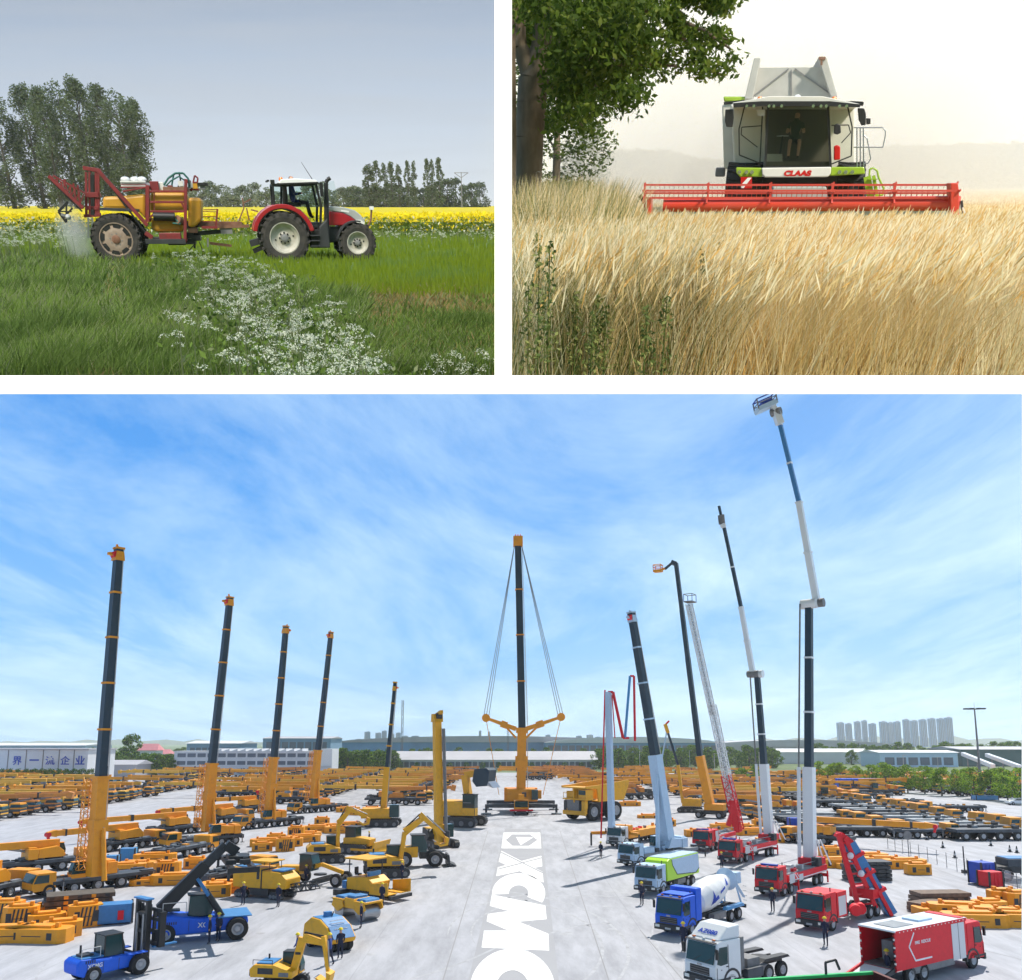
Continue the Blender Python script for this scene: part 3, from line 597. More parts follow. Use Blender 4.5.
    m = MB(); p = T(575, 150, .1); m.box((p[0], .05, p[1] - .1), (.1, .2, .42), 'black'); m.tube((p[0] - .1, .35, p[1] + .1), (p[0], .05, p[1] + .1), .02, .02, 'black', 6); m.build('mirror', t)
    m = MB(); a_, b_ = T(525, 110, 1.2), T(462, 12, 1.2); m.tube((a_[0], 1.2, a_[1]), (b_[0], 1.2, b_[1]), .014, .006, 'black', 5); m.build('antenna', t)
    m = MB(); p = [T(x, y, 1.1) for x, y in ((835, 385), (858, 345), (862, 280))]; m.path([(a[0], 1.1, a[1]) for a in p], .035, 'rust', 6); m.box((p[2][0], 1.1, p[2][1] + .04), (.14, .16, .12), 'white'); m.box((p[0][0] - .25, 1.1, p[0][1]), (.5, .8, .2), 'black'); m.build('front_linkage', t)
    m = MB(); a_, b_ = T(170, 475, 1.1), T(300, 440, 1.1); m.beam((a_[0], 1.1, a_[1]), (b_[0], 1.1, b_[1]), .5, .2, 'dark'); a_, b_ = T(190, 520, 1.1), T(280, 480, 1.1); m.beam((a_[0], .8, a_[1]), (b_[0], .8, b_[1]), .08, .12, 'black'); m.beam((a_[0], 1.5, a_[1]), (b_[0], 1.5, b_[1]), .08, .12, 'black'); m.build('hitch', t)
    place(t, P0, YAW)
    dr = mobj('person', person_mesh('driver_body', 'sit', 'cloth_blue', 'cloth_dark')); tag(dr, 'driver in blue sitting behind the tractor cab glass', 'person')
    w_ = pl.P + pl.h * (sx - .02) + pl.n * 1.1; place(dr, (w_.x, w_.y, sz - .38), YAW)
make_tractor()

# ------------------------------------------------------------------ trailed sprayer
def make_sprayer():
    P0 = gp(1, 116.5, 264); YAW = 15; pl = Plane(1, P0, YAW)
    T = lambda X, Y, off=0: pl(40 + X / 5.689, 150 + Y / 5.689, off)
    t = thing('crop_sprayer', 'trailed sprayer with yellow tanks and red folded booms behind the tractor', 'crop sprayer')
    q = lambda pts, off=0: [T(*p, off) for p in pts]
    agri_wheel(t, T(435,495,.2)[0], .2, .78, .79, .42, .53, 'rim_dirty', 'slot', lugs=24); agri_wheel(t, T(435,495,.2)[0], 1.95, .78, .79, .42, .53, 'rim_dirty', 'slot', 1, lugs=24)
    m = MB(); m.tube((0, .1, .9), (0, 2.0, .9), .09, .09, 'dark', 8); m.build('axle', t)
    def tank(pts, y0, y1, name='tank', mm='tank_yellow', bev=.09): MBt = MB(); MBt.prism(q(pts, (y0)), y0, y1, mm); return MBt.build(name, t, bev)
    tank([(355, 265), (470, 262), (600, 250), (600, 395), (565, 352), (480, 335), (355, 335)], .25, 1.9)
    tank([(627, 240), (826, 242), (828, 352), (627, 352)], .3, 1.85)
    tank([(632, 385), (815, 400), (812, 466), (650, 466), (632, 440)], .35, 1.8)
    tank([(842, 272), (905, 270), (918, 290), (918, 400), (880, 440), (842, 440)], .5, 1.6)
    m = MB()
    def bar(a, b, w=.09, y=.15, h=None, mm='sprayer_red'):
        A, B = T(*a, y), T(*b, y); m.beam((A[0], y, A[1]), (B[0], y, B[1]), w, h or w, mm)
    for y in (.15, 2.0):
        bar((612, 200), (612, 410), .12, y); bar((830, 165), (825, 525), .1, y); bar((612, 236), (835, 236), .07, y); bar((625, 296), (828, 296), .07, y); bar((625, 350), (830, 350), .07, y)
        bar((625, 385), (660, 350), .06, y); bar((805, 300), (830, 345), .06, y); bar((340, 335), (565, 345), .09, y, mm='dark'); bar((470, 236), (612, 210), .05, y); bar((650, 350), (650, 236), .03, y)
        bar((330, 115), (612, 430), .14, y, .12); bar((345, 128), (600, 470), .06, y, mm='black')
        bar((830, 520), (600, 520), .16, y, mm='dark'); bar((600, 470), (640, 500), .14, y)
    for a in ((612, 210), (612, 400), (830, 175), (825, 510)): p = T(*a, .15); m.beam((p[0], .15, p[1]), (p[0], 2.0, p[1]), .1, .1, 'sprayer_red')
    m.build('frame', t, .008)
    m = MB()
    for y in (.35, 1.75):
        for X in (262, 282, 318, 332): bar((X, 125), (X + 2, 375), .075, y)
        bar((245, 102), (345, 118), .12, y); bar((250, 375), (345, 370), .1, y); bar((262, 255), (335, 255), .16, y); bar((262, 330), (335, 330), .12, y); bar((298, 140), (300, 370), .12, y, mm='black')
    for Y in (110, 255, 370): p = T(300, Y, .35); m.beam((p[0], .35, p[1]), (p[0], 1.75, p[1]), .12, .12, 'sprayer_red')
    m.build('lift_mast', t, .008)
    for y in (.1, 2.0):   # folded booms, one each side
        m = MB(); bar((50, 148), (245, 330), .11, y); bar((75, 145), (255, 245), .05, y); bar((60, 170), (240, 350), .05, y, mm='black')
        for i in range(7):
            f = i / 7; a = (70 + 180 * f, 150 + 100 * f); b = (80 + 170 * f, 178 + 155 * f); bar(a, b, .04, y); bar(b, (70 + 180 * (f + .14), 150 + 100 * (f + .14)), .03, y)
        bar((140, 165), (140, 205), .07, y); bar((190, 190), (200, 260), .05, y); bar((215, 200), (225, 290), .05, y)
        m.build('spray_boom', t)
        m = MB(); bar((160, 295), (105, 350), .07, y, mm='black'); bar((105, 350), (150, 412), .07, y, mm='black'); bar((150, 300), (150, 412), .05, y, mm='black'); bar((120, 365), (175, 385), .08, y, mm='grey'); bar((110, 350), (180, 350), .04, y, mm='black'); bar((130, 390), (185, 330), .05, y, mm='black')
        p = T(160, 380, y); m.ball((p[0], y, p[1]), .09, 'light_grey'); m.build('boom_linkage', t)
    m = MB(); bar((275, 385), (275, 500), .05, .2, mm='steel'); bar((298, 385), (298, 500), .05, .2, mm='steel')
    for i in range(5): bar((275, 395 + i * 25), (298, 395 + i * 25), .03, .2, mm='steel')
    m.build('ladder', t)
    m = MB(); bar((455, 180), (600, 180), .05, .3, mm='milky'); a, b = T(462, 212, .3), T(600, 184, .3); m.box(((a[0] + b[0]) / 2, 1.0, (a[1] + b[1]) / 2), (b[0] - a[0], 1.3, b[1] - a[1]), 'milky'); bar((458, 212), (604, 212), .05, .28); bar((458, 196), (604, 196), .02, .28)
    for X in (485, 540, 580): p = T(X, 168, .8); m.ball((p[0], .8, p[1]), .16, 'milky', sc=(1, 1, .6))
    m.build('rinse_tank', t, .03)
    m = MB(); p = T(650, 205, .5); m.box((p[0], .7, p[1]), (.28, .4, .3), 'sprayer_red'); p = T(682, 205, .5); m.box((p[0], .8, p[1]), (.25, .4, .26), 'milky'); p = T(770, 222, .5); m.box((p[0], .9, p[1]), (.8, .9, .14), 'rust'); m.build('control_boxes', t, .02)
    m = MB()
    for k_, (pts, r_) in enumerate([([(705, 200), (730, 160), (770, 132), (815, 132), (845, 165), (848, 215)], .035), ([(715, 205), (745, 175), (790, 150), (825, 175), (830, 215)], .025), ([(760, 140), (750, 200), (760, 225)], .03), ([(790, 125), (800, 170), (785, 215)], .03)]):
        a = [T(*p_, .5 + .2 * k_) for p_ in pts]; m.path([(x, .5 + .2 * k_, z) for x, z in a], r_, 'hose_green' if k_ < 3 else 'black', 6)
    for a, b in (((860, 235), (880, 145)), ((880, 145), (898, 160)), ((898, 160), (890, 230)), ((850, 225), (905, 225)), ((870, 185), (895, 185))): A, B = T(*a, .6), T(*b, .6); m.tube((A[0], .6, A[1]), (B[0], .6, B[1]), .03, .03, 'sprayer_red', 6)
    for X, Y, c in ((882, 205, 'tank_yellow'), (800, 190, 'milky'), (740, 215, 'sprayer_red'), (858, 200, 'light_grey'), (925, 195, 'black'), (925, 210, 'grey')): p = T(X, Y, .6); m.box((p[0], .65, p[1]), (.16, .2, .16) if c != 'black' else (.35, .3, .1), c)
    m.build('hoses_and_rails', t)
    m = MB(); a, b = T(645, 378, .12), T(768, 380, .12); m.tube((a[0], .14, a[1]), (b[0], .14, b[1]), .14, .14, 'black', 14); p = T(795, 395, .15); m.tube((p[0] - .08, .1, p[1]), (p[0] + .08, .3, p[1] - .1), .15, .1, 'rust', 10); p = T(800, 420, .15); m.path([(p[0] - .2, .1, p[1] + .2), (p[0], .05, p[1]), (p[0] - .25, .1, p[1] + .02)], .03, 'hose_green', 6); m.build('pump', t)
    m = MB(); p = T(740, 492, .1); m.box((p[0], .25, p[1]), (.72, .3, .24), 'sprayer_red'); p = T(690, 510, .1); m.box((p[0], .6, p[1]), (.6, .6, .15), 'black'); p = T(775, 525, .1); m.box((p[0], .7, p[1]), (.6, .8, .2), 'black'); m.build('tool_box', t, .03)
    m = MB()
    bar((835, 420), (1150, 425), .22, 1.0, .2, 'rust'); bar((840, 480), (1060, 460), .14, 1.0, mm='dark'); bar((860, 400), (905, 400), .4, 1.0, mm='black'); bar((880, 470), (880, 560), .07, .8, mm='black')
    bar((925, 440), (1190, 432), .1, .8, mm='rust'); bar((850, 570), (885, 530), .03, .8, mm='black'); bar((905, 520), (930, 580), .03, .8, mm='black'); bar((955, 500), (955, 550), .06, .8, mm='grey'); bar((965, 530), (1090, 545), .09, 1.0, mm='rust')
    for a in ((845, 430), (870, 455), (850, 485), (890, 500), (860, 520)): p = T(*a, .8); m.box((p[0], .9, p[1]), (.3, .6, .18), random.choice(['black', 'dark', 'rust']))
    p = T(1060, 455, .8); m.box((p[0], .85, p[1]), (.4, .12, .25), 'grey'); bar((930, 340), (1005, 340), .03, .5); bar((1010, 335), (1000, 440), .06, .5); bar((920, 440), (1010, 440), .08, .5)
    for i in range(3): bar((925, 350 + i * 28), (1005, 352 + i * 28), .025, .5)
    for a, b in (((1125, 420), (1160, 330)), ((1160, 330), (1150, 270)), ((1175, 330), (1190, 400)), ((1160, 300), (1200, 280)), ((1200, 340), (1240, 350))): bar(a, b, .045, .9, mm='rust')
    m.build('drawbar', t)
    place(t, P0, YAW)
make_sprayer()
def mist():
    m = bpy.data.materials.new('mist'); m.use_nodes = True; t = m.node_tree; t.nodes.clear(); o = t.nodes.new('ShaderNodeOutputMaterial')
    v = t.nodes.new('ShaderNodeVolumePrincipled'); v.inputs['Color'].default_value = (1, .97, .92, 1); v.inputs['Anisotropy'].default_value = .2
    c = t.nodes.new('ShaderNodeTexCoord'); g = t.nodes.new('ShaderNodeTexGradient'); g.gradient_type = 'SPHERICAL'; n = t.nodes.new('ShaderNodeTexNoise'); n.inputs['Scale'].default_value = 2.5
    t.links.new(c.outputs['Object'], g.inputs[0]); t.links.new(c.outputs['Object'], n.inputs['Vector'])
    a = t.nodes.new('ShaderNodeMath'); a.operation = 'MULTIPLY'; t.links.new(g.outputs[1], a.inputs[0]); t.links.new(n.outputs[0], a.inputs[1])
    b = t.nodes.new('ShaderNodeMath'); b.operation = 'MULTIPLY'; b.inputs[1].default_value = 3.6; t.links.new(a.outputs[0], b.inputs[0]); t.links.new(b.outputs[0], v.inputs['Density']); t.links.new(v.outputs[0], o.inputs['Volume'])
    MATS['mist'] = m
    mb = MB(); mb.ball((0, 0, 0), 1, 'mist', 16, 10); ob = mb.build('spray_mist'); p = gp(1, 81, 262)
    stuff(ob, 'white mist of spray falling behind the sprayer wheel', 'spray mist')
    ob.matrix_world = FM[1] @ Matrix.Translation((p.x, p.y, .85)) @ Matrix.Rotation(R(-8), 4, 'Y') @ Matrix.Diagonal((.62, .7, 1.25, 1))
mist()
# ================================================================== PIECE 2: combine harvester in the wheat
CUR[0] = 2
LIM2 = lambda u, v: (u < 502) | (v > 391)
sky_sheet('sky', 2, 700, 502, 1100, -60, 186, lambda: skymat('dusty_sky', [(0, '#f4f0e6'), (.3, '#fbf8ee'), (.7, '#fffdf3'), (1, '#fbf9ee')], 2.35, 2.0, .25, '#f5efdf', (1, 1, 2)))
mat('wheat_ground', (.42, .31, .15), .95, color2=(.52, .41, .22), scale=.6, bump=.5, detail=8); mat('straw_soil', (.20, .14, .06), .95, color2=(.34, .25, .12), scale=2, bump=.3)
leafmat('straw_a', (.66, .48, .22), (.78, .60, .30), 1.2, .4); leafmat('straw_b', (.62, .36, .11), (.70, .44, .15), 1.2, .4); leafmat('straw_c', (.86, .74, .47), (.90, .80, .57), 1.2, .45)
leafmat('straw_green', (.16, .19, .05), (.27, .27, .09), 1.2, .4); leafmat('weed_green', (.05, .08, .02), (.10, .13, .03), 1.2, .3); leafmat('straw_brown', (.24, .15, .07), (.33, .22, .1), 1.2, .3)
leafmat('maple_dark', (.05, .09, .012), (.075, .12, .018), .5, .55, .6); leafmat('maple_mid', (.10, .155, .018), (.14, .2, .025), .5, .6, .6); leafmat('maple_bright', (.13, .19, .03), (.2, .22, .04), .5, .5)  # three maple greens, dealt to the leaves at random
mat('maple_bark', (.21, .16, .11), .95, color2=(.10, .075, .05), scale=5, bump=.8, stretch=(1, 1, .35)); mat('far_wood', (.10, .13, .09), .9, var=.3)
sheet('field', 2, [(502, 391), (1060, 391), (1060, 185.2), (502, 185.2)], 'wheat_ground')
sheet('verge', 2, [(502, 391), (1060, 391), (900, 300), (640, 212), (502, 200)], 'straw_soil', .004)

def dust():
    m = bpy.data.materials.new('dust'); m.use_nodes = True; t = m.node_tree; t.nodes.clear(); o = t.nodes.new('ShaderNodeOutputMaterial')
    v = t.nodes.new('ShaderNodeVolumePrincipled'); v.inputs['Color'].default_value = (.99, .95, .87, 1); v.inputs['Anisotropy'].default_value = .0; v.inputs['Density'].default_value = .009
    t.links.new(v.outputs[0], o.inputs['Volume']); MATS['dust'] = m
    V = []
    for y in (31, 240):
        for u in (513.5, 1090): V += [tuple(atd(2, u, 184, y))[:2] + (-.5 * 0 + .01,), tuple(atd(2, u, -40, y))]
    for u in (0,): pass
    # side planes meet the view's own sides so that the neighbouring field stays clear
    me = bpy.data.meshes.new('dust_haze'); me.from_pydata(V, [], [(0, 2, 3, 1), (4, 5, 7, 6), (0, 1, 5, 4), (2, 6, 7, 3), (1, 3, 7, 5), (0, 4, 6, 2)]); me.materials.append(m); me.update()
    o = mobj('dust_haze', me); place(o); stuff(o, 'pale harvest dust hanging over the wheat field behind the combine', 'dust')
dust()
def plumes():
    m = bpy.data.materials.new('plume'); m.use_nodes = True; t = m.node_tree; t.nodes.clear(); o = t.nodes.new('ShaderNodeOutputMaterial')
    v = t.nodes.new('ShaderNodeVolumePrincipled'); v.inputs['Color'].default_value = (1, .96, .88, 1); v.inputs['Anisotropy'].default_value = 0
    c = t.nodes.new('ShaderNodeTexCoord'); g = t.nodes.new('ShaderNodeTexGradient'); g.gradient_type = 'SPHERICAL'; n = t.nodes.new('ShaderNodeTexNoise'); n.inputs['Scale'].default_value = 2.2; n.inputs['Detail'].default_value = 3
    t.links.new(c.outputs['Object'], g.inputs[0]); t.links.new(c.outputs['Object'], n.inputs['Vector'])
    a = t.nodes.new('ShaderNodeMath'); a.operation = 'MULTIPLY'; t.links.new(g.outputs[1], a.inputs[0]); t.links.new(n.outputs[0], a.inputs[1])
    b = t.nodes.new('ShaderNodeMath'); b.operation = 'MULTIPLY'; b.inputs[1].default_value = .20; t.links.new(a.outputs[0], b.inputs[0]); t.links.new(b.outputs[0], v.inputs['Density']); t.links.new(v.outputs[0], o.inputs['Volume']); MATS['plume'] = m
    mb = MB(); mb.ball((0, 0, 0), 1, 'plume', 20, 12); me = mb.mesh('dust_plume')
    for (u, vv, y, s_, lab) in ((660, 165, 44, (9, 8, 6), 'cream dust cloud rising left of the combine'), (905, 160, 48, (9, 8, 5.5), 'cream dust cloud rising right of the combine'), (780, 120, 52, (13, 7, 9), 'tall cream dust cloud behind the combine grain tank')):
        ob = mobj('dust_plume', me); p = atd(2, u, vv, y); ob.matrix_world = FM[2] @ Matrix.Translation(p) @ Matrix.Diagonal((*s_, 1)); stuff(ob, lab, 'dust')
plumes()

# far tree lines in the dust
def far_wood(name, u0, u1, vtop, y, label, n=14):
    for i in range(n):
        u = u0 + (u1 - u0) * (i + .5) / n; b = atd(2, u, 184, y + (i % 3) * 6); H = atd(2, u, vtop(u), b.y).z
        tree((('wood_tree', 12, [(.02, 4.2), (.45, 5.2), (.8, 4), (1, 1.6)], 60, np.array([[1.8, 1.8, 1.6]]), 1500, .9, ['maple_mid', 'maple_dark'], 'bark_grey'), dict(tr=.3, nlimb=6)), 'far_tree', label, name, (b.x, b.y, 0), (1.0 * y / 200, 1.0, H / 12.5), i * 53)
far_wood('trees in the haze left of the combine', 580, 718, lambda u: 150 + max(0, u - 650) * .18, 190, 'dim tree half lost in dust left of the combine')
far_wood('trees in the haze right of the combine', 872, 1050, lambda u: 146 - (u - 900) * .03, 205, 'dim tree half lost in dust right of the combine', 18)

# wheat and tall grass
gold = lambda u, v: np.clip((v - 225) / 90, 0, 1) * np.clip(1 - abs(u - 800) / 160, 0, 1)
def zone_mats(k, u, v):
    pass
HW = .62
def wheat(n, u0, u1, v0, v1, h, name, label, mats_, wts, keep=None, lean=.35, wdk=.0010, pw=1., heads=True, wind=(.12, 0), cat='wheat', hcap=True):
    B, u, v = rand_ground(2, n, u0, u1, v0, v1, keep, pw); d = B[:, 1]
    hh = np.clip(1.12 - .034 * d, .28, h) if hcap else np.full(len(d), h)
    me = blades(2, B, hh, (wdk * d + .0022) * .62, lean, mats_, wts, LIM2, name, wind=wind)
    o = mobj(name, me); place(o); stuff(o, label, cat)
wheat(34000, 560, 1040, 186.5, 215, .55, 'standing_wheat', 'ripe wheat standing level around and behind the header', ['straw_a', 'straw_c', 'straw_b'], [3, 2, 1], None, .15, .0011)
wheat(44000, 600, 1040, 214, 391, .72, 'pale_grass', 'tall blond grass leaning in the wind in front of the header', ['straw_c', 'straw_a', 'straw_b'], [6, 3.5, .8], lambda u, v: (v > 222) & (u > 640 + (v - 215) * .1) , .55, .0007, .7)
wheat(13000, 690, 960, 255, 391, .6, 'golden_grass', 'golden orange grass in the middle of the near wheat', ['straw_b', 'straw_a'], [3, 2], lambda u, v: rng.random(len(u)) < np.clip(1.2 - abs(u - 800) / 150, 0, 1), .6, .0008, .8)
wheat(42000, 500, 720, 204, 391, .78, 'verge_grass', 'mixed straw and green verge grass under the tree', ['straw_a', 'straw_green', 'straw_brown', 'straw_c', 'weed_green'], [3.2, 2.2, 1.4, 1.7, 1.0], lambda u, v: u < 700 + rng.normal(0, 20, len(u)), .6, .0008, .7, cat='grass')
wheat(16000, 500, 622, 198, 300, 1.10, 'tall_verge_grass', 'higher green tinged grass at the foot of the tree', ['straw_green', 'straw_a', 'weed_green', 'straw_c'], [3, 2, 1.2, 1], lambda u, v: (v > 205 + np.clip(u - 570, 0, 99) * .3) & (rng.random(len(u)) < 1.25 - (u - 500) / 130), .4, .0010, cat='grass', hcap=False)
def heads(n, u0, u1, v0, v1, name, label, mats_, wts, pw=.8, hm=.66, s=1.0):   # drooping seed heads
    B, u, v = rand_ground(2, n, u0, u1, v0, v1, None, pw); n = len(B); d = B[:, 1]; h = np.clip(1.08 - .034 * d, .2, hm) * rng.uniform(.75, 1.15, n); t = rng.normal(.45, .28, n); L = (.10 + rng.uniform(0, .06, n)) * s
    T0 = B + np.stack([rng.normal(.12, .15, n), rng.normal(0, .15, n), h], 1); dr = np.stack([np.sin(t) * L, rng.normal(0, .02, n), np.cos(t) * L], 1); w_ = (.0025 + .00042 * d) * s
    sd = np.stack([np.cos(t) * w_, w_ * 0, -np.sin(t) * w_], 1)
    V = np.stack([T0 - sd * .3, T0 + sd * .3, T0 + dr * .4 + sd, T0 + dr * .4 - sd, T0 + dr + sd * .2, T0 + dr - sd * .2], 1).reshape(-1, 3)
    o_ = np.arange(n)[:, None] * 6; F = np.concatenate([o_ + np.array([[0, 1, 2, 3]]), o_ + np.array([[3, 2, 4, 5]])], 0); q = np.array(wts, float); m1 = rng.choice(len(mats_), n, p=q / q.sum()); mi = np.concatenate([m1, m1]); F, mi = clip_px(2, V, F, mi, LIM2)
    o = mobj(name, npmesh(name, V, F, mats_, mi)); place(o); stuff(o, label, 'seed heads')
heads(24000, 500, 1040, 215, 391, 'seed_heads', 'pale feathery seed heads over the tall grass', ['straw_c', 'straw_a', 'straw_b'], [4, 3, 1.2])
heads(16000, 640, 1040, 187, 216, 'wheat_ears', 'level ripe wheat ears around the header', ['straw_a', 'straw_c', 'straw_b'], [3, 2, 1], 1, .5)
def weeds():
    spots = [(704, 232, 1), (712, 236, 1.1), (722, 228, 1), (668, 250, .8), (646, 240, .8), (735, 262, .9), (655, 300, .8), (640, 330, .8), (770, 350, .9), (787, 338, .7), (800, 352, 1), (832, 345, .9), (752, 372, .8), (690, 372, .8), (608, 300, .7), (575, 290, .8), (560, 330, .7), (530, 352, .8), (540, 270, .9), (556, 240, 1), (565, 228, 1.1), (578, 234, 1), (590, 240, .9), (547, 232, 1.2), (600, 262, .8), (672, 330, .9), (880, 372, .7), (930, 378, .7), (622, 372, .8), (585, 376, .8), (820, 376, .8), (860, 352, .6)]
    V = []; F = []; b = 0; mb = MB(); MI = []
    for u0, v0, s in spots:
        for r_ in range(4):
            u = u0 + random.gauss(0, 7); top = gp(2, u, v0 + random.uniform(-2, 16), .72 * s)
            if top.y > 40 or top.y < 4.6: continue
            q = Vector((top.x, top.y, 0)); vb = pix(2, q)[1]
            if vb > 385: q = q.lerp(top, min(1, (vb - 385) / max(1, vb - v0)))
            mb.tube(q, top, .006, .003, 'weed_green', 4, caps=False)
            n = 120; f = rng.uniform(.3, 1.02, n); P = np.stack([top.x + rng.normal(0, .035, n) * (1.3 - f), top.y + rng.normal(0, .035, n), f * top.z], 1)
            v_, f_, m_ = quad_leaves(P, .016, 2); V.append(v_); F.append(f_ + b); MI.append(m_); b += len(v_)
    V = np.concatenate(V); F = np.concatenate(F); MI = np.concatenate(MI); F, MI = clip_px(2, V, F, MI, lambda u, v: (u < 502) | (v > 386))
    o = mobj('green_weeds', npmesh('green_weeds', V, F, ['weed_green', 'straw_green'], MI)); place(o); stuff(o, 'upright dark green weeds scattered through the blond grass', 'weeds')
    o = mb.build('weed_stems'); place(o); stuff(o, 'green weed stems between the dry grass', 'stems')
weeds()

# big maple at the left
def in_poly(p, poly):
    x, y = p; c = False; n = len(poly)
    for i in range(n):
        x1, y1 = poly[i]; x2, y2 = poly[(i + 1) % n]
        if (y1 > y) != (y2 > y) and x < (x2 - x1) * (y - y1) / (y2 - y1) + x1: c = not c
    return c
Z7 = lambda X, Y: (510 + X / 4.084, Y / 4.084)
def maple():
    t = thing('maple_tree', 'large maple with a thick mossy trunk and branches reaching over the wheat', 'tree'); D = 15.5
    base = atd(2, 524, 250, D); bx, by = base.x, base.y
    W = lambda X, Y, d=D: atd(2, *Z7(X, Y), d)
    mb = MB()
    prof = [((48, 960), 46), ((70, 850), 50), ((78, 700), 54), ((80, 560), 57), ((88, 420), 60), ((96, 320), 62)]
    pts = []
    for (X, Y), hw in prof:
        p = W(X, Y); r_ = (W(X + hw, Y) - p).x; pts.append((p, r_))
    g0 = Vector((pts[0][0].x - .05, by, -.1)); mb.tube(g0, pts[0][0], pts[0][1] * 1.15, pts[0][1], 'maple_bark', 16, False)
    for (a, r1), (b_, r2) in zip(pts, pts[1:]): mb.tube(a, b_, r1, r2, 'maple_bark', 16, False)
    a, r1 = pts[-1]; rb = r1 * .66; R_ = W(125, 200); mb.tube(a, R_, r1 * .92, rb, 'maple_bark', 14, False); mb.tube(R_, W(150, -60), rb, rb * .75, 'maple_bark', 12, False); L_ = W(40, 190); mb.tube(a, L_, r1 * .8, rb * .7, 'maple_bark', 12, False); mb.tube(L_, W(28, -60), rb * .7, rb * .6, 'maple_bark', 12, False)
    tr = mb.build('trunk', t)
    br = [[(150, 60), (300, 60), (480, 20), (640, 60), (800, 130), (900, 200)], [(480, 20), (650, -20), (800, 0), (900, 30)], [(640, 60), (740, 200), (800, 280), (880, 310)], [(130, 150), (260, 220), (420, 260), (560, 260), (680, 270)], [(260, 220), (330, 340), (440, 390), (500, 390)], [(120, 300), (200, 380), (260, 460), (300, 520)], [(800, 130), (870, 160), (910, 165)], [(150, -20), (350, -60), (600, -60), (860, -40)]]
    for k_, pl_ in enumerate(br):
        m = MB(); dz = (k_ % 3 - 1) * .9
        q = [W(X, Y, D + dz * i / len(pl_)) for i, (X, Y) in enumerate(pl_)]
        for i, (a, b_) in enumerate(zip(q, q[1:])): m.tube(a, b_, .06 * (1 - i / len(pl_)) * (1.1 if k_ in (0, 3, 7) else .5) + .006, .06 * (1 - (i + 1) / len(pl_)) * (1.1 if k_ in (0, 3, 7) else .5) + .004, 'maple_bark', 7)
        m.build('branch', t)
    poly = [(-30, -200), (900, -200), (905, 20), (860, 55), (830, 70), (905, 165), (850, 175), (820, 150), (945, 245), (870, 262), (905, 318), (820, 335), (760, 300), (730, 250), (690, 290), (620, 300), (540, 290), (490, 300), (500, 330), (518, 400), (450, 425), (400, 445), (330, 460), (330, 540), (250, 540), (200, 480), (145, 560), (150, 330), (165, 200), (100, 170), (60, 250), (15, 200)]
    C = []
    while len(C) < 400:
        X, Y = random.uniform(-30, 950), random.uniform(-200, 560)
        if not in_poly((X, Y), poly): continue
        if X > 560 and Y > -20:
            # thin outer sprays hug the branches
            dmin = min(abs(((X - a[0]) * (b_[1] - a[1]) - (Y - a[1]) * (b_[0] - a[0])) / (math.hypot(b_[0] - a[0], b_[1] - a[1]) + 1e-6)) if min(a[0], b_[0]) - 30 < X < max(a[0], b_[0]) + 30 else 999 for pl_ in br for a, b_ in zip(pl_, pl_[1:]))
            if dmin > (70 if X < 720 else 34): continue
        d = D + random.uniform(-2.6, 3.2) if X < 560 else D + random.uniform(-1.2, 1.2)
        if X < 175 and Y > 60: d = D + random.uniform(.6, 3)
        p = W(X, Y, d); C.append((p.x, p.y, p.z, .30 if X < 560 else .17))
    C = np.array(C); n = 34000; idx = rng.integers(0, len(C), n); r = rng.normal(size=(n, 3)); r /= np.linalg.norm(r, axis=1)[:, None]
    P = C[idx, :3] + r * (C[idx, 3] * rng.uniform(.2, 1.15, n))[:, None] * np.array([1.25, 1.25, .8])
    keep = rng.random(n) < np.where(C[idx, 3] < .2, .55, 1.0); P = P[keep]
    u_, v_ = pixn(2, P); P = P[(u_ > 510)]
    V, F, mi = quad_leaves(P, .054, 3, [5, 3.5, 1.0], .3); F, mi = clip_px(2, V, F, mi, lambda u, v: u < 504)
    mobj('crown', npmesh('maple_crown', V, F, ['maple_dark', 'maple_mid', 'maple_bright'], mi), t); place(t)
    t2 = thing('neighbour_tree', 'pale narrow trunk edge left of the big maple', 'tree'); m = MB()
    q = [atd(2, 506.5, v, 14) for v in (-30, 60, 150, 260)]; rr_ = [.13, .13, .15, .12]
    for i in range(3): m.tube(q[i], q[i + 1], rr_[i], rr_[i + 1], 'maple_bark', 10, False)
    m.build('trunk', t2); place(t2)
    # second tree behind
    b2 = gp(2, 552, 196.5); 
    for nm, u, top, lab, wdt in (('second', 556, 10, 'dark second tree behind the big maple', 1.0), ('third', 583, 118, 'smaller hazy tree at the end of the tree row', .62)):
        yy = 34 if nm == 'second' else 52; b_ = atd(2, u, 190, yy); H = atd(2, u, top, yy).z
        tm, cm = tree_meshes('row_tree', 12, [(.1, 1.6), (.35, 2.4), (.7, 2.5), (1, 1.0)], 90, np.array([[.7, .7, .7]]), 9000, .13, ['maple_dark', 'maple_mid'], 'maple_bark', tr=.22)
        me = cm; tt = thing('row_tree', lab, 'tree'); 
        mobj('trunk', tm, tt); mobj('crown', cm, tt); place(tt, (b_.x, b_.y, 0), 0, (wdt * .72 if nm == 'second' else wdt * .8, .7, H / 12.3))
maple()

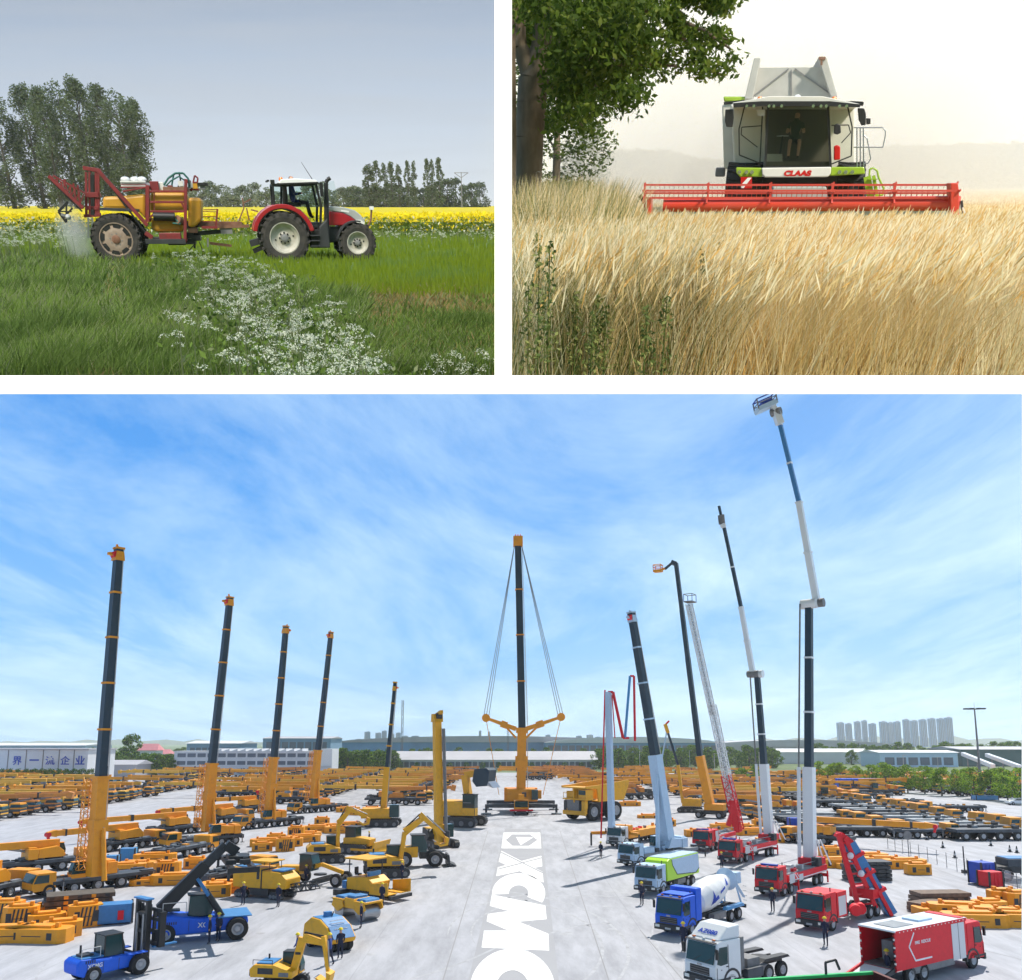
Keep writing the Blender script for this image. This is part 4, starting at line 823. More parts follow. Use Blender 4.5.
# ------------------------------------------------------------------ combine harvester
mat('combine_white', (.66, .64, .58), .4, var=.06, scale=1.5, coat=.2); mat('combine_green', (.28, .42, .02), .4, coat=.3, var=.08); mat('combine_grey', (.40, .39, .35), .55, var=.08); mat('header_red', (.62, .045, .02), .4, color2=(.52, .06, .04), scale=1, coat=.3); mat('reel_red', (.5, .06, .04), .5)
mat('cab_inside', (.12, .105, .085), .8); mat('cab_tint', (.52, .56, .48), .02, trans=1.0); MATS['cab_tint'].node_tree.nodes['Principled BSDF'].inputs['IOR'].default_value = 1.25; mat('clear_glass', (.95, .96, .95), .03, trans=1.0); MATS['clear_glass'].node_tree.nodes['Principled BSDF'].inputs['IOR'].default_value = 1.04; mat('tank_grey', (.42, .41, .38), .6, var=.1)
def textmesh(s, m, size=1, ext=.01, bold=0, shear=0, sx=1):
    c = bpy.data.curves.new('lettering', 'FONT'); c.body = s; c.size = size; c.extrude = ext; c.offset = bold; c.shear = shear; c.align_x = 'CENTER'; c.align_y = 'CENTER'
    o = bpy.data.objects.new('lettering', c); S.collection.objects.link(o); dg = bpy.context.evaluated_depsgraph_get()
    me = bpy.data.meshes.new_from_object(o.evaluated_get(dg)); bpy.data.objects.remove(o); me.materials.clear(); me.materials.append(MATS[m]); return me
def make_combine():
    P0 = gp(2, 803, 222.5); YAW = -14; pl = Plane(2, P0, YAW)
    K = lambda X, Y, off=0: pl(700 + X / 5.389, 40 + Y / 5.389, off)
    G = lambda X, Y, off=0: pl(630 + X / 2.926, 40 + Y / 2.926, off)
    t = thing('combine_harvester', 'white and green combine harvester facing forward with its wide red header down', 'combine harvester')
    q = lambda pts, off=0: [K(*p, off) for p in pts]
    def bx(name, pts, y0, y1, m_, bev=.0, par=None): m = MB(); m.prism(q(pts, y0), y0, y1, m_); return m.build(name, par or t, bev)
    def bar(m, a, b, y, w_=.05, h=None, mm='black', y2=None): A, B = K(*a, y), K(*b, y if y2 is None else y2); m.beam((A[0], y, A[1]), (B[0], y if y2 is None else y2, B[1]), w_, h or w_, mm)
    def rod(m, pts, y, r, mm): a = [K(*p, y) for p in pts]; m.path([(x, y, z) for x, z in a], r, mm, 8)
    bx('body', [(165, 345), (838, 345), (838, 700), (185, 700)], 1.55, 7.2, 'combine_white', .06)
    bx('side_panel', [(118, 350), (185, 340), (195, 700), (128, 690)], 2.4, 7.0, 'combine_white', .05)
    bx('side_cover', [(125, 304), (250, 304), (235, 335), (130, 332)], 2.3, 5.0, 'combine_green', .04)
    # grain tank extension
    tk = bx('grain_tank', [(316, 150), (684, 146), (736, 305), (280, 305)], 2.6, 2.68, 'tank_grey')
    m = MB(); 
    for a, b in (((478, 155), (290, 300)), ((512, 155), (712, 298)), ((492, 160), (492, 300))): bar(m, a, b, 2.57, .035, mm='grey')
    m.build('brace', tk)
    for pts in ([(292, 96), (327, 96), (282, 318), (240, 318)], [(637, 93), (682, 93), (742, 304), (705, 304)]): bx('tank_side', pts, 2.2, 5.2, 'tank_grey', .02)
    bx('tank_rear', [(316, 150), (684, 146), (720, 305), (290, 305)], 5.1, 5.18, 'tank_grey')
    m = MB(); bar(m, (640, 98), (676, 98), 2.18, .08, mm='rust'); bar(m, (655, 102), (655, 135), 2.18, .06, mm='rust'); m.build('hinge', t)
    # cab
    bx('cab_back', [(352, 352), (695, 352), (700, 690), (355, 690)], 1.45, 1.53, 'cab_inside')
    bx('cab_floor', [(352, 655), (700, 655), (700, 690), (352, 690)], .05, 1.45, 'cab_inside')
    m = MB()
    for a, b, w_ in (((368, 352), (350, 688), .07), ((690, 352), (704, 688), .07), ((355, 352), (698, 352), .06), ((350, 684), (704, 684), .06)): bar(m, a, b, 0, w_)
    for a, b, w_ in (((338, 358), (322, 680), .045), ((240, 358), (210, 480), .04), ((210, 480), (212, 620), .04), ((212, 620), (325, 665), .04), ((225, 470), (335, 462), .03), ((225, 470), (222, 510), .03), ((222, 510), (310, 578), .03), ((795, 356), (820, 470), .04), ((820, 470), (815, 625), .04), ((815, 625), (710, 668), .04), ((708, 460), (800, 458), .03), ((800, 458), (812, 500), .03), ((812, 500), (762, 555), .03)): bar(m, a, b, .35 if a[0] in (240, 210, 212, 795, 820, 815) else .3, w_)
    m.build('cab_frame', t)
    m = MB(); m.prism(q([(362, 356), (694, 356), (702, 682), (354, 682)], .03), .03, .045, 'cab_tint'); m.build('windscreen', t)
    m = MB(); m.prism(q([(240, 358), (338, 358), (322, 665), (213, 625), (210, 480)], .4), .40, .41, 'clear_glass'); m.build('side_window', t)
    m = MB(); m.prism(q([(712, 358), (795, 358), (820, 470), (815, 625), (712, 668)], .4), .40, .41, 'clear_glass'); m.build('side_window', t)
    bx('roof', [(175, 338), (330, 312), (370, 303), (660, 303), (705, 312), (862, 345), (860, 352), (180, 352)], -.25, 1.9, 'combine_white', .04)
    m = MB(); bar(m, (128, 342), (240, 330), -.1, .08); m.prism(q([(180, 340), (330, 330), (700, 330), (862, 346), (862, 362), (700, 356), (340, 356), (180, 362)], -.32), -.34, -.2, 'black'); bar(m, (700, 335), (880, 345), -.1, .1); bar(m, (810, 335), (875, 338), -.1, .06); rl = m.build('lamp_rail', t)
    for X in (252, 290, 372, 398, 440, 610, 652, 680, 752, 790): m = MB(); p = K(X, 356, -.4); m.lathe([(.045, -.42), (.04, -.40), (.03, -.36)], 'chrome', 10, 'y', c=(p[0], 0, p[1]), close=True); m.build('lamp', rl)
    for X in (320, 720): m = MB(); p = K(X, 330, -.1); m.lathe([(.09, p[1] - .04), (.09, p[1] + .06), (.06, p[1] + .12), (.01, p[1] + .13)], 'lamp_orange', 12, 'z', c=(p[0], -.12, 0)); m.build('beacon', t)
    m = MB(); p = K(525, 308, -.1); m.ball((p[0], -.1, p[1]), .1, 'white', 12, 8, (1, 1, .7)); m.tube((p[0], -.1, p[1] - .1), (p[0], -.1, p[1] - .03), .1, .1, 'black', 12); m.build('gps_dome', t)
    for pts in ([(136, 374), (180, 372), (182, 420), (176, 468), (142, 468), (134, 440)], [(850, 366), (886, 368), (895, 400), (894, 458), (870, 460), (856, 430)], [(896, 420), (920, 422), (920, 452), (897, 455)], [(724, 456), (740, 450), (758, 458), (760, 500), (742, 510), (722, 504)]): bx('mirror', pts, -.25, -.15, 'black', .02)
    bx('fire_extinguisher', [(722, 572), (738, 565), (756, 572), (756, 645), (722, 648)], .02, .16, 'lamp_red', .03)
    bx('storage_box', [(362, 614), (443, 614), (445, 675), (360, 675)], .25, .6, 'tank_grey', .01)
    bx('number_board', [(310, 375), (352, 375), (350, 408), (308, 408)], -.06, -.04, 'light_grey')
    bx('lower_panel', [(332, 689), (708, 684), (704, 722), (690, 738), (350, 740), (335, 725)], -.18, .9, 'combine_white', .03)
    g1 = bx('corner_panel', [(195, 686), (332, 689), (337, 738), (215, 738), (195, 715)], -.1, 1.2, 'combine_green', .03); g2 = bx('corner_panel', [(708, 684), (885, 684), (890, 722), (702, 732)], -.1, 1.2, 'combine_green', .03)
    for X in (212, 250, 280, 752, 785, 820): m = MB(); p = K(X, 712, -.12); m.lathe([(.06, -.15), (.055, -.13), (.045, -.10)], ['chrome', 'dark'], 12, 'y', c=(p[0], 0, p[1]), close=True); m.build('headlight', g1 if X < 500 else g2)
    me = textmesh('CLAAS', 'lamp_red', .24, .004, .016, .12); o = mobj('lettering', me, t); a, b = K(450, 720, -.2), K(598, 718, -.2); wd = max(v.co.x for v in me.vertices) - min(v.co.x for v in me.vertices); o.location = ((a[0] + b[0]) / 2, -.19, a[1]); o.rotation_euler = (R(90), 0, 0); o.scale = ((b[0] - a[0]) / wd, .85, 1)
    for Y in range(8): pass
    bx('underbody', [(180, 738), (890, 730), (885, 860), (185, 860)], .9, 5, 'black')
    bx('feeder_house', [(395, 790), (680, 790), (700, 900), (380, 900)], -1.9, .9, 'combine_grey', .03)
    for x0, x1 in ((135, 330), (735, 885)):
        a, b = K(x0, 800, .6), K(x1, 800, .6); c_ = ((a[0] + b[0]) / 2); w_ = b[0] - a[0]; m = MB(); rr = .88
        m.lathe([(.4, -w_ / 2), (rr * .95, -w_ / 2), (rr, -w_ * .4), (rr, w_ * .4), (rr * .95, w_ / 2), (.4, w_ / 2)], 'tyre', 32, 'x', c=(c_, 1.5, rr), close=True)
        for i in range(20):
            M_ = Matrix.Translation((c_, 1.5, rr)) @ Matrix.Rotation(2 * math.pi * i / 20, 4, 'X')
            for sd in (-1, 1): m.beam((0, .05, rr * 1.01), (sd * w_ * .48, .22, rr * 1.0), .07, .08, 'tyre', M=M_)
        m.build('wheel', t)
    for xx in (175, 860): p = K(xx, 800, 6); m = MB(); m.lathe([(.3, -.22), (.6, -.22), (.62, 0), (.6, .22), (.3, .22)], 'tyre', 24, 'x', c=(p[0], 6.0, .62), close=True); m.build('rear_wheel', t)
    m = MB(); p = K(110, 712, 3); m.box((p[0], 3, p[1]), (.34, .5, .3), 'grey'); m.build('side_box', t, .05)
    s_ = bx('warning_sign', [(220, 738), (280, 738), (280, 800), (220, 800)], -.2, -.18, 'lamp_red'); m = MB(); m.prism(q([(222, 780), (258, 742), (278, 742), (235, 798), (222, 798)], -.21), -.205, -.2, 'white'); m.build('stripe', s_)
    m = MB(); rod(m, [(828, 472), (985, 472), (1000, 490), (998, 520), (985, 578), (828, 578)], .6, .018, 'steel'); rod(m, [(846, 472), (846, 684)], .6, .018, 'steel'); rod(m, [(864, 472), (864, 684)], .6, .02, 'steel'); rod(m, [(880, 472), (882, 684)], .7, .02, 'steel'); rod(m, [(885, 515), (900, 530), (920, 640), (905, 665), (882, 665)], .8, .018, 'steel'); m.build('handrail', t)
    m = MB(); rod(m, [(912, 730), (915, 695), (935, 690), (955, 705), (962, 740), (990, 800), (985, 835), (958, 838)], .5, .03, 'combine_green'); bar(m, (900, 735), (920, 850), .5, .05, .22, 'combine_green'); bar(m, (935, 730), (955, 850), .5, .06, .1, 'combine_green'); 
    for Y in (750, 785, 820): bar(m, (905, Y), (955, Y), .5, .2, .03, 'combine_green')
    m.build('ladder', t)
    # header
    hy = -3.0
    def gb(m, a, b, y, w_, h=None, mm='reel_red'): A, B = G(*a, y), G(*b, y); m.beam((A[0], y, A[1]), (B[0], y, B[1]), w_, h or w_, mm)
    hd = bpy.data.objects.new('header', None); link(hd, t)
    m = MB(); a, b = G(98, 483, hy), G(962, 478, hy); m.tube((a[0], hy, a[1]), (b[0], hy, b[1]), .20, .20, 'header_red', 20); m.build('auger', hd)
    m = MB(); a, b = G(98, 500, hy + .9), G(965, 500, hy + .9); m.box(((a[0] + b[0]) / 2, hy + .9, .32), (b[0] - a[0], .06, .62), 'combine_grey'); m.box(((a[0] + b[0]) / 2, hy + .4, .13), (b[0] - a[0], 1.2, .05), 'combine_green'); m.box(((a[0] + b[0]) / 2, hy - .35, .2), (b[0] - a[0], .06, .08), 'combine_green'); m.build('cutter_table', hd)
    m = MB()
    for (Y, y) in ((424, hy + .1), (441, hy - .6), (448, hy + .6), (462, hy - .2)): gb(m, (43, Y), (955, Y), y, .055)
    m.build('reel_bars', hd)
    m = MB()
    for Y, y, dz in ((424, hy + .1, .10), (441, hy - .6, .22), (448, hy + .6, .2)):
        a, b = G(46, Y, y), G(952, Y, y)
        for i in range(62): x = a[0] + (b[0] - a[0]) * i / 61; z = a[1] + (b[1] - a[1]) * i / 61; m.tube((x, y, z), (x, y + .03, z - dz), .010, .007, 'reel_red', 4)
    m.build('tines', hd)
    for X in (43, 228, 410, 592, 773, 952):
        m = MB(); gb(m, (X, 418), (X, 500), hy - .1, .05, .08); c0 = G(X, 450, hy)
        for an in range(5): a_ = math.radians(72 * an + 90); m.beam((c0[0], hy, c0[1]), (c0[0], hy + math.cos(a_) * .6, c0[1] + math.sin(a_) * .32), .04, .05, 'reel_red')
        m.build('reel_arm', hd)
    for X0, X1 in ((945, 966), (46, 58)): m = MB(); m.prism([G(X0, 418, hy - .8), G(X1, 418, hy - .8), G(X1 + 4, 440, hy - .8), G(X1 + 4, 515, hy - .8), G(X0, 515, hy - .8)] if X0 > 500 else [G(X0, 460, hy - .8), G(X1, 460, hy - .8), G(X1, 512, hy - .8), G(X0, 512, hy - .8)], hy - .5, hy + .1, 'header_red'); m.build('end_plate', hd, .02)
    m = MB(); gb(m, (970, 470), (974, 512), hy - .2, .06, mm='dark'); gb(m, (974, 490), (982, 518), hy - .4, .04, mm='white'); gb(m, (28, 455), (40, 470), hy, .12, mm='black'); m.build('divider', hd)
    place(t, P0, YAW)
    sx, sz = K(505, 560, .9)
    st = MB(); st.box((0, 0, .28), (.5, .5, .5), 'cab_inside'); st.box((-.25, 0, .85), (.12, .5, .75), 'cab_inside'); so = st.build('seat', t, .04); so.location = (sx, .95, K(505, 650, .9)[1]); so.rotation_euler = (0, 0, R(-90))
    m = MB(); a = K(430, 620, .4); b = K(445, 520, .5); m.tube((a[0], .4, a[1]), (b[0], .5, b[1]), .04, .03, 'black', 6); m.lathe([(.18, 0), (.2, .012), (.18, .024), (.16, .012), (.18, 0)], 'light_grey', 16, 'z', c=(b[0], .45, b[1])); m.build('steering_wheel', t)
    dr = mobj('person', person_mesh('operator_body', 'sit', 'cloth_green', 'cloth_dark', False, shorts=True)); tag(dr, 'operator in dark green shirt and shorts sitting in the combine cab', 'person')
    w_ = pl.P + pl.h * sx + pl.n * .85; place(dr, (w_.x, w_.y, K(505, 650, .9)[1] + .02), YAW - 90)
make_combine()
# ================================================================== PIECE 3: the machinery yard
CUR[0] = 3
def concrete():
    m = mat('concrete', (.40, .41, .45), .85, color2=(.46, .47, .51), scale=.05, detail=9)
    t = m.node_tree; b = t.nodes['Principled BSDF']; src = b.inputs['Base Color'].links[0].from_socket
    tcn = t.nodes.new('ShaderNodeTexCoord'); br = t.nodes.new('ShaderNodeTexBrick'); br.offset = 0; br.inputs['Scale'].default_value = 1; br.inputs['Brick Width'].default_value = 9; br.inputs['Row Height'].default_value = 12; br.inputs['Mortar Size'].default_value = .035; br.inputs['Mortar Smooth'].default_value = .6
    br.inputs['Color1'].default_value = (1, 1, 1, 1); br.inputs['Color2'].default_value = (.94, .94, .95, 1); br.inputs['Mortar'].default_value = (.80, .80, .81, 1); t.links.new(tcn.outputs['Object'], br.inputs['Vector'])
    n2 = t.nodes.new('ShaderNodeTexNoise'); n2.inputs['Scale'].default_value = .4; n2.inputs['Detail'].default_value = 8; n2.inputs['Roughness'].default_value = .7; mp = t.nodes.new('ShaderNodeMapping'); mp.inputs['Scale'].default_value = (1.6, .35, 1); mp.inputs['Rotation'].default_value = (0, 0, .5); t.links.new(tcn.outputs['Object'], mp.inputs[0]); t.links.new(mp.outputs[0], n2.inputs['Vector'])
    r = t.nodes.new('ShaderNodeMapRange'); r.inputs[1].default_value = .35; r.inputs[2].default_value = .62; r.inputs[3].default_value = .74; r.inputs[4].default_value = 1.04; t.links.new(n2.outputs[0], r.inputs[0])
    a = t.nodes.new('ShaderNodeMix'); a.data_type = 'RGBA'; a.blend_type = 'MULTIPLY'; a.inputs['Factor'].default_value = 1; t.links.new(src, a.inputs['A']); t.links.new(br.outputs[0], a.inputs['B'])
    c = t.nodes.new('ShaderNodeMix'); c.data_type = 'RGBA'; c.blend_type = 'MULTIPLY'; c.inputs['Factor'].default_value = 1; t.links.new(a.outputs['Result'], c.inputs['A']); t.links.new(r.outputs[0], c.inputs['B']); t.links.new(c.outputs['Result'], b.inputs['Base Color'])
concrete()
mat('road_grey', (.315, .32, .345), .8, color2=(.35, .355, .38), scale=.15, detail=8); mat('road_paint', (.80, .80, .80), .7, color2=(.55, .56, .58), scale=1.3, detail=10, thr=(.5, .74)); mat('plain', (.08, .13, .04), .95, color2=(.14, .18, .07), scale=.02); mat('seam', (.28, .28, .29), .9)
mat('crane_yellow', (.86, .33, .004), .5, color2=(.62, .22, .015), scale=1.2, detail=10, thr=(.5, .9)); mat('machine_yellow', (.82, .40, .006), .5, color2=(.55, .27, .02), scale=1.6, detail=10, thr=(.5, .85)); mat('navy', (.006, .03, .055), .5, coat=.0, var=.1); mat('deck', (.045, .055, .07), .55, var=.35, scale=1.2); mat('deck_pale', (.22, .25, .28), .6, var=.3, scale=1)
mat('truck_red', (.72, .002, .015), .55, coat=.0, var=.06); mat('truck_blue', (.002, .11, .70), .55, coat=.0, var=.06); mat('pale_blue', (.46, .62, .80), .45, coat=.1, var=.05); mat('sky_blue', (.06, .30, .62), .4, coat=.3); mat('lime', (.45, .78, .01), .4, coat=.3); mat('truck_white', (.76, .78, .80), .35, coat=.3); mat('hood_blue', (.04, .20, .46), .5, coat=.1, var=.1)
mat('glass_teal', (.004, .045, .05), .12); mat('rim_grey', (.38, .38, .40), .5); mat('silver_door', (.62, .62, .64), .45, .2); mat('plate_brown', (.10, .08, .06), .8, var=.3); mat('helmet', (.85, .65, .02), .4); mat('beam_brown', (.16, .11, .08), .8, var=.3); mat('green_paint', (.02, .5, .12), .4); mat('maroon', (.12, .02, .015), .7, var=.3)
leafmat('tree_dark', (.03, .07, .015), (.055, .11, .025), .3, .3); leafmat('tree_mid', (.07, .17, .02), (.12, .24, .03), .3, .4); leafmat('tree_bright', (.30, .46, .03), (.40, .55, .05), .3, .5)  # leaf greens from dark to bright yellow-green, mixed at random
mat('wall_white', (.66, .68, .72), .7, var=.05, scale=.2); mat('roof_grey', (.42, .42, .46), .7, var=.08, scale=.1); mat('roof_pale', (.62, .64, .68), .7, var=.05, scale=.1); mat('wall_blue', (.10, .28, .50), .6, var=.15, scale=.05); mat('win_dark', (.10, .13, .18), .3); mat('roof_pink', (.6, .22, .25), .8); mat('tower_blue', (.20, .34, .50), .7, var=.1, scale=.01); mat('roof_green', (.05, .12, .12), .7); mat('sign_blue', (.01, .06, .45), .5)  # the tower blue has distance haze mixed into the wall colour

def flat(name, pts, m, z=0.):
    me = bpy.data.meshes.new(name); me.from_pydata([(x, y, z) for x, y in pts], [], [list(range(len(pts)))]); me.materials.append(MATS[m]); o = mobj(name, me); return struct(o)
flat('ground', [(-3000, -200), (3000, -200), (9000, 9000), (-9000, 9000)], 'plain', -.05)
flat('yard_pavement', [(-420, 10), (420, 10), (420, 372), (-420, 372)], 'concrete')
r0, r1, r2, r3 = gp(3, 466, 990), gp(3, 560, 990), gp(3, 541, 829), gp(3, 505, 829)
flat('painted_lane', [(r0.x, r0.y), (r1.x, r1.y), (r2.x, r2.y), (r3.x, r3.y)], 'road_grey', .004)
def seams():
    mb = MB()
    for (a, b) in (((560, 831), (612, 990)), ((488, 831), (440, 990)), ((640, 930), (700, 1000)), ((700, 880), (1023, 960)), ((900, 855), (1030, 905))):
        A, B = gp(3, *a), gp(3, *b); d = (B - A).normalized(); n = Vector((-d.y, d.x, 0)) * .035
        mb.add([(A - n) + Vector((0, 0, .006)), (A + n) + Vector((0, 0, .006)), (B + n) + Vector((0, 0, .006)), (B - n) + Vector((0, 0, .006))], [(0, 1, 2, 3)], 'seam')
    struct(mb.build('pavement_joints'))
seams()
def floor_letters():
    t = bpy.data.objects.new('floor_lettering', None); COL[3].objects.link(t); struct(t)
    def G_(X, Y): return gp(3, 465 + X / 6.32, 825 + Y / 6.32)
    def put(name, layers):
        V = []; F = []; M_ = []; ms = ['road_paint', 'road_grey']
        for pts, z, m_ in layers:
            b = len(V); V += [(p.x, p.y, z) for p in (G_(*q) for q in pts)]; F.append(list(range(b, len(V)))); M_.append(ms.index(m_))
        me = bpy.data.meshes.new(name); me.from_pydata(V, [], F)
        for m_ in ms: me.materials.append(MATS[m_])
        me.polygons.foreach_set('material_index', M_); mobj(name, me, t)
    P_, Gy = 'road_paint', 'road_grey'
    put('emblem', [([(243, 48), (475, 48), (482, 148), (230, 148)], .010, P_), ([(298, 60), (410, 60), (458, 95), (405, 132), (300, 132), (258, 95)], .018, Gy), ([(322, 77), (432, 79), (352, 129)], .026, P_)])
    put('letter_x', [([(230, 163), (490, 296), (497, 365), (400, 318), (213, 232)], .010, P_), ([(483, 195), (489, 262), (197, 325), (207, 268)], .018, P_), ([(226, 176), (228, 170), (492, 300), (492, 307)], .026, Gy), ([(207, 284), (209, 278), (487, 205), (487, 211)], .034, Gy)])
    def strip(name, cx, cy, ro, ri, a0, a1, z, n=30):
        V = []; F = []
        for i in range(n + 1):
            a = R(a0 + (a1 - a0) * i / n); o_ = G_(cx + ro[0] * math.cos(a), cy - ro[1] * math.sin(a)); q = G_(cx + ri[0] * math.cos(a), cy - ri[1] * math.sin(a)); V += [(o_.x, o_.y, z), (q.x, q.y, z)]
        for i in range(n): F.append((2 * i, 2 * i + 1, 2 * i + 3, 2 * i + 2))
        me = bpy.data.meshes.new(name); me.from_pydata(V, [], F); me.materials.append(MATS['road_paint']); mobj(name, me, t)
    strip('letter_c', 339, 432, (168, 126), (62, 50), 184, -28, .010)
    M_ = [(170, 440), (340, 475), (508, 510), (516, 596), (340, 612), (527, 688), (532, 795), (105, 775), (120, 668), (275, 668), (137, 610), (145, 562), (275, 545), (157, 512)]
    put('letter_m', [([M_[i] for i in (0, 1, 2, 3, 4, 12, 13)], .010, P_), ([M_[i] for i in (12, 4, 9, 10, 11)], .010, P_), ([M_[i] for i in (9, 4, 5, 6, 7, 8)], .010, P_)])
    strip('letter_g', 300, 1045, (270, 262), (108, 125), 215, -30, .018)
floor_letters()

def two(f, r):
    a, b = gp(3, *f), gp(3, *r); d = a - b; return (a + b) / 2, math.degrees(math.atan2(d.y, d.x)), d.length
WH = {}
def wheel_mesh(r, w, style='rim_grey'):
    k = (round(r, 2), round(w, 2), style)
    if k not in WH:
        m = MB(); h = w / 2; m.lathe([(r * .55, -h), (r * .9, -h), (r, -h * .7), (r, h * .7), (r * .9, h), (r * .55, h)], 'tyre', 20)
        for s_ in (-1, 1): m.lathe([(r * .57, s_ * h), (r * .5, s_ * h * .85), (r * .34, s_ * h * .45), (r * .2, s_ * h * .9), (.01, s_ * h * .95)], style, 14)
        WH[k] = m.mesh('wheel')
    return WH[k]
def wheels(t, xs, r=.52, w=.34, y=1.08, style='rim_grey', name='wheel'):
    for x in xs:
        for s_ in (-1, 1): o = mobj(name, wheel_mesh(r, w, style), t); o.location = (x, s_ * y, r)
def truck_cab(t, xf, paint, h=3.0, ln=2.1, w=2.5, z0=.5, bump=None, grille='black', glassm='glass_teal', white_top=None):
    m = MB(); y = w / 2; m.prism([(xf - ln, z0 + .2), (xf - .1, z0 + .1), (xf, z0 + .4), (xf, 1.55), (xf - .06, 1.62), (xf - .3, h - .12), (xf - .5, h), (xf - ln, h)], -y, y, paint)
    c = m.build('cab', t, .05)
    m = MB(); m.beam((xf + .0, 0, 1.68), (xf - .27, 0, h - .22), w * .88, .05, glassm); m.build('windscreen', c)
    for s_ in (-1, 1):
        m = MB(); m.prism([(xf - .18, 1.72), (xf - .42, h - .35), (xf - 1.15, h - .35), (xf - 1.15, 1.65), (xf - .5, 1.6)], s_ * y, s_ * (y + .02), glassm); m.build('side_window', c)
        m = MB(); m.prism(arc(xf - 1.5, .55, .80, 0, 180, 10) + arc(xf - 1.5, .55, .66, 180, 0, 10), s_ * (y - .3), s_ * (y + .03), 'dark'); m.build('wheel_arch', t)
        m = MB(); m.beam((xf - .16, s_ * (y + .012), 1.5), (xf - .16, s_ * (y + .012), .7), .02, .03, 'dark'); m.beam((xf - 1.22, s_ * (y + .012), h - .25), (xf - 1.22, s_ * (y + .012), 1.3), .02, .03, 'dark'); m.box((xf - 1.08, s_ * (y + .03), 1.5), (.16, .04, .05), 'black'); m.build('door_trim', c)
    m = MB(); m.box((xf + .01, 0, 1.22), (.04, w * .62, .46), grille)
    for i in range(3): m.box((xf + .035, 0, 1.08 + .14 * i), (.03, w * .6, .03), 'grey')
    m.box((xf + .03, 0, 1.55), (.03, .35, .1), 'steel'); m.build('grille', c)
    m = MB(); m.box((xf + .02, 0, z0 + .16), (.22, w + .04, .42), bump or 'dark'); b = m.build('bumper', t, .04)
    for s_ in (-1, 1):
        m = MB(); m.box((xf + .14, s_ * w * .38, z0 + .24), (.03, .38, .2), 'lamp_white'); m.build('headlight', t)
        m = MB(); m.box((xf - .08, s_ * (y + .10), 2.3), (.12, .16, .56), 'black'); m.tube((xf - .1, s_ * y, 2.6), (xf - .02, s_ * (y + .22), 2.6), .03, .03, 'black', 5); m.build('mirror', t)
    m = MB(); m.box((xf - .2, 0, h - .1), (.3, w * .9, .05), 'dark'); m.beam((xf + .03, -.5, 1.7), (xf - .08, .1, 2.1), .02, .03, 'black'); m.beam((xf + .03, .4, 1.7), (xf - .08, 1.0, 2.1), .02, .03, 'black'); m.box((xf + .14, 0, z0 + .1), (.02, .5, .14), 'light_grey'); m.box((xf + .03, 0, .9), (.05, w * .8, .1), 'dark'); m.tube((xf - 1.9, .9, h), (xf - 1.9, .9, h + .3), .05, .05, 'dark', 6)
    for s_ in (-1, 0, 1): m.box((xf - .45, s_ * .8, h + .03), (.12, .2, .07), 'lamp_orange' if s_ else 'lamp_white')
    for s_ in (-1, 1): m.box((xf - .75, s_ * (y - .02), z0 + .28), (1.2, .12, .12), 'dark'); m.box((xf - .55, s_ * (y + .03), 1.35), (.05, .03, .05), 'black')
    m.build('visor_and_steps', t)
    return c
def chassis(t, x0, x1, z=.95, m_='dark', w=.9):
    m = MB(); m.box(((x0 + x1) / 2, w / 2, z), (x1 - x0, .12, .28), m_); m.box(((x0 + x1) / 2, -w / 2, z), (x1 - x0, .12, .28), m_)
    n = int((x1 - x0) / 1.2)
    for i in range(n + 1): m.box((x0 + .1 + (x1 - x0 - .2) * i / n, 0, z), (.1, w, .2), m_)
    m.box(((x0 + x1) / 2, .95, z - .15), ((x1 - x0) * .22, .5, .5), 'grey'); m.box(((x0 + x1) / 2 + .3, -.95, z - .15), ((x1 - x0) * .18, .5, .5), 'dark')
    m.build('chassis', t)
VS, BW = .86, .69
def hero(name, label, cat, f, r, group=None, Lr=None, vs=None):
    vs = vs or VS; c, yaw, L = two(f, r); L /= vs; t = thing(name, label, cat, group); place(t, c, yaw, vs)
    return t, (min(max(L, Lr[0]), Lr[1]) if Lr else L)
def loc_of(t, P):   # yard point -> thing's own axes
    return (t.matrix_world.inverted() @ (FM[3] @ Vector(P)))
def ring_sections(t, p0, p1, w0, w1, m_, n, collar, name='boom_section', lap=0.0):
    p0, p1 = Vector(p0), Vector(p1)
    for i in range(n):
        a, b = p0.lerp(p1, i / n), p0.lerp(p1, (i + 1) / n); wa = w0 + (w1 - w0) * i / n; wb = w0 + (w1 - w0) * (i + .5) / n
        m = MB(); m.beam(a, b, wa * .92, wa, m_, wa * .9, wa * .98)
        if collar: d = (p1 - p0).normalized(); m.beam(b - d * .16, b + d * .05, wa * 1.12, wa * 1.18, collar); m.beam(b - d * .12, b - d * .02, wa * 1.5, wa * .3, collar)
        m.build(name, t)
def boomhead(t, p, d, w, m_='crane_yellow', red=True, side=1):
    m = MB(); p = Vector(p); d = Vector(d).normalized(); s_ = d.orthogonal().normalized() * 0 + Vector((side, 0, 0))
    m.beam(p - d * .2, p + d * w * .9, w * 1.15, w * 1.3, m_, w * .9, w * 1.1)
    m.beam(p + d * w * .5, p + d * w * .5 + s_ * w * 1.3, w * .7, w * .6, m_, w * .4, w * .3)
    if red: m.beam(p + d * w * .2 + s_ * w * .4, p + d * w * .8 + s_ * w * .7, w * .9, w * .6, 'truck_red')
    m.beam(p + d * w * .8, p + d * w * 1.8 + s_ * w * .3, w * .2, w * .2, m_)
    m.build('boom_head', t)
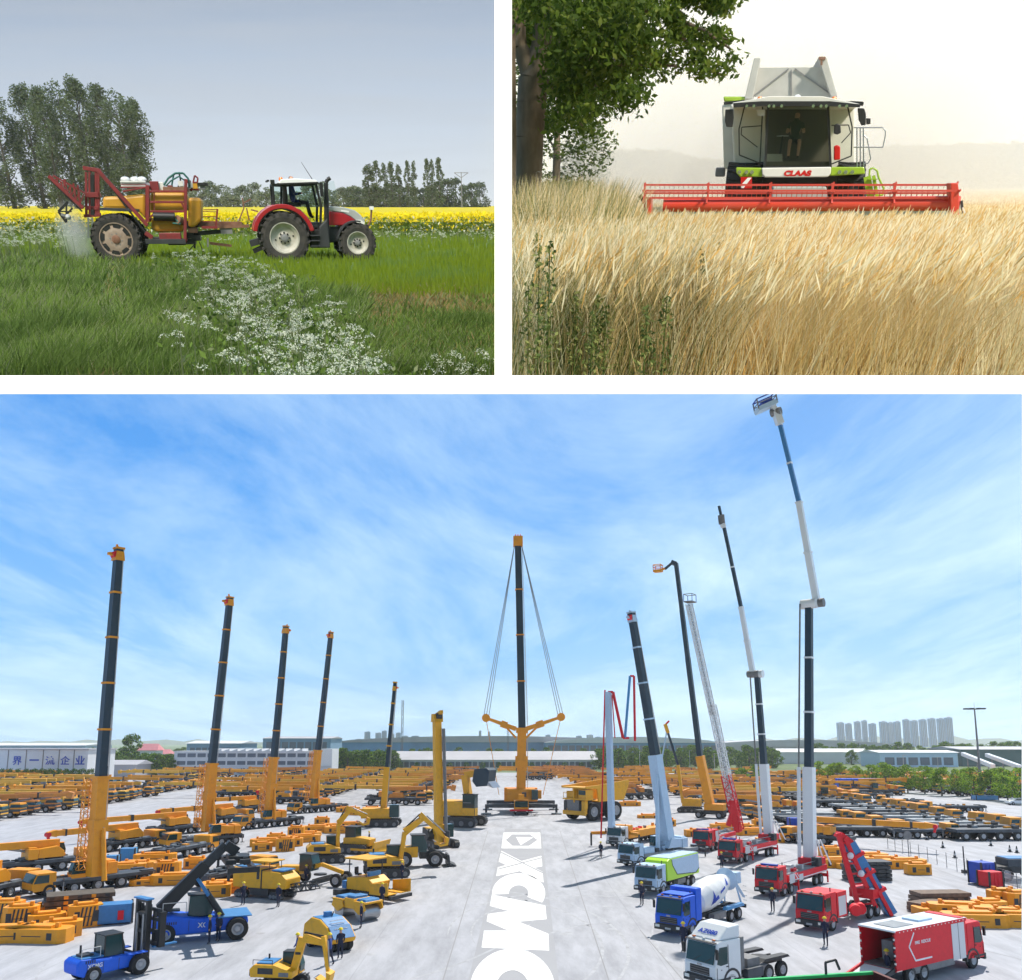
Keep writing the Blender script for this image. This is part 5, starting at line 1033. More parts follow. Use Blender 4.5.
def truss(mb, p0, p1, w, m_, n=10, r=.05, h=None):
    p0, p1 = Vector(p0), Vector(p1); d = (p1 - p0).normalized(); u = Vector((0, 1, 0)) if abs(d.y) < .9 else Vector((1, 0, 0)); a = d.cross(u).normalized(); b = d.cross(a); h = h or w
    cs = [a * i * w / 2 + b * j * h / 2 for i, j in ((-1, -1), (1, -1), (1, 1), (-1, 1))]
    for c in cs: mb.beam(p0 + c, p1 + c, r, r, m_)
    for i in range(n):
        q0, q1 = p0.lerp(p1, i / n), p0.lerp(p1, (i + 1) / n)
        for k_ in range(4):
            c0, c1 = cs[k_], cs[(k_ + 1) % 4]
            if i % 2: c0, c1 = c1, c0
            mb.beam(q0 + c0, q1 + c1, r * .7, r * .7, m_); mb.beam(q0 + cs[k_], q0 + cs[(k_ + 1) % 4], r * .6, r * .6, m_)
def clutter(mb, x0, x1, y0, y1, z, n, cols, s=.5, seed=1):
    rr = random.Random(seed)
    for i in range(n): a, b, c = rr.uniform(.3, 1.3) * s, rr.uniform(.3, 1) * s, rr.uniform(.2, .7) * s; mb.box((rr.uniform(x0, x1), rr.uniform(y0, y1), z + c / 2), (a, b, c), rr.choice(cols))

# ---------------------------------------------------------------- carrier with turret
def carrier(t, L, axles, paint='crane_yellow', deck='deck', cabz=2.35, rimm='rim_grey', outr=True):
    h = L / 2; m = MB(); m.box((-.9, 0, 1.25), (L - 2.0, 2.7, .35), deck); m.box((-.6, 0, .95), (L - 3, 1.1, .5), 'dark'); m.build('deck', t, .03)
    m = MB()
    for s_ in (-1, 1):
        m.box((-h + 1.0, s_ * 1.0, 1.45), (1.3, .6, .22), deck); m.box((h - 3.6, s_ * 1.05, 1.5), (1.2, .5, .3), 'deck_pale'); m.box((.4, s_ * 1.25, 1.46), (L * .4, .2, .08), 'deck_pale')
    clutter(m, -h + 1, h - 3, -1.1, 1.1, 1.4, 8, ['deck', 'dark', 'deck_pale', paint], .7, int(L * 10))
    m.build('deck_boxes', t)
    m = MB(); m.prism([(h - 2.2, .7), (h, .6), (h + .02, 1.3), (h - .35, cabz - .1), (h - .6, cabz), (h - 2.2, cabz)], -1.3, 1.3, paint); c = m.build('cab', t, .06)
    m = MB(); m.beam((h + .02, 0, 1.42), (h - .3, 0, cabz - .12), 2.35, .05, 'glass_teal'); m.build('windscreen', c)
    for s_ in (-1, 1): m = MB(); m.prism([(h - .1, 1.4), (h - .4, cabz - .2), (h - 1.5, cabz - .2), (h - 1.5, 1.4)], s_ * 1.3, s_ * 1.325, 'glass_teal'); m.build('side_window', c)
    m = MB(); m.box((h + .02, 0, .62), (.2, 2.6, .3), 'dark')
    for s_ in (-1, 1): m.box((h + .13, s_ * 1.0, .72), (.03, .35, .16), 'lamp_white')
    m.build('bumper', t)
    xs = [h - 1.6 - (L - 3.0) * i / (axles - 1) for i in range(axles)]; wheels(t, xs, .62, .42, 1.12, rimm)
    if outr:
        m = MB()
        for x in (h - 2.9, -h + .35):
            m.box((x, 0, 1.1), (.45, 2.75, .4), deck)
            for s_ in (-1, 1): m.tube((x, s_ * 1.3, .3), (x, s_ * 1.3, 1.3), .09, .09, 'steel', 8); m.box((x, s_ * 1.3, .28), (.5, .5, .06), 'dark')
        m.build('outrigger', t)
def turret(t, x, paint='crane_yellow', side=1, back=-1, cw=True, z=1.42):
    m = MB(); m.tube((x, 0, z), (x, 0, z + .25), .95, .95, 'dark', 20); m.prism([(x - 1.9 * -back, z + .25), (x + .9 * -back, z + .25), (x + .9 * -back, z + .9), (x + .2 * -back, z + 1.5), (x - 1.9 * -back, z + 1.3)], -1.2, -.45, paint)
    m.prism([(x - 1.9 * -back, z + .25), (x + .9 * -back, z + .25), (x + .2 * -back, z + 1.5), (x - 1.9 * -back, z + 1.3)], .45, 1.2, paint); m.box((x, 0, z + .4), (2.6, 1.0, .3), paint); tr = m.build('turret', t, .04)
    if cw: m = MB(); m.box((x + 2.5 * back, 0, z + .75), (1.1, 2.6, 1.2), paint); m.box((x + 2.5 * back, 0, z + 1.42), (.9, 2.0, .18), paint); m.build('counterweight', t, .06)
    m = MB(); cx = x - .9 * back; m.prism([(cx - .7, z + .2), (cx + .7, z + .2), (cx + .75, z + .9), (cx + .5, z + 1.65), (cx - .7, z + 1.65)], side * .55, side * 1.35, 'glass_teal'); m.box((cx, side * .95, z + 1.68), (1.25, .82, .06), paint); m.box((cx, side * .95, z + .3), (1.46, .84, .4), paint); m.build('operator_cab', t, .03)
def low_boom(t, x, z, length, dirx, paint='crane_yellow', w=.75, tilt=0.):
    m = MB(); p0 = Vector((x, 0, z)); p1 = Vector((x + dirx * length, 0, z + tilt)); m.beam(p0, p1, w, w * 1.15, paint, w * .85, w)
    m.beam(p0.lerp(p1, .96), p0.lerp(p1, 1.05), w * 1.1, w * 1.25, paint, w * .7, w * .6); m.beam(p0.lerp(p1, .55), p0.lerp(p1, .58), w * 1.12, w * 1.3, 'dark'); m.beam(p0.lerp(p1, .85), p0.lerp(p1, .87), w * 1.05, w * 1.2, 'dark')
    b = m.build('boom', t, .02); m = MB(); q = p0.lerp(p1, 1.04); m.tube(q + Vector((0, -w * .45, -.1)), q + Vector((0, w * .45, -.1)), .3, .3, 'truck_red', 12); m.beam(q + Vector((0, 0, -.2)), q + Vector((-.2 * dirx, 0, -.9)), .25, .3, 'truck_red'); m.build('pulley', b)
    m = MB(); m.tube((x + dirx * length * .12, 0, z - 1.1), (x + dirx * length * .38, 0, z - .3), .16, .12, 'steel', 8); m.build('lift_ram', t)
def raised_boom(t, base, pts, widths, mats_, secs, collar='crane_yellow', head=True, headside=1, dy=0.):
    """base: yard point; pts: picture points along the boom at the base's depth"""
    yb = base[1]; P = [loc_of(t, base)]
    n = len(pts)
    for i, (u, v) in enumerate(pts): P.append(loc_of(t, atd(3, u, v, yb + dy * (i + 1) / n)))
    px = yb / FPX * BW
    for i in range(len(P) - 1): ring_sections(t, P[i], P[i + 1], widths[i][0] * px, widths[i][1] * px, mats_[i], secs[i], collar if secs[i] > 1 or i > 0 else None, 'boom_section')
    m = MB(); sd = (loc_of(t, Vector(base) + Vector((1, 0, 0))) - loc_of(t, base)).normalized() * widths[-1][0] * px * .72
    m.path([P[0] + sd * 1.2, P[1] + sd * 1.1, P[-1] + sd * .8], .06, 'light_grey', 5); m.path([P[1] + sd * .9 + Vector((0, 0, 1)), P[-1] + sd * .6], .035, 'light_grey', 4); m.build('hoist_rope', t)
    if head: boomhead(t, P[-1] - (P[-1] - P[-2]).normalized() * 1.2, P[-1] - P[-2], widths[-1][1] * px * 1.1, collar, True, headside)
    return P

# the four tall cranes on the left
def tall_crane(f, r, base, mid, top, w, label, L=13.5, axles=5, hs=1, jib=True):
    t, Lx = hero('mobile_crane', label, 'mobile crane', f, r, 'tall mobile cranes with raised booms on the left', (11, 15))
    carrier(t, Lx, axles, 'crane_yellow', 'deck'); B = gp(3, *base); b = loc_of(t, B); bx = b.x
    turret(t, bx, 'crane_yellow', 1, -1, True)
    b3 = B + Vector((0, 0, 1.5)); P = raised_boom(t, b3, [mid, top], [(w, w * .86), (w * .74, w * .6)], ['crane_yellow', 'navy'], [1, 5], 'crane_yellow', True, hs)
    d = (P[1] - P[0]).normalized(); px = B.y / FPX * BW
    m = MB(); q = P[0].lerp(P[1], .5); m.beam(P[0].lerp(P[1], .46), P[0].lerp(P[1], .56), w * px * 1.12, w * px * 1.2, 'crane_yellow'); m.build('boom_collar', t); m = MB(); m.beam(P[0].lerp(P[1], .97), P[1], w * px * 1.05, w * px * 1.15, 'crane_yellow'); m.build('boom_collar', t)
    o_ = loc_of(t, B + Vector((w * px * .9, -.4, 0))) - loc_of(t, B); m = MB(); m.tube(P[0] + o_ * .9 - Vector((0, 0, .4)), P[0].lerp(P[1], .48) + o_ * .5, .26, .22, 'crane_yellow', 10); m.tube(P[0].lerp(P[1], .3) + o_ * .68, P[0].lerp(P[1], .52) + o_ * .45, .14, .14, 'steel', 10); m.build('lift_ram', t)
    if jib:
        s_ = loc_of(t, B + Vector((-w * px * .95, 0, 0))) - loc_of(t, B); m = MB(); truss(m, P[0].lerp(P[1], .06) + s_ * 1.0, P[0].lerp(P[1], .98) + s_ * .85, w * px * .55, 'crane_yellow', 16, .07); m.build('folded_jib', t)
    m = MB(); m.prism([(bx - 1.6, 1.7), (bx + 1.3, 1.7), (bx + .7, 2.9), (bx - .9, 3.1)], -.55, .55, 'crane_yellow'); clutter(m, bx - 1.5, bx + 1.2, -1, 1, 2.6, 6, ['crane_yellow', 'deck', 'dark', 'sky_blue'], .7, int(f[0])); m.build('boom_foot', t)
    return t
tall_crane((26, 898), (150, 882), (93, 894), (101, 776), (119, 548), 21, 'nearest tall mobile crane, raised black and orange boom, left of the reach stacker', axles=5, hs=1)
tall_crane((162, 850), (240, 843), (206, 843), (212, 763), (230, 597), 15, 'second tall mobile crane from the left with its raised boom behind the reach stacker', hs=1)
tall_crane((236, 830), (300, 824), (268, 827), (274, 757), (286, 626), 12, 'third tall mobile crane from the left rising in front of the white office block', hs=-1)
tall_crane((290, 814), (345, 810), (313, 812), (318, 750), (331, 632), 10, 'fourth tall mobile crane from the left at the right end of the office block', hs=1)

# central big crane
def central():
    t = thing('heavy_crane', 'giant crane at the end of the painted lane with guy ropes and spread outriggers', 'heavy crane')
    B = gp(3, 521, 812); place(t, B, -90)
    carrier(t, 15, 6, 'crane_yellow', 'deck', 2.6)
    b3 = B + Vector((0, 2, 2.2)); P = raised_boom(t, b3, [(522, 728), (518, 545)], [(13, 12), (10.5, 9.5)], ['crane_yellow', 'navy'], [1, 4], 'crane_yellow', False, dy=1)
    px = B.y / FPX
    m = MB(); m.beam(P[-1] - Vector((0, 0, .3)), P[-1] + Vector((0, 0, 1.7)), 1.7, 1.9, 'crane_yellow'); 
    for s_ in (-.5, 0, .5): m.tube(P[-1] + Vector((-.5, s_ - .1, 1.9)), P[-1] + Vector((-.5, s_ + .1, 1.9)), .45, .45, 'truck_red', 12)
    m.build('boom_head', t)
    m = MB(); m.beam(P[0].lerp(P[1], .45), P[0].lerp(P[1], .6), 2.4, 2.4, 'crane_yellow'); m.build('boom_collar', t); m = MB(); m.beam(P[0].lerp(P[1], .93), P[1], 2.3, 2.3, 'crane_yellow'); m.build('boom_collar', t)
    W = lambda u, v, dy=2: loc_of(t, atd(3, u, v, B.y + dy))
    for s_, e in ((-1, (486, 718)), (1, (561, 717))):
        m = MB(); a = W(521 + s_ * 5, 729); b_ = W(*e); m.beam(a, b_, 1.2, .9, 'crane_yellow', .7, .5); m.beam(a.lerp(b_, .3), a.lerp(b_, .5), .9, 1.3, 'crane_yellow'); m.tube(b_ + Vector((-.5, 0, 0)), b_ + Vector((.5, 0, 0)), .8, .8, 'crane_yellow', 12); m.beam(W(521 + s_ * 5, 738), a.lerp(b_, .4), .4, .4, 'crane_yellow'); m.build('guying_arm', t)
        m = MB(); top = P[-1] + Vector((0, 0, .6))
        for k_ in (-.5, 0, .5): m.tube(top + Vector((0, -s_ * -.6, 0)), b_ + Vector((0, k_, 0)), .09, .09, 'steel', 4)
        m.tube(b_, W(521 + s_ * 22, 795), .08, .08, 'crane_yellow', 4); m.build('guy_rope', t)
    m = MB(); m.box((-2.0, 0, 3.1), (3.0, 5.4, 2.2), 'crane_yellow'); m.box((-4.2, 0, 3.0), (1.6, 6.4, 2.6), 'crane_yellow'); m.box((-1.0, 3.3, 3.2), (1.5, 1.2, 1.6), 'crane_yellow'); m.build('turret', t, .1)
    m = MB(); m.box((.2, 2.6, 3.2), (1.6, 1.2, 1.8), 'glass_teal'); m.build('operator_cab', t, .05)
    for x in (4.6, -4.6):
        for s_ in (-1, 1):
            m = MB(); m.beam((x, s_ * .8, 1.5), (x + (1.5 if x > 0 else -1.5) * .4, s_ * 6.6, 1.5), .9, .8, 'deck', .7, .6); m.beam((x * 1.1, s_ * 6.4, 1.5), (x * 1.12, s_ * 6.4, .3), .4, .4, 'deck'); m.box((x * 1.12, s_ * 6.4, .15), (1.8, 1.8, .2), 'deck_pale'); m.build('outrigger', t, .03)
    m = MB(); m.beam((7.6, -2.1, .9), (7.6, 2.1, .9), .2, .3, 'truck_red'); m.box((7.0, 0, 3.2), (1.2, 1.0, 1.0), 'crane_yellow'); m.box((6.4, .5, 3.6), (.9, .8, .8), 'dark'); m.build('front_gear', t)
central()

# ---------------------------------------------------------------- machines on the left
def tracks(t, L, gauge, h=.9, w=.6):
    for s_ in (-1, 1):
        m = MB(); pts = [(L / 2 - h / 2 + h / 2 * math.cos(R(a)), h / 2 + h / 2 * math.sin(R(a))) for a in range(-90, 91, 30)] + [(-L / 2 + h / 2 + h / 2 * math.cos(R(a)), h / 2 + h / 2 * math.sin(R(a))) for a in range(90, 271, 30)]
        m.prism(pts, s_ * gauge / 2 - w / 2, s_ * gauge / 2 + w / 2, 'dark')
        for i in range(int(L / .35)): m.box((-L / 2 + .2 + i * .35, s_ * gauge / 2, h + .01), (.12, w * 1.02, .06), 'black')
        for i in range(4): x = -L / 2 + L * (i + .5) / 4; m.tube((x, s_ * gauge / 2 - w * .52, h * .4), (x, s_ * gauge / 2 + w * .52, h * .4), h * .26, h * .26, 'grey', 12)
        m.build('track', t)
def excavator(px, yaw, sc, boom, label, paint='machine_yellow', house=True, cabin=True, group='excavators along the left lane'):
    t = thing('excavator', label, 'excavator', group); place(t, gp(3, *px), yaw, sc)
    tracks(t, 4.2, 2.6, .95, .6)
    m = MB(); m.tube((0, 0, .9), (0, 0, 1.15), .8, .8, 'dark', 16); m.prism([(-2.4, 1.15), (1.5, 1.15), (1.5, 1.7), (-.2, 2.2), (-2.1, 2.2), (-2.5, 1.8)], -1.3, 1.3, paint); m.build('house', t, .06)
    m = MB(); m.box((-1.2, 0, 2.25), (1.5, 1.9, .12), 'hood_blue'); m.tube((-1.5, .7, 2.2), (-1.5, .7, 2.7), .09, .09, 'black', 8); m.build('engine_cover', t)
    m = MB(); m.prism([(-.1, 1.2), (1.6, 1.2), (1.65, 1.9), (1.3, 2.95), (-.1, 2.95)], .35, 1.35, 'glass_teal'); m.box((.7, .85, 3.0), (1.6, 1.05, .08), 'dark'); m.beam((1.6, 1.35, 1.2), (1.3, 1.35, 2.95), .08, .08, 'dark'); m.box((.75, .85, 1.35), (1.72, 1.05, .3), paint); m.build('operator_cab', t, .03)
    bp = [Vector((x, -.25, z)) for x, z in boom]; m = MB(); m.beam(bp[0], bp[1], .42, .6, paint, .42, .75); m.beam(bp[1], bp[2], .42, .75, paint, .38, .45); m.build('boom', t, .03)
    m = MB(); m.beam(bp[2] - (bp[3] - bp[2]).normalized() * .6, bp[3], .36, .55, paint, .3, .3); m.build('arm', t, .03)
    m = MB(); m.tube(Vector((1.3, -.25, 1.4)), bp[1] + Vector((0, 0, -.2)), .1, .08, 'steel', 8); m.tube(bp[1] + Vector((.1, 0, .45)), bp[2] - (bp[3] - bp[2]).normalized() * .6, .09, .07, 'black', 8); m.tube(bp[2] + Vector((.3, 0, .2)), bp[3] + Vector((.1, 0, .4)), .08, .06, 'steel', 8); m.build('hydraulic_ram', t)
    m = MB(); m.path([bp[0] + Vector((0, .3, .3)), bp[1] + Vector((.1, .3, .45)), bp[2] + Vector((0, .3, .3)), bp[2].lerp(bp[3], .5) + Vector((.3, .25, 0))], .05, 'black', 5); m.box(bp[0].lerp(bp[1], .55) + Vector((0, -.225, 0)), (.5, .02, .22), 'black'); m.box((-2.45, 0, 1.5), (.12, 2.4, .5), 'dark'); m.path([(-2.2, -1.2, 2.2), (-2.2, -1.2, 2.6), (-.4, -1.2, 2.6), (-.4, -1.2, 2.2)], .03, 'dark', 5); m.box((-1.0, -1.31, 1.7), (1.4, .02, .5), 'dark'); m.box((.7, -1.31, 1.45), (.9, .02, .35), 'grey'); m.box((.9, .3, 1.3), (1.2, .5, .5), 'dark'); m.build('hoses_and_rails', t)
    b = bp[3]; dx = -1 if bp[3].x < bp[2].x or True else 1; m = MB(); pts = [(b.x, b.z + .1), (b.x + .45, b.z - .1), (b.x + .3, b.z - .8), (b.x - .5, b.z - .95), (b.x - 1.0, b.z - .45), (b.x - .85, b.z - .4), (b.x - .4, b.z - .7), (b.x + .05, b.z - .6)]
    m.prism(pts, -.85, .35, paint); 
    for i in range(4): m.box((b.x - 1.02, -.75 + .33 * i, b.z - .42), (.2, .1, .06), 'steel')
    m.build('bucket', t, .02); return t
excavator((281, 988), -8, .60, [(1.2, 1.5), (2.0, 4.4), (4.0, 4.0), (4.4, 1.6)], 'yellow excavator nearest the viewer, its bucket tucked under an arched boom')
excavator((388, 876), 14, .95, [(1.2, 1.5), (1.6, 4.4), (3.6, 5.8), (5.8, 3.8)], 'yellow excavator beside the drilling rig with boom reaching right')
excavator((327, 862), 16, .9, [(1.2, 1.5), (1.2, 4.6), (2.6, 6.2), (4.6, 5.2)], 'yellow excavator behind the grader with tall curved boom')

def roller(px, yaw, kind, label):
    t = thing('road_roller', label, 'road roller', 'road rollers along the left lane'); place(t, gp(3, *px), yaw, .72)
    if kind == 'tyre':
        wheels(t, [1.6, -1.6], .55, .5, .95); wheels(t, [1.6, -1.6], .55, .5, .33)
        m = MB(); m.prism([(-2.6, .8), (2.3, .8), (2.5, 1.2), (1.6, 2.1), (.3, 2.6), (-1.2, 2.6), (-2.4, 1.9)], -1.25, 1.25, 'machine_yellow'); m.build('body', t, .12)
        m = MB(); m.prism([(2.52, 1.25), (1.6, 2.14), (.3, 2.65), (-1.2, 2.65), (-1.2, 2.6), (.3, 2.55), (1.5, 2.05), (2.4, 1.2)], -1.05, 1.05, 'hood_blue'); m.beam((2.55, 0, 1.25), (1.62, 0, 2.17), 2.1, .05, 'hood_blue'); m.build('cover', t)
        m = MB(); m.box((-.4, 0, 2.85), (.5, .6, .4), 'hood_blue'); m.tube((-.2, .3, 2.6), (.1, .3, 3.1), .05, .05, 'dark', 6)
        for i in range(4): m.box((1.9 - i * .25, 0, 1.93 + i * .2), (.08, 1.3, .04), 'light_grey')
        m.box((0, 0, .7), (3.6, 2.0, .25), 'dark'); m.build('fittings', t)
    else:
        for x in (1.7, -1.7):
            m = MB(); m.tube((x, -1.05, .75), (x, 1.05, .75), .75, .75, 'steel', 28); m.build('drum', t)
            m = MB(); m.prism([(x - 1.0, 1.2), (x - .1, .7), (x + .1, .7), (x + 1.0, 1.2), (x + .7, 1.9), (x - .7, 1.9)], -1.25, -1.1, 'machine_yellow'); m.prism([(x - 1.0, 1.2), (x - .1, .7), (x + .1, .7), (x + 1.0, 1.2), (x + .7, 1.9), (x - .7, 1.9)], 1.1, 1.25, 'machine_yellow'); m.box((x, 0, 1.85), (1.8, 2.5, .2), 'machine_yellow'); m.build('drum_frame', t, .04)
            m = MB(); m.box((x, 0, 2.05), (1.5, 2.0, .25), 'hood_blue', top=(.8, .9)); m.build('cover', t, .04)
        m = MB(); m.box((0, 0, 1.6), (1.6, 2.2, 1.0), 'machine_yellow'); m.box((0, 0, 2.2), (1.2, 1.8, .3), 'hood_blue'); m.build('body', t, .06)
roller((329, 948), -48, 'tyre', 'pneumatic road roller with blue hood beside two workers')
roller((357, 918), -40, 'drum', 'double drum road roller between the tyred roller and the paver')
def paver():
    t = thing('asphalt_paver', 'yellow asphalt paver with flat canopy roof and open front hopper', 'asphalt paver'); place(t, gp(3, 372, 898), -34, .88)
    tracks(t, 3.8, 2.1, .8, .45)
    m = MB(); m.prism([(-2.2, .8), (1.0, .8), (1.2, 1.6), (.4, 2.1), (-2.2, 1.9)], -1.25, 1.25, 'machine_yellow'); m.build('body', t, .08)
    for x in (-2.0, .2):
        for y in (-1.1, 1.1): m = MB(); m.beam((x, y, 1.9), (x, y, 3.6), .08, .08, 'dark'); m.build('canopy_post', t)
    m = MB(); m.box((-.9, 0, 3.68), (3.0, 2.8, .16), 'machine_yellow'); m.build('canopy', t, .05)
    m = MB(); m.prism([(1.2, .7), (3.4, .7), (3.5, 1.0), (3.4, 1.9), (1.2, 1.6)], -1.7, -1.55, 'machine_yellow'); m.prism([(1.2, .7), (3.4, .7), (3.4, 1.9), (1.2, 1.6)], 1.55, 1.7, 'machine_yellow'); m.beam((1.2, -.9, .75), (3.4, -.9, .75), 1.3, .08, 'machine_yellow'); m.beam((1.2, .9, .75), (3.4, .9, .75), 1.3, .08, 'machine_yellow'); m.box((3.6, 0, .5), (.3, 3.0, .3), 'dark'); m.build('hopper', t)
    m = MB(); m.box((-2.9, 0, .45), (1.1, 3.6, .55), 'dark'); m.box((-2.5, 0, 1.2), (.5, 2.6, .7), 'hood_blue'); m.build('screed', t, .03)
    for y in (-.6, .6): m = MB(); m.box((-1.3, y, 2.2), (.5, .45, .15), 'black'); m.box((-1.55, y, 2.55), (.12, .45, .6), 'black'); m.build('seat', t); 
    m = MB(); m.box((.2, 0, 2.3), (.3, 1.6, .4), 'hood_blue'); m.build('console', t)
paver()
def dozer():
    t = thing('bulldozer', 'yellow bulldozer with wide blade in front of the drilling rig row', 'bulldozer'); place(t, gp(3, 358, 853), -18, 1.0)
    tracks(t, 3.6, 2.3, 1.1, .55); m = MB(); m.prism([(-1.6, .9), (1.9, .9), (1.9, 1.7), (.3, 1.9), (-1.6, 1.8)], -.8, .8, 'machine_yellow'); m.build('body', t, .06)
    m = MB(); m.box((-.7, 0, 2.35), (1.4, 1.5, 1.3), 'glass_teal'); m.box((-.7, 0, 3.05), (1.7, 1.8, .12), 'dark'); m.build('operator_cab', t, .05)
    m = MB(); m.prism([(3.0, .1), (3.2, .2), (3.05, .8), (3.25, 1.5), (3.05, 1.5), (2.85, .8)], -2.1, 2.1, 'machine_yellow'); m.build('blade', t)
    m = MB()
    for y in (-1.45, 1.45): m.beam((-.2, y, .6), (2.9, y * .9, .5), .2, .25, 'machine_yellow')
    m.tube((1.2, .3, 1.5), (2.9, .3, .9), .08, .06, 'steel', 8); m.build('push_arm', t); m = MB(); m.beam((-1.8, 0, 1.1), (-2.9, 0, .6), .5, .3, 'dark'); m.build('ripper', t)
dozer()
def grader():
    t = thing('motor_grader', 'yellow motor grader with dark cab between the milling machine and the excavator', 'grader'); place(t, gp(3, 312, 884), -20, .86)
    wheels(t, [-1.6, -3.0], .7, .42, 1.05); wheels(t, [3.6], .7, .4, 1.05)
    m = MB(); m.prism([(-3.9, 1.0), (-1.2, 1.0), (-1.0, 1.9), (-3.9, 1.8)], -.7, .7, 'machine_yellow'); m.beam((-1, 0, 1.4), (1.2, 0, 2.1), .4, .4, 'machine_yellow'); m.beam((1.2, 0, 2.1), (3.8, 0, 1.4), .35, .4, 'machine_yellow'); m.build('frame', t, .04)
    m = MB(); m.prism([(-1.2, 1.4), (.3, 1.4), (.5, 2.2), (.2, 3.1), (-1.2, 3.1)], -.75, .75, 'glass_teal'); m.box((-.45, 0, 3.15), (1.6, 1.7, .1), 'dark'); m.build('operator_cab', t, .04)
    m = MB(); m.prism([(1.2, .2), (1.35, .2), (1.2, .5), (1.4, .85), (1.25, .85), (1.05, .5)], -1.9, 1.9, 'dark'); m.tube((1.0, 0, 1.0), (1.0, 0, 1.15), .7, .7, 'dark', 16); m.build('blade', t); m = MB(); m.beam((3.6, -1.0, .7), (3.6, 1.0, .7), .2, .3, 'dark'); m.build('front_axle', t)
grader()
def miller():
    t = thing('milling_machine', 'big boxy yellow milling machine behind the blue reach stacker', 'milling machine'); place(t, gp(3, 266, 897), 158, .85)
    for x in (-2.0, 2.2): tr = bpy.data.objects.new('track_unit', None); link(tr, t); tr.location = (x, 0, 0); tracks(tr, 1.6, 2.0, .75, .4)
    m = MB(); m.prism([(-.2, 1.0), (3.2, 1.0), (3.3, 2.9), (-.2, 2.9)], -1.2, 1.2, 'machine_yellow'); m.prism([(-3.2, 1.1), (-.3, 1.0), (-.3, 2.7), (-2.4, 2.6), (-3.2, 2.0)], -1.2, 1.2, 'machine_yellow'); m.build('body', t, .08)
    m = MB(); m.box((.0, 0, 3.55), (2.6, 2.2, .12), 'machine_yellow')
    for x in (-1.0, 1.1):
        for y in (-.95, .95): m.beam((x, y, 2.8), (x, y, 3.5), .07, .07, 'dark')
    m.build('canopy', t, .03); m = MB(); m.box((-2.0, 0, 2.75), (1.4, 1.9, .12), 'hood_blue'); m.box((2.2, 0, 2.95), (1.5, 1.9, .1), 'hood_blue'); m.box((-.25, 0, 1.9), (.12, 2.42, 1.8), 'dark'); m.box((0, 0, .7), (2.2, 2.3, .8), 'dark'); m.build('covers', t)
    m = MB(); truss(m, (-2.8, 0, 1.0), (-6.2, .3, 1.6), .8, 'dark', 6, .09); m.beam((-2.8, 0, 1.1), (-6.2, .3, 1.7), .7, .12, 'dark'); m.build('conveyor', t)
miller()
def ground_marks():
    mb = MB()
    for (u, v, r_, a0, a1, w_) in ((600, 930, 9, 20, 200, .22), (600, 930, 10.6, 25, 190, .22), (560, 900, 16, 60, 170, .2), (560, 900, 17.6, 60, 175, .2), (420, 940, 12, -60, 90, .22), (420, 940, 13.6, -55, 95, .22), (640, 960, 7, 90, 260, .25), (880, 950, 14, 150, 250, .2), (250, 940, 11, 200, 330, .22), (250, 940, 12.6, 205, 330, .22), (300, 900, 20, 280, 350, .2)):
        c = gp(3, u, v); n = 30; V = []; F = []
        for i in range(n + 1):
            a = R(a0 + (a1 - a0) * i / n); q = math.sin(math.pi * i / n) ** .5
            for rr_ in (r_ - w_ * q / 2, r_ + w_ * q / 2): V.append((c.x + math.cos(a) * rr_, c.y + math.sin(a) * rr_ * 1.5, .005))
        for i in range(n): F.append((2 * i, 2 * i + 1, 2 * i + 3, 2 * i + 2))
        mb.add(V, F, 'tyre_mark')
    rr = random.Random(9)
    for i in range(26):
        c = gp(3, rr.uniform(80, 980), rr.uniform(850, 975)); k_ = 9; r_ = rr.uniform(.15, .6); mb.add([(c.x + math.cos(2 * math.pi * j / k_) * r_ * rr.uniform(.6, 1.2), c.y + math.sin(2 * math.pi * j / k_) * r_ * rr.uniform(.6, 1.2), .0052 + i * .00001) for j in range(k_)], [tuple(range(k_))], 'tyre_mark')
    struct(mb.build('pavement_tyre_marks'))
mat('tyre_mark', (.33, .335, .36), .9, color2=(.44, .45, .48), scale=1.2, thr=(.35, .6))
ground_marks()
def crawler_crane():
    t = thing('crawler_crane', 'small telescopic crawler crane with orange and black boom behind the bulldozer', 'crawler crane'); B = gp(3, 383, 826); place(t, B, 0)
    tracks(t, 5.4, 3.6, 1.1, .8); m = MB(); m.box((-1.0, 0, 2.0), (4.6, 3.0, 1.5), 'machine_yellow'); m.build('house', t, .1); m = MB(); m.box((1.9, -1.0, 2.4), (1.5, 1.2, 1.9), 'glass_teal'); m.build('operator_cab', t, .05)
    raised_boom(t, B + Vector((0, 0, 2.2)), [(387, 767), (395, 682)], [(8.5, 7), (5.5, 4.5)], ['machine_yellow', 'navy'], [1, 4], 'machine_yellow', True, 1)
crawler_crane()
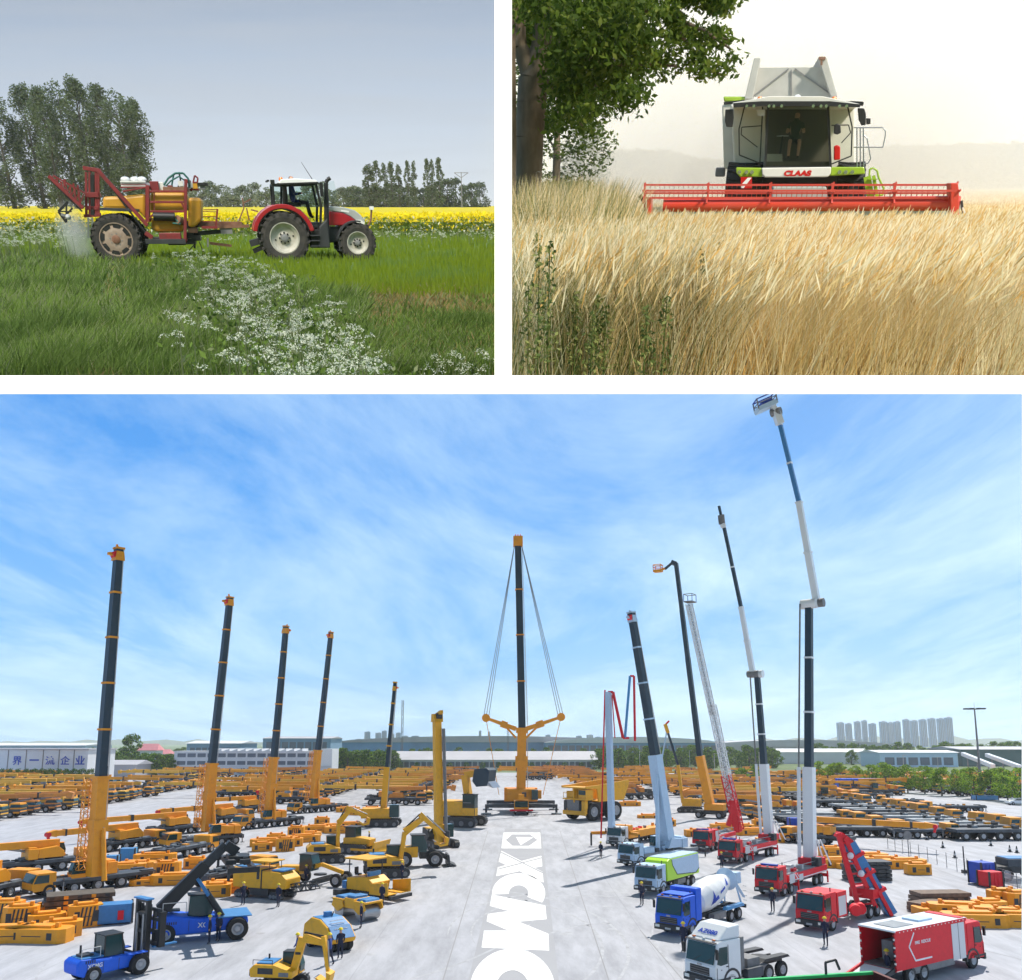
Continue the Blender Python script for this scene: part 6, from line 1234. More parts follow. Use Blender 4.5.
def drill_rig():
    t = thing('drilling_rig', 'tall yellow rotary drilling rig with vertical mast behind the excavator', 'drilling rig'); B = gp(3, 440, 847); place(t, B, -60, .82)
    tracks(t, 5.2, 3.4, 1.1, .8); m = MB(); m.box((-1.4, 0, 2.0), (4.0, 2.8, 1.6), 'machine_yellow'); m.box((-2.9, 0, 2.1), (1.2, 2.9, 1.3), 'dark'); m.build('house', t, .1); m = MB(); m.box((.6, 1.1, 2.5), (1.5, 1.1, 1.9), 'glass_teal'); m.build('operator_cab', t, .05)
    P = [loc_of(t, atd(3, u, v, B.y - 3)) for u, v in ((439, 838), (437, 722))]; P[0].z = .8
    m = MB(); m.beam(P[0], P[1], 1.0, 1.1, 'machine_yellow'); m.build('mast', t, .03)
    m = MB(); m.beam(P[1], P[1] + Vector((0, 0, 1.2)), 1.6, 1.3, 'machine_yellow', .7, 1.6); m.tube(P[1] + Vector((.7, -.4, .9)), P[1] + Vector((.7, .4, .9)), .45, .45, 'dark', 12); m.beam(P[1] + Vector((-.2, 0, 1)), P[1] + Vector((1.6, 0, 1.5)), .5, .5, 'machine_yellow'); m.build('mast_head', t)
    o_ = loc_of(t, B + Vector((.95, -.4, 0))) - loc_of(t, B); m = MB(); m.tube(P[0] + o_ + Vector((0, 0, .2)), P[1] + o_ * .9 - Vector((0, 0, 1)), .26, .26, 'grey', 12); m.tube(P[0] + o_, P[0] + o_ + Vector((0, 0, 2)), .5, .5, 'dark', 14); m.build('drill_rod', t)
    m = MB(); m.beam((-.4, 0, 2.4), P[0].lerp(P[1], .3), .6, .7, 'machine_yellow', .5, .5); m.tube((-.8, .7, 2.6), P[0].lerp(P[1], .42), .15, .13, 'steel', 8); m.tube((-.8, -.7, 2.6), P[0].lerp(P[1], .42), .15, .13, 'steel', 8); m.build('support_arm', t)
    m = MB(); m.box((P[0].x, P[0].y, 3.0), (1.3, 1.5, 1.4), 'machine_yellow'); m.tube((P[0].x - 1.2, P[0].y - 1.6, 2.2), (P[0].x - 1.2, P[0].y - .2, 2.2), .8, .8, 'dark', 16); m.build('rotary_head', t, .05)
drill_rig()
def shovel():
    t = thing('mining_shovel', 'huge mining excavator with its dark bucket lifted left of the central crane', 'mining excavator'); B = gp(3, 463, 826); place(t, B, -20, .85)
    tracks(t, 7.5, 5.0, 1.8, 1.1); m = MB(); m.box((-1.6, 0, 3.3), (6.0, 5.0, 2.6), 'machine_yellow'); m.box((-4.0, 0, 3.0), (1.6, 5.2, 2.4), 'machine_yellow'); m.build('house', t, .15)
    m = MB(); m.box((2.2, -1.9, 4.6), (2.4, 1.6, 2.4), 'glass_teal'); m.box((2.2, -1.9, 2.8), (2.4, 1.6, 1.4), 'machine_yellow'); m.box((2.2, -1.9, 5.85), (2.6, 1.8, .15), 'dark'); m.build('operator_cab', t, .06)
    m = MB(); m.beam((1.2, .4, 3.4), (.2, .4, 9.2), 1.2, 1.5, 'machine_yellow'); m.beam((.2, .4, 9.2), (2.6, .4, 9.6), 1.1, 1.2, 'machine_yellow'); m.tube((2.2, .9, 3), (.6, .9, 7), .3, .25, 'dark', 10); m.tube((2.2, -.1, 3), (.6, -.1, 7), .3, .25, 'dark', 10); m.build('boom', t, .05)
    m = MB(); m.prism([(2.4, 8.2), (3.2, 7.2), (5.4, 7.4), (5.8, 10.2), (5.2, 10.6), (2.8, 10.4)], -1.6, 2.2, 'navy'); m.prism([(5.3, 7.5), (6.6, 7.0), (5.6, 8.2)], -1.6, 2.2, 'steel'); m.build('bucket', t, .08)
    m = MB(); m.path([(3.3, -2.6, 3.4), (3.3, -2.6, 4.4), (1.2, -2.8, 4.4)], .05, 'steel', 5); m.path([(3.4, -2.7, 1.9), (3.4, -2.7, 3.4)], .05, 'dark', 5); m.build('handrail', t)
shovel()
def loader():
    t = thing('wheel_loader', 'dark teal cabbed wheel loader between the excavator and the drilling rig', 'wheel loader'); place(t, gp(3, 419, 866), 10, 1.0)
    wheels(t, [-1.6, 1.6], .8, .6, 1.1); m = MB(); m.prism([(-3, 1.0), (-.2, 1.0), (-.2, 2.1), (-2.8, 2.0)], -1.0, 1.0, 'machine_yellow'); m.box((1.0, 0, 1.2), (2.0, 1.2, .8), 'dark'); m.build('body', t, .06)
    m = MB(); m.prism([(-.9, 1.5), (.7, 1.5), (.8, 2.2), (.4, 3.2), (-.9, 3.2)], -.85, .85, 'glass_teal'); m.box((-.2, 0, 3.25), (1.6, 1.8, .1), 'dark'); m.build('operator_cab', t, .04)
    m = MB(); m.beam((1.0, .6, 1.8), (3.0, .6, .8), .2, .4, 'dark'); m.beam((1.0, -.6, 1.8), (3.0, -.6, .8), .2, .4, 'dark'); m.prism([(2.9, .1), (3.9, .1), (3.2, .4), (3.1, 1.2), (2.9, 1.2)], -1.3, 1.3, 'dark'); m.build('bucket', t)
loader()

# reach stacker and heavy forklift
def reach_stacker():
    t = thing('reach_stacker', 'blue reach stacker with raised black boom and two workers at its front wheel', 'reach stacker'); B = gp(3, 203, 938); place(t, B, 24, .84)
    wheels(t, [2.4], .85, .75, 1.55); wheels(t, [2.4], .85, .6, .85); wheels(t, [-2.9], .75, .6, 1.15)
    m = MB(); m.prism([(-4.0, .9), (-3.3, .6), (3.0, .7), (3.3, 1.2), (3.2, 1.7), (-.4, 1.75), (-2.4, 2.1), (-3.8, 2.0)], -1.35, 1.35, 'truck_blue'); m.build('body', t, .15)
    m = MB(); m.box((2.2, 0, 1.78), (2.6, 3.5, .1), 'hood_blue'); m.box((1.2, 1.2, 1.4), (2.4, .5, .7), 'truck_blue'); m.box((1.2, -1.2, 1.4), (2.4, .5, .7), 'truck_blue'); m.build('fender', t, .04)
    m = MB(); m.prism([(-1.3, 1.8), (.4, 1.8), (.7, 2.4), (.3, 3.4), (-1.2, 3.4)], -.7, .7, 'glass_teal'); m.box((-.5, 0, 3.45), (1.7, 1.5, .08), 'dark'); m.build('operator_cab', t, .05)
    a, b = Vector((-3.3, 0, 2.4)), loc_of(t, atd(3, 224, 843, B.y + 1.5)); b = Vector((b.x, 0, b.z)); c = a.lerp(b, .55)
    m = MB(); m.beam(a, c.lerp(b, .3), .9, 1.0, 'black', .85, .9); m.box((a.x, 0, a.z - .5), (.8, 1.3, 1.1), 'black'); m.build('boom', t, .04); m = MB(); m.beam(c, b, .62, .68, 'dark'); m.beam(b, b + Vector((.9, 0, -.6)), 1.0, .8, 'black'); m.build('boom_extension', t)
    for s_ in (-1, 1): m = MB(); m.tube((1.3, s_ * .95, 1.7), a.lerp(b, .55) + Vector((0, s_ * .7, -.3)), .17, .12, 'hood_blue', 10); m.tube((1.3, s_ * .95, 1.7), Vector((1.3, s_ * .95, 1.7)).lerp(a.lerp(b, .55) + Vector((0, s_ * .7, -.3)), .55), .24, .24, 'black', 10); m.build('lift_ram', t)
    e = b + Vector((1.0, 0, -1.1)); m = MB()
    m.box(e, (1.6, 2.4, .5), 'black'); 
    for y in (-.8, .8): m.beam(e + Vector((0, -4.2, -.35)) + Vector((y, 0, 0)), e + Vector((0, 4.2, -.35)) + Vector((y, 0, 0)), .3, .35, 'black')
    for y in (-4.2, 4.2): m.beam(e + Vector((-1.2, y, -.4)), e + Vector((1.2, y, -.4)), .35, .4, 'black'); m.box(e + Vector((-1.1, y, -.8)), (.2, .2, .7), 'dark'); m.box(e + Vector((1.1, y, -.8)), (.2, .2, .7), 'dark')
    clutter(m, e.x - .8, e.x + .8, -2.5, 2.5, e.z - .2, 12, ['black', 'dark', 'grey'], .7, 5); m.build('spreader', t)
reach_stacker()
def forklift():
    t = thing('heavy_forklift', 'blue heavy forklift with tall black mast in the near left corner', 'forklift'); B = gp(3, 108, 976); place(t, B, 52, .74)
    wheels(t, [1.7], .75, .5, 1.35); wheels(t, [1.7], .75, .5, .8); wheels(t, [-1.7], .6, .45, 1.0)
    m = MB(); m.prism([(-2.9, .7), (-2.4, .5), (1.8, .6), (2.1, 1.3), (.8, 1.6), (-.6, 1.6), (-2.6, 1.75), (-2.95, 1.5)], -1.1, 1.1, 'truck_blue'); m.build('body', t, .15)
    m = MB(); m.box((-1.7, 0, 1.75), (1.7, 1.7, .12), 'hood_blue'); m.box((1.5, 1.25, 1.6), (1.5, .6, .1), 'truck_blue'); m.box((1.5, -1.25, 1.6), (1.5, .6, .1), 'truck_blue'); m.build('fender', t, .04)
    m = MB(); m.prism([(-.8, 1.6), (.7, 1.6), (.8, 2.2), (.5, 3.1), (-.8, 3.1)], -.75, .75, 'glass_teal')
    for x, y in ((.5, .75), (.5, -.75), (-.8, .75), (-.8, -.75)): m.beam((x + (.2 if x > 0 else 0), y, 1.6), (x, y, 3.1), .1, .1, 'black')
    m.box((-.15, 0, 3.15), (1.5, 1.7, .1), 'black'); m.build('operator_cab', t, .03)
    m = MB()
    for y in (-.75, .75): m.beam((2.5, y, .2), (2.5, y, 5.3), .35, .28, 'black'); m.beam((2.75, y * .8, .3), (2.75, y * .8, 4.9), .2, .2, 'dark'); m.tube((2.3, y * .6, .5), (2.3, y * .6, 4.2), .09, .09, 'steel', 8)
    for z in (.6, 2.9, 4.2, 5.2): m.box((2.5, 0, z), (.3, 1.8, .25), 'black')
    m.box((2.5, 0, 5.35), (.6, 2.0, .12), 'hood_blue'); m.build('mast', t)
    m = MB()
    for z in (2.0, 2.9, 3.8, 4.5): m.box((3.05, 0, z), (.2, 3.3, .25), 'dark')
    for y in (-1.6, 1.6, -.8, .8): m.box((3.05, y, 3.2), (.22, .22, 2.8), 'dark')
    m.box((3.15, -1.75, 3.1), (.5, .3, 2.6), 'black'); m.box((3.15, 1.75, 3.1), (.5, .3, 2.6), 'black'); m.build('carriage', t)
    for y in (-1.0, 1.0): m = MB(); m.box((3.9, y, 1.75), (2.0, .3, .12), 'hood_blue'); m.box((3.15, y, 2.3), (.12, .3, 1.2), 'dark'); m.build('fork', t)
forklift()
# ---------------------------------------------------------------- trucks on the right
def txt(t, s, m_, loc, h, rot, wd=None, name='lettering', shear=0, bold=.02):
    me = textmesh(s, m_, 1.0, .003, bold, shear); o = mobj(name, me, t); xs = [v.co.x for v in me.vertices]; ys = [v.co.y for v in me.vertices]
    sy = h / (max(ys) - min(ys)); sx = (wd / (max(xs) - min(xs))) if wd else sy; o.location = loc; o.rotation_euler = tuple(R(a) for a in rot); o.scale = (sx, sy, 1); return o
def garbage():
    t, L = hero('garbage_truck', 'white and lime green box truck above the blue mixer truck', 'truck', (640, 897), (694, 881), None, (9.5, 10))
    h = L / 2; truck_cab(t, h, 'pale_blue', 2.9); chassis(t, -h, h - 1.5); wheels(t, [h - 1.5, -h + 1.6, -h + 2.9])
    m = MB(); m.prism([(-h + .1, 1.15), (h - 2.4, 1.15), (h - 2.4, 3.1), (h - 2.9, 3.3), (-h + .3, 3.3), (-h + .1, 2.9)], -1.25, 1.25, 'lime'); m.build('box', t, .06)
    m = MB(); 
    for s_ in (-1, 1): m.prism([(-h + .12, 1.7), (-h + 1.0, 1.3), (h - 4.6, 1.6), (h - 3.6, 2.6), (h - 3.4, 3.2), (-h + .3, 3.2)], s_ * 1.252, s_ * 1.262, 'pale_blue')
    m.prism([(-h + .3, -1.2), (h - 3.1, -1.2), (h - 3.1, 1.2), (-h + .3, 1.2)], 3.31, 3.36, 'pale_blue', ax='z')
    for s_ in (-1, 1):
        for a, b in (((h - 4.6, 1.6), (h - 3.6, 2.6)), ((h - 3.6, 2.6), (h - 3.4, 3.2)), ((-h + 1.0, 1.3), (h - 4.6, 1.6)), ((-h + .12, 1.7), (-h + 1.0, 1.3))): m.beam((a[0], s_ * 1.27, a[1]), (b[0], s_ * 1.27, b[1]), .02, .07, 'navy')
    m.build('side_swoosh', t)
garbage()
def mixer():
    t, L = hero('mixer_truck', 'blue cabbed concrete mixer truck with white drum', 'mixer truck', (664, 938), (738, 914), None, (10, 11))
    h = L / 2; truck_cab(t, h, 'truck_blue', 3.0); chassis(t, -h, h - 1.5); wheels(t, [h - 1.5, h - 3.2, -h + 1.4, -h + 2.8])
    m = MB(); m.box((h - 2.75, 0, 2.2), (.9, 2.4, 2.5), 'truck_blue'); m.box((h - 1.4, 0, 3.1), (1.6, 2.1, .1), 'truck_blue'); m.build('front_housing', t, .08)
    M = Matrix.Translation((-1.0, 0, 2.55)) @ Matrix.Rotation(R(-13), 4, 'Y') if False else Matrix.Translation((-.9, 0, 2.5)) @ Matrix.Rotation(R(12), 4, 'Y')
    m = MB(); m.lathe([(.5, 2.6), (.95, 2.2), (1.22, 1.0), (1.25, .2), (1.15, -1.0), (.85, -2.2), (.55, -3.1), (.5, -3.2)], 'white', 36, 'x', M=M, close=True); d_ = m.build('drum', t)
    m = MB(); 
    for s_ in (-1, 1):
        for pts in ([(1.5, -.75), (.85, -.55), (.9, .75)], [(1.5, -.75), (.3, -.45), (.45, .0), (.95, -.2)], [(-.0, -.1), (-1.1, .05), (-1.1, .28), (-.0, .13)], [(-1.4, .15), (-2.1, .75), (-2.0, -.15), (-1.75, .1)]):
            xs_ = [p[0] for p in pts]; zs_ = [p[1] for p in pts]; g_ = .055
            def dp(x, z):
                r_ = np.interp(-x, [-2.2, -1.0, -.2, 1.0, 2.2], [.95, 1.22, 1.25, 1.15, .85]) + .02; z2 = z * .75 + .12; return (x, s_ * math.sqrt(max(.01, r_ * r_ - z2 * z2)), z2)
            for ix in range(int((max(xs_) - min(xs_)) / g_) + 1):
                for iz in range(int((max(zs_) - min(zs_)) / g_) + 1):
                    x, z = min(xs_) + ix * g_, min(zs_) + iz * g_
                    if in_poly((x + g_ / 2, z + g_ / 2), pts): m.add([dp(x, z), dp(x + g_, z), dp(x + g_, z + g_), dp(x, z + g_)], [(0, 1, 2, 3)], 'sign_blue', M=M)
    m.build('drum_marking', d_)
    m = MB(); m.lathe([(.62, -3.0), (1.0, -3.5), (.95, -3.6)], 'pale_blue', 20, 'x', M=M); m.box((-h + .3, 0, 3.3), (.7, 1.6, .9), 'pale_blue', top=(1.2, .9)); m.beam((-h + .2, .3, 2.9), (-h - .4, .8, 1.6), .5, .1, 'pale_blue'); m.build('chute', t)
    m = MB()
    for s_ in (-1, 1): m.beam((-h + .1, s_ * .8, 1.1), (-h + .6, s_ * .5, 3.0), .12, .12, 'pale_blue'); m.prism([(-h + .4, 1.05), (-h + 3.6, 1.05), (-h + 3.4, 1.3), (-h + .6, 1.3)], s_ * .8, s_ * 1.25, 'sky_blue')
    for k_ in range(5): m.beam((-h - .1, .9, 1.0 + .4 * k_), (-h - .1, 1.25, 1.0 + .4 * k_), .04, .04, 'light_grey')
    m.box((-h + .05, 0, .95), (.15, 2.4, .3), 'dark'); m.build('drum_support', t)
mixer()
def tractor_unit():
    t, L = hero('tractor_unit', 'white truck tractor unit with roof deflector at the bottom edge', 'truck', (702, 990), (775, 972), None, (7.4, 8.2))
    h = L / 2; c = truck_cab(t, h, 'truck_white', 3.0, 2.4); chassis(t, -h, h - 1.4); wheels(t, [h - 1.5, -h + .9, -h + 2.3])
    m = MB(); m.prism([(h - .45, 3.0), (h - 1.4, 3.75), (h - 2.5, 3.8), (h - 2.5, 3.0)], -1.15, 1.15, 'truck_white'); r_ = m.build('roof_deflector', t, .1)
    txt(r_, 'AZ080', 'sign_blue', (h - .85, 0, 3.36), .34, (38, 0, 90), 1.5, bold=.03)
    m = MB(); m.box((h - 2.75, 0, 2.0), (.35, 2.2, 2.0), 'grey'); m.box((-.1, 0, 1.25), (1.2, 2.2, .7), 'grey'); m.box((.1, 1.15, .8), (1.5, .5, .6), 'deck'); m.box((.1, -1.15, .8), (1.5, .5, .6), 'deck'); m.build('side_tank', t, .04)
    m = MB(); m.tube((-h + 1.6, 0, 1.15), (-h + 1.6, 0, 1.25), .5, .5, 'black', 16); m.prism([(-h + .2, 1.25), (-h + 3.0, 1.25), (-h + 2.7, 1.42), (-h + .4, 1.42)], .75, 1.3, 'dark'); m.prism([(-h + .2, 1.25), (-h + 3.0, 1.25), (-h + 2.7, 1.42), (-h + .4, 1.42)], -1.3, -.75, 'dark'); m.build('rear_gear', t)
tractor_unit()
def truck_crane():
    t, L = hero('truck_crane', 'pale blue truck crane with a black topped boom above the garbage truck', 'truck crane', (622, 868), (694, 857), 'boom trucks on the right', (12, 13.5))
    h = L / 2; truck_cab(t, h, 'pale_blue', 2.8, 2.1); m = MB(); m.box((-1.0, 0, 1.3), (L - 2.3, 2.6, .4), 'deck_pale'); m.box((-1, 0, .95), (L - 3, 1.0, .5), 'deck'); m.box((h - 3.4, 0, 1.8), (2.0, 2.2, .7), 'pale_blue'); clutter(m, -h, h - 3, -1, 1, 1.5, 10, ['pale_blue', 'deck', 'deck_pale'], .8, 3); m.build('deck', t, .03)
    wheels(t, [h - 1.5, h - 3.3, -h + 2, -h + 3.5, -h + 5], .55); B = gp(3, 668, 861.5); b = loc_of(t, B); turret(t, b.x, 'pale_blue', -1, -1, True, 1.5)
    m = MB(); m.beam((-h + .3, 0, 1.2), (-h - 1.6, 0, 1.0), .5, .4, 'deck'); m.tube((-h - 1.5, 1.2, .1), (-h - 1.5, 1.2, 1.1), .1, .1, 'deck', 8); m.tube((-h - 1.5, -1.2, .1), (-h - 1.5, -1.2, 1.1), .1, .1, 'deck', 8); m.beam((-h - 1.5, -1.2, 1), (-h - 1.5, 1.2, 1), .3, .3, 'deck'); m.build('outrigger', t)
    raised_boom(t, B + Vector((0, 0, 2.3)), [(655, 755), (631, 612)], [(18, 13), (12.5, 9.5)], ['pale_blue', 'navy'], [1, 4], 'pale_blue', True, 1)
    m = MB(); P0, P1 = loc_of(t, B + Vector((0, -.5, 2))), loc_of(t, atd(3, 657, 775, B.y - .5)); q0 = loc_of(t, atd(3, 658, 852, B.y - 1)); m.tube(q0, P1, .3, .25, 'pale_blue', 10); m.build('lift_ram', t)
truck_crane()
def pump():
    t, L = hero('concrete_pump_truck', 'concrete pump truck with white cab, yellow bed and folded red arm', 'concrete pump', (606, 849), (668, 837), 'boom trucks on the right', (13, 15))
    h = L / 2; truck_cab(t, h, 'truck_white', 2.9, 2.1); m = MB(); m.box((-1.0, 0, 1.6), (L - 2.6, 2.4, 1.0), 'crane_yellow'); m.box((-1, 0, 1.0), (L - 3, 1.2, .5), 'dark'); m.box((h - 3.0, 0, 2.2), (1.0, 2.5, 1.6), 'crane_yellow'); clutter(m, -h + 1, h - 4, -1, 1, 2.1, 14, ['crane_yellow', 'grey', 'truck_red'], .7, 8); m.build('bed', t, .04)
    wheels(t, [h - 1.5, h - 3.2, -h + 2, -h + 3.4, -h + 4.8], .55)
    for s_ in (-1, 1): m = MB(); m.beam((h - 2.8, s_ * 1.1, 1.9), (h - 2.8 + 3.5 * (1 if s_ < 0 else .4), s_ * 3.4, 1.9), .4, .4, 'crane_yellow'); m.beam((h - 2.8 + 3.5 * (1 if s_ < 0 else .4), s_ * 3.4, 1.9), (h - 2.8 + 3.5 * (1 if s_ < 0 else .4), s_ * 3.4, .1), .2, .2, 'dark'); m.build('outrigger', t)
    B = gp(3, 613, 848); b3 = B + Vector((0, 1, 2.4)); yb = b3.y; Q = lambda u, v: loc_of(t, atd(3, u, v, yb)); px = yb / FPX * BW
    ring_sections(t, loc_of(t, b3), Q(608, 692), 9 * px, 6 * px, 'pale_blue', 1, None)
    for pts, c, w_ in (([(608, 692), (613, 692), (623, 738)], 'truck_red', 3.2), ([(623, 738), (629, 738)], 'truck_red', 3), ([(625, 738), (630, 676)], 'sky_blue', 2.8), ([(630, 676), (634, 676), (635, 741)], 'truck_red', 2.6), ([(612, 695), (615, 738)], 'truck_red', 1.2)):
        m = MB()
        for a, b_ in zip(pts, pts[1:]): m.beam(Q(*a), Q(*b_), w_ * px, w_ * px * 1.2, c)
        m.build('placing_arm', t)
    m = MB(); m.tube(Q(601, 838), Q(605, 690), .12, .12, 'truck_red', 6); m.build('delivery_pipe', t)
pump()
def fire_body(t, L, paint='truck_red', panel=True, cabh=2.9, hh=2.3, x1=None):
    h = L / 2; truck_cab(t, h, paint, cabh, 2.1); x1 = x1 or h - 2.5
    m = MB(); m.box(((-h + x1) / 2, 0, 1.55), (x1 + h, 2.5, .7), paint); m.box(((-h + x1) / 2, 0, 1.0), (x1 + h - 1, 1.2, .5), 'grey'); m.build('bed', t, .04)
    m = MB(); m.box(((-h + x1) / 2, 0, 1.93), (x1 + h - .4, 2.2, .06), 'deck_pale'); clutter(m, -h + .6, x1 - .6, -.9, .9, 1.95, 9, [paint, 'steel', 'light_grey', paint], .8, int(L * 7)); m.build('deck_fittings', t)
    for s_ in (-1, 1):
        for a_ in (((x1 - .9, s_ * 1.262, 1.5), (1.3, .02, .9)), ((x1 - 3.2, s_ * 1.262, 1.4), (1.0, .02, .6))): m = MB(); m.box(*a_, 'silver_door'); m.build('side_shutter', t)
    wheels(t, [h - 1.5, h - 3.2, -h + 1.8, -h + 3.2], .54)
    for x in (h - 4.4, -h + .6): m = MB(); m.box((x, 0, .85), (.35, 3.0, .3), paint); m.tube((x, 1.45, .1), (x, 1.45, 1.3), .1, .1, paint, 8); m.tube((x, -1.45, .1), (x, -1.45, 1.3), .1, .1, paint, 8); m.build('outrigger', t)
    m = MB(); m.box((h - .9, 0, cabh + .1), (.4, 1.7, .16), 'sign_blue'); m.build('light_bar', t)
    for s_ in (-1, 1): m = MB(); m.box(((-h + h - 2.5) / 2, s_ * 1.257, 1.3), (h + h - 2.7, .012, .09), 'truck_white'); m.beam((x1 - 2.4, s_ * 1.256, 1.25), (x1 - 1.7, s_ * 1.256, 1.85), .012, .12, 'truck_white'); m.beam((x1 - 2.9, s_ * 1.256, 1.25), (x1 - 2.2, s_ * 1.256, 1.85), .012, .08, 'truck_white'); m.build('white_stripe', t)
    m = MB(); m.path([(-h + .3, -1.0, 2.0), (-h + .3, -1.0, 2.5), (x1 - .3, -1.0, 2.5), (x1 - .3, -1.0, 2.0)], .035, 'steel', 5); m.path([(-h + .3, 1.0, 2.0), (-h + .3, 1.0, 2.5), (x1 - .3, 1.0, 2.5), (x1 - .3, 1.0, 2.0)], .035, 'steel', 5); m.build('deck_rail', t)
def fire_ladder():
    t, L = hero('ladder_fire_truck', 'red fire truck with extended lattice ladder behind the white based boom trucks', 'fire truck', (694, 854), (734, 842), 'red fire trucks', (10.5, 11.5))
    fire_body(t, L); h = L / 2; m = MB(); m.box((h - 3.3, 0, 2.3), (1.5, 2.4, 1.1), 'truck_red'); m.box((h - 3.3, 1.21, 2.2), (1.1, .03, .9), 'silver_door'); m.box((h - 3.3, -1.21, 2.2), (1.1, .03, .9), 'silver_door'); m.build('crew_box', t, .04)
    B = gp(3, 733, 842); yb = B.y; Q = lambda u, v: loc_of(t, atd(3, u, v, yb)); px = yb / FPX
    m = MB(); m.beam(Q(738, 832), Q(733, 800), 10 * px, 7 * px, 'truck_red'); m.beam(Q(728, 826), Q(735, 805), 5 * px, 5 * px, 'truck_red'); truss(m, Q(739, 830), Q(726, 775), 9 * px, 'truck_red', 8, .14); m.build('ladder_base', t)
    for a, b_, w_, c in (((733, 805), (712, 705), 7.5, 'truck_white'), ((713, 715), (689, 604), 6, 'truck_white')):
        m = MB(); truss(m, Q(*a), Q(*b_), w_ * px, c, 22, .13); d = Q(*b_) - Q(*a); m.build('ladder', t)
        m = MB(); m.beam(Q(*a) + Vector((0, 0, 0)), Q(*b_), w_ * px * .55, .12, 'steel'); m.build('ladder_rungs', t)
    m = MB(); q = Q(690, 602); m.box(q, (1.8, 1.5, .15), 'grey')
    for x in (-.9, .9):
        for y in (-.7, .7): m.beam(q + Vector((x, y, 0)), q + Vector((x, y, 1.2)), .08, .08, 'sign_blue')
    m.path([q + Vector((-.9, -.7, 1.2)), q + Vector((.9, -.7, 1.2)), q + Vector((.9, .7, 1.2)), q + Vector((-.9, .7, 1.2)), q + Vector((-.9, -.7, 1.2))], .06, 'grey', 5); m.build('rescue_basket', t)
fire_ladder()
def platform(f, r, base, low, mid, k1, k2, tip, w, label, basket):
    t, L = hero('platform_fire_truck', label, 'fire truck', f, r, 'red fire trucks', (12, 13)); fire_body(t, L)
    B = gp(3, *base); yb = B.y; b3 = B + Vector((0, 0, 1.6)); Q = lambda u, v: loc_of(t, atd(3, u, v, yb)); px = yb / FPX * BW; b = loc_of(t, b3)
    m = MB(); m.tube((b.x, 0, 1.4), (b.x, 0, 2.0), 1.0, 1.0, 'dark', 20); m.box((b.x, 0, 2.3), (2.4, 2.2, .7), 'truck_red'); m.box((b.x + 1.2, 1.0, 2.4), (1.0, .8, .9), 'dark'); m.build('turntable', t, .05)
    ring_sections(t, b, Q(*low), w * px, w * .85 * px, 'truck_white', 1, None); ring_sections(t, Q(*low), Q(*mid), w * .72 * px, w * .6 * px, 'navy', 3, 'truck_white')
    o_ = Q(base[0] - w * .62, base[1]) - Q(*base); m = MB(); m.beam(b + o_, Q(*low) + o_, w * .2 * px, w * .3 * px, 'truck_white'); m.tube(Q(*low) + o_, Q(*mid) + o_ * .9, .1, .1, 'grey', 6)
    for s_ in (.7, 1.0): m.beam(b - o_ * s_ * 2, Q(*low).lerp(b, .75) - o_ * s_, .14, .14, 'truck_white')
    m.build('hose_track', t)
    m = MB(); m.tube(Q(*mid) + Vector((0, -.9, 0)), Q(*mid) + Vector((0, .9, 0)), w * .5 * px, w * .5 * px, 'truck_white', 14); m.beam(Q(*mid), Q(*k1), w * .7 * px, w * .5 * px, 'truck_white'); m.tube(Q(*k1) + Vector((0, -.8, 0)), Q(*k1) + Vector((0, .8, 0)), w * .45 * px, w * .45 * px, 'grey', 12); m.build('knuckle', t)
    ring_sections(t, Q(*k1), Q(*k2), w * .62 * px, w * .5 * px, 'truck_white', 2, 'truck_white', 'upper_boom'); e = Q(*tip); ring_sections(t, Q(*k2), e, w * .42 * px, w * .36 * px, 'hood_blue' if basket else 'navy', 2, 'truck_white', 'upper_boom')
    return t, Q, px, e
t, Q, px, e = platform((719, 866), (776, 852), (770, 853.5), (764, 764), (757, 674), (753, 674), (741, 607), (724, 527), 13, 'red platform fire truck with bent white and navy boom, left of the tallest boom', False)
m = MB(); a, b_, c_ = Q(722, 524), Q(721, 515), Q(719, 506); m.beam(e, a, .7, .6, 'truck_white'); m.beam(a, b_, .3, .9, 'grey'); m.beam(b_, c_, .35, .3, 'navy'); m.path([a, Q(719, 522), b_], .08, 'grey', 5); m.build('water_monitor', t)
t, Q, px, e = platform((755, 901), (826, 878), (811, 882), (809, 767), (809, 604), (817, 603), (799, 502), (780, 424), 17, 'red platform fire truck carrying the tallest boom with a basket at its tip', True)
m = MB(); a, b_ = Q(776, 412), Q(771, 404); m.beam(e, a, .9, .8, 'truck_white'); m.beam(a, b_, .9, .5, 'truck_white'); m.tube(a + Vector((0, -.6, 0)), a + Vector((0, .6, 0)), .5, .5, 'grey', 12); m.build('jib', t)
m = MB(); q = Q(766, 407); X = (Q(776, 402) - Q(756, 411)); X_ = X.normalized(); U = (Q(765, 397) - Q(767, 407)); Y_ = X.cross(U).normalized()
m.beam(q - X * .48, q + X * .48, 1.6, .5, 'pale_blue', up=tuple(U.normalized()))
cs = [q + X * i * .46 + Y_ * j * .8 for i, j in ((-1, -1), (1, -1), (1, 1), (-1, 1))]
for c in cs: m.tube(c, c + U * .95, .08, .08, 'grey', 6)
m.path([c + U * .95 for c in cs + cs[:1]], .09, 'sign_blue', 6); m.path([c + U * .5 for c in cs + cs[:1]], .06, 'grey', 6); m.beam(q - X * .2 + U * .2, q + X * .3 + U * .2, 1.0, .9, 'sign_blue', up=tuple(U.normalized())); m.build('rescue_basket', t)
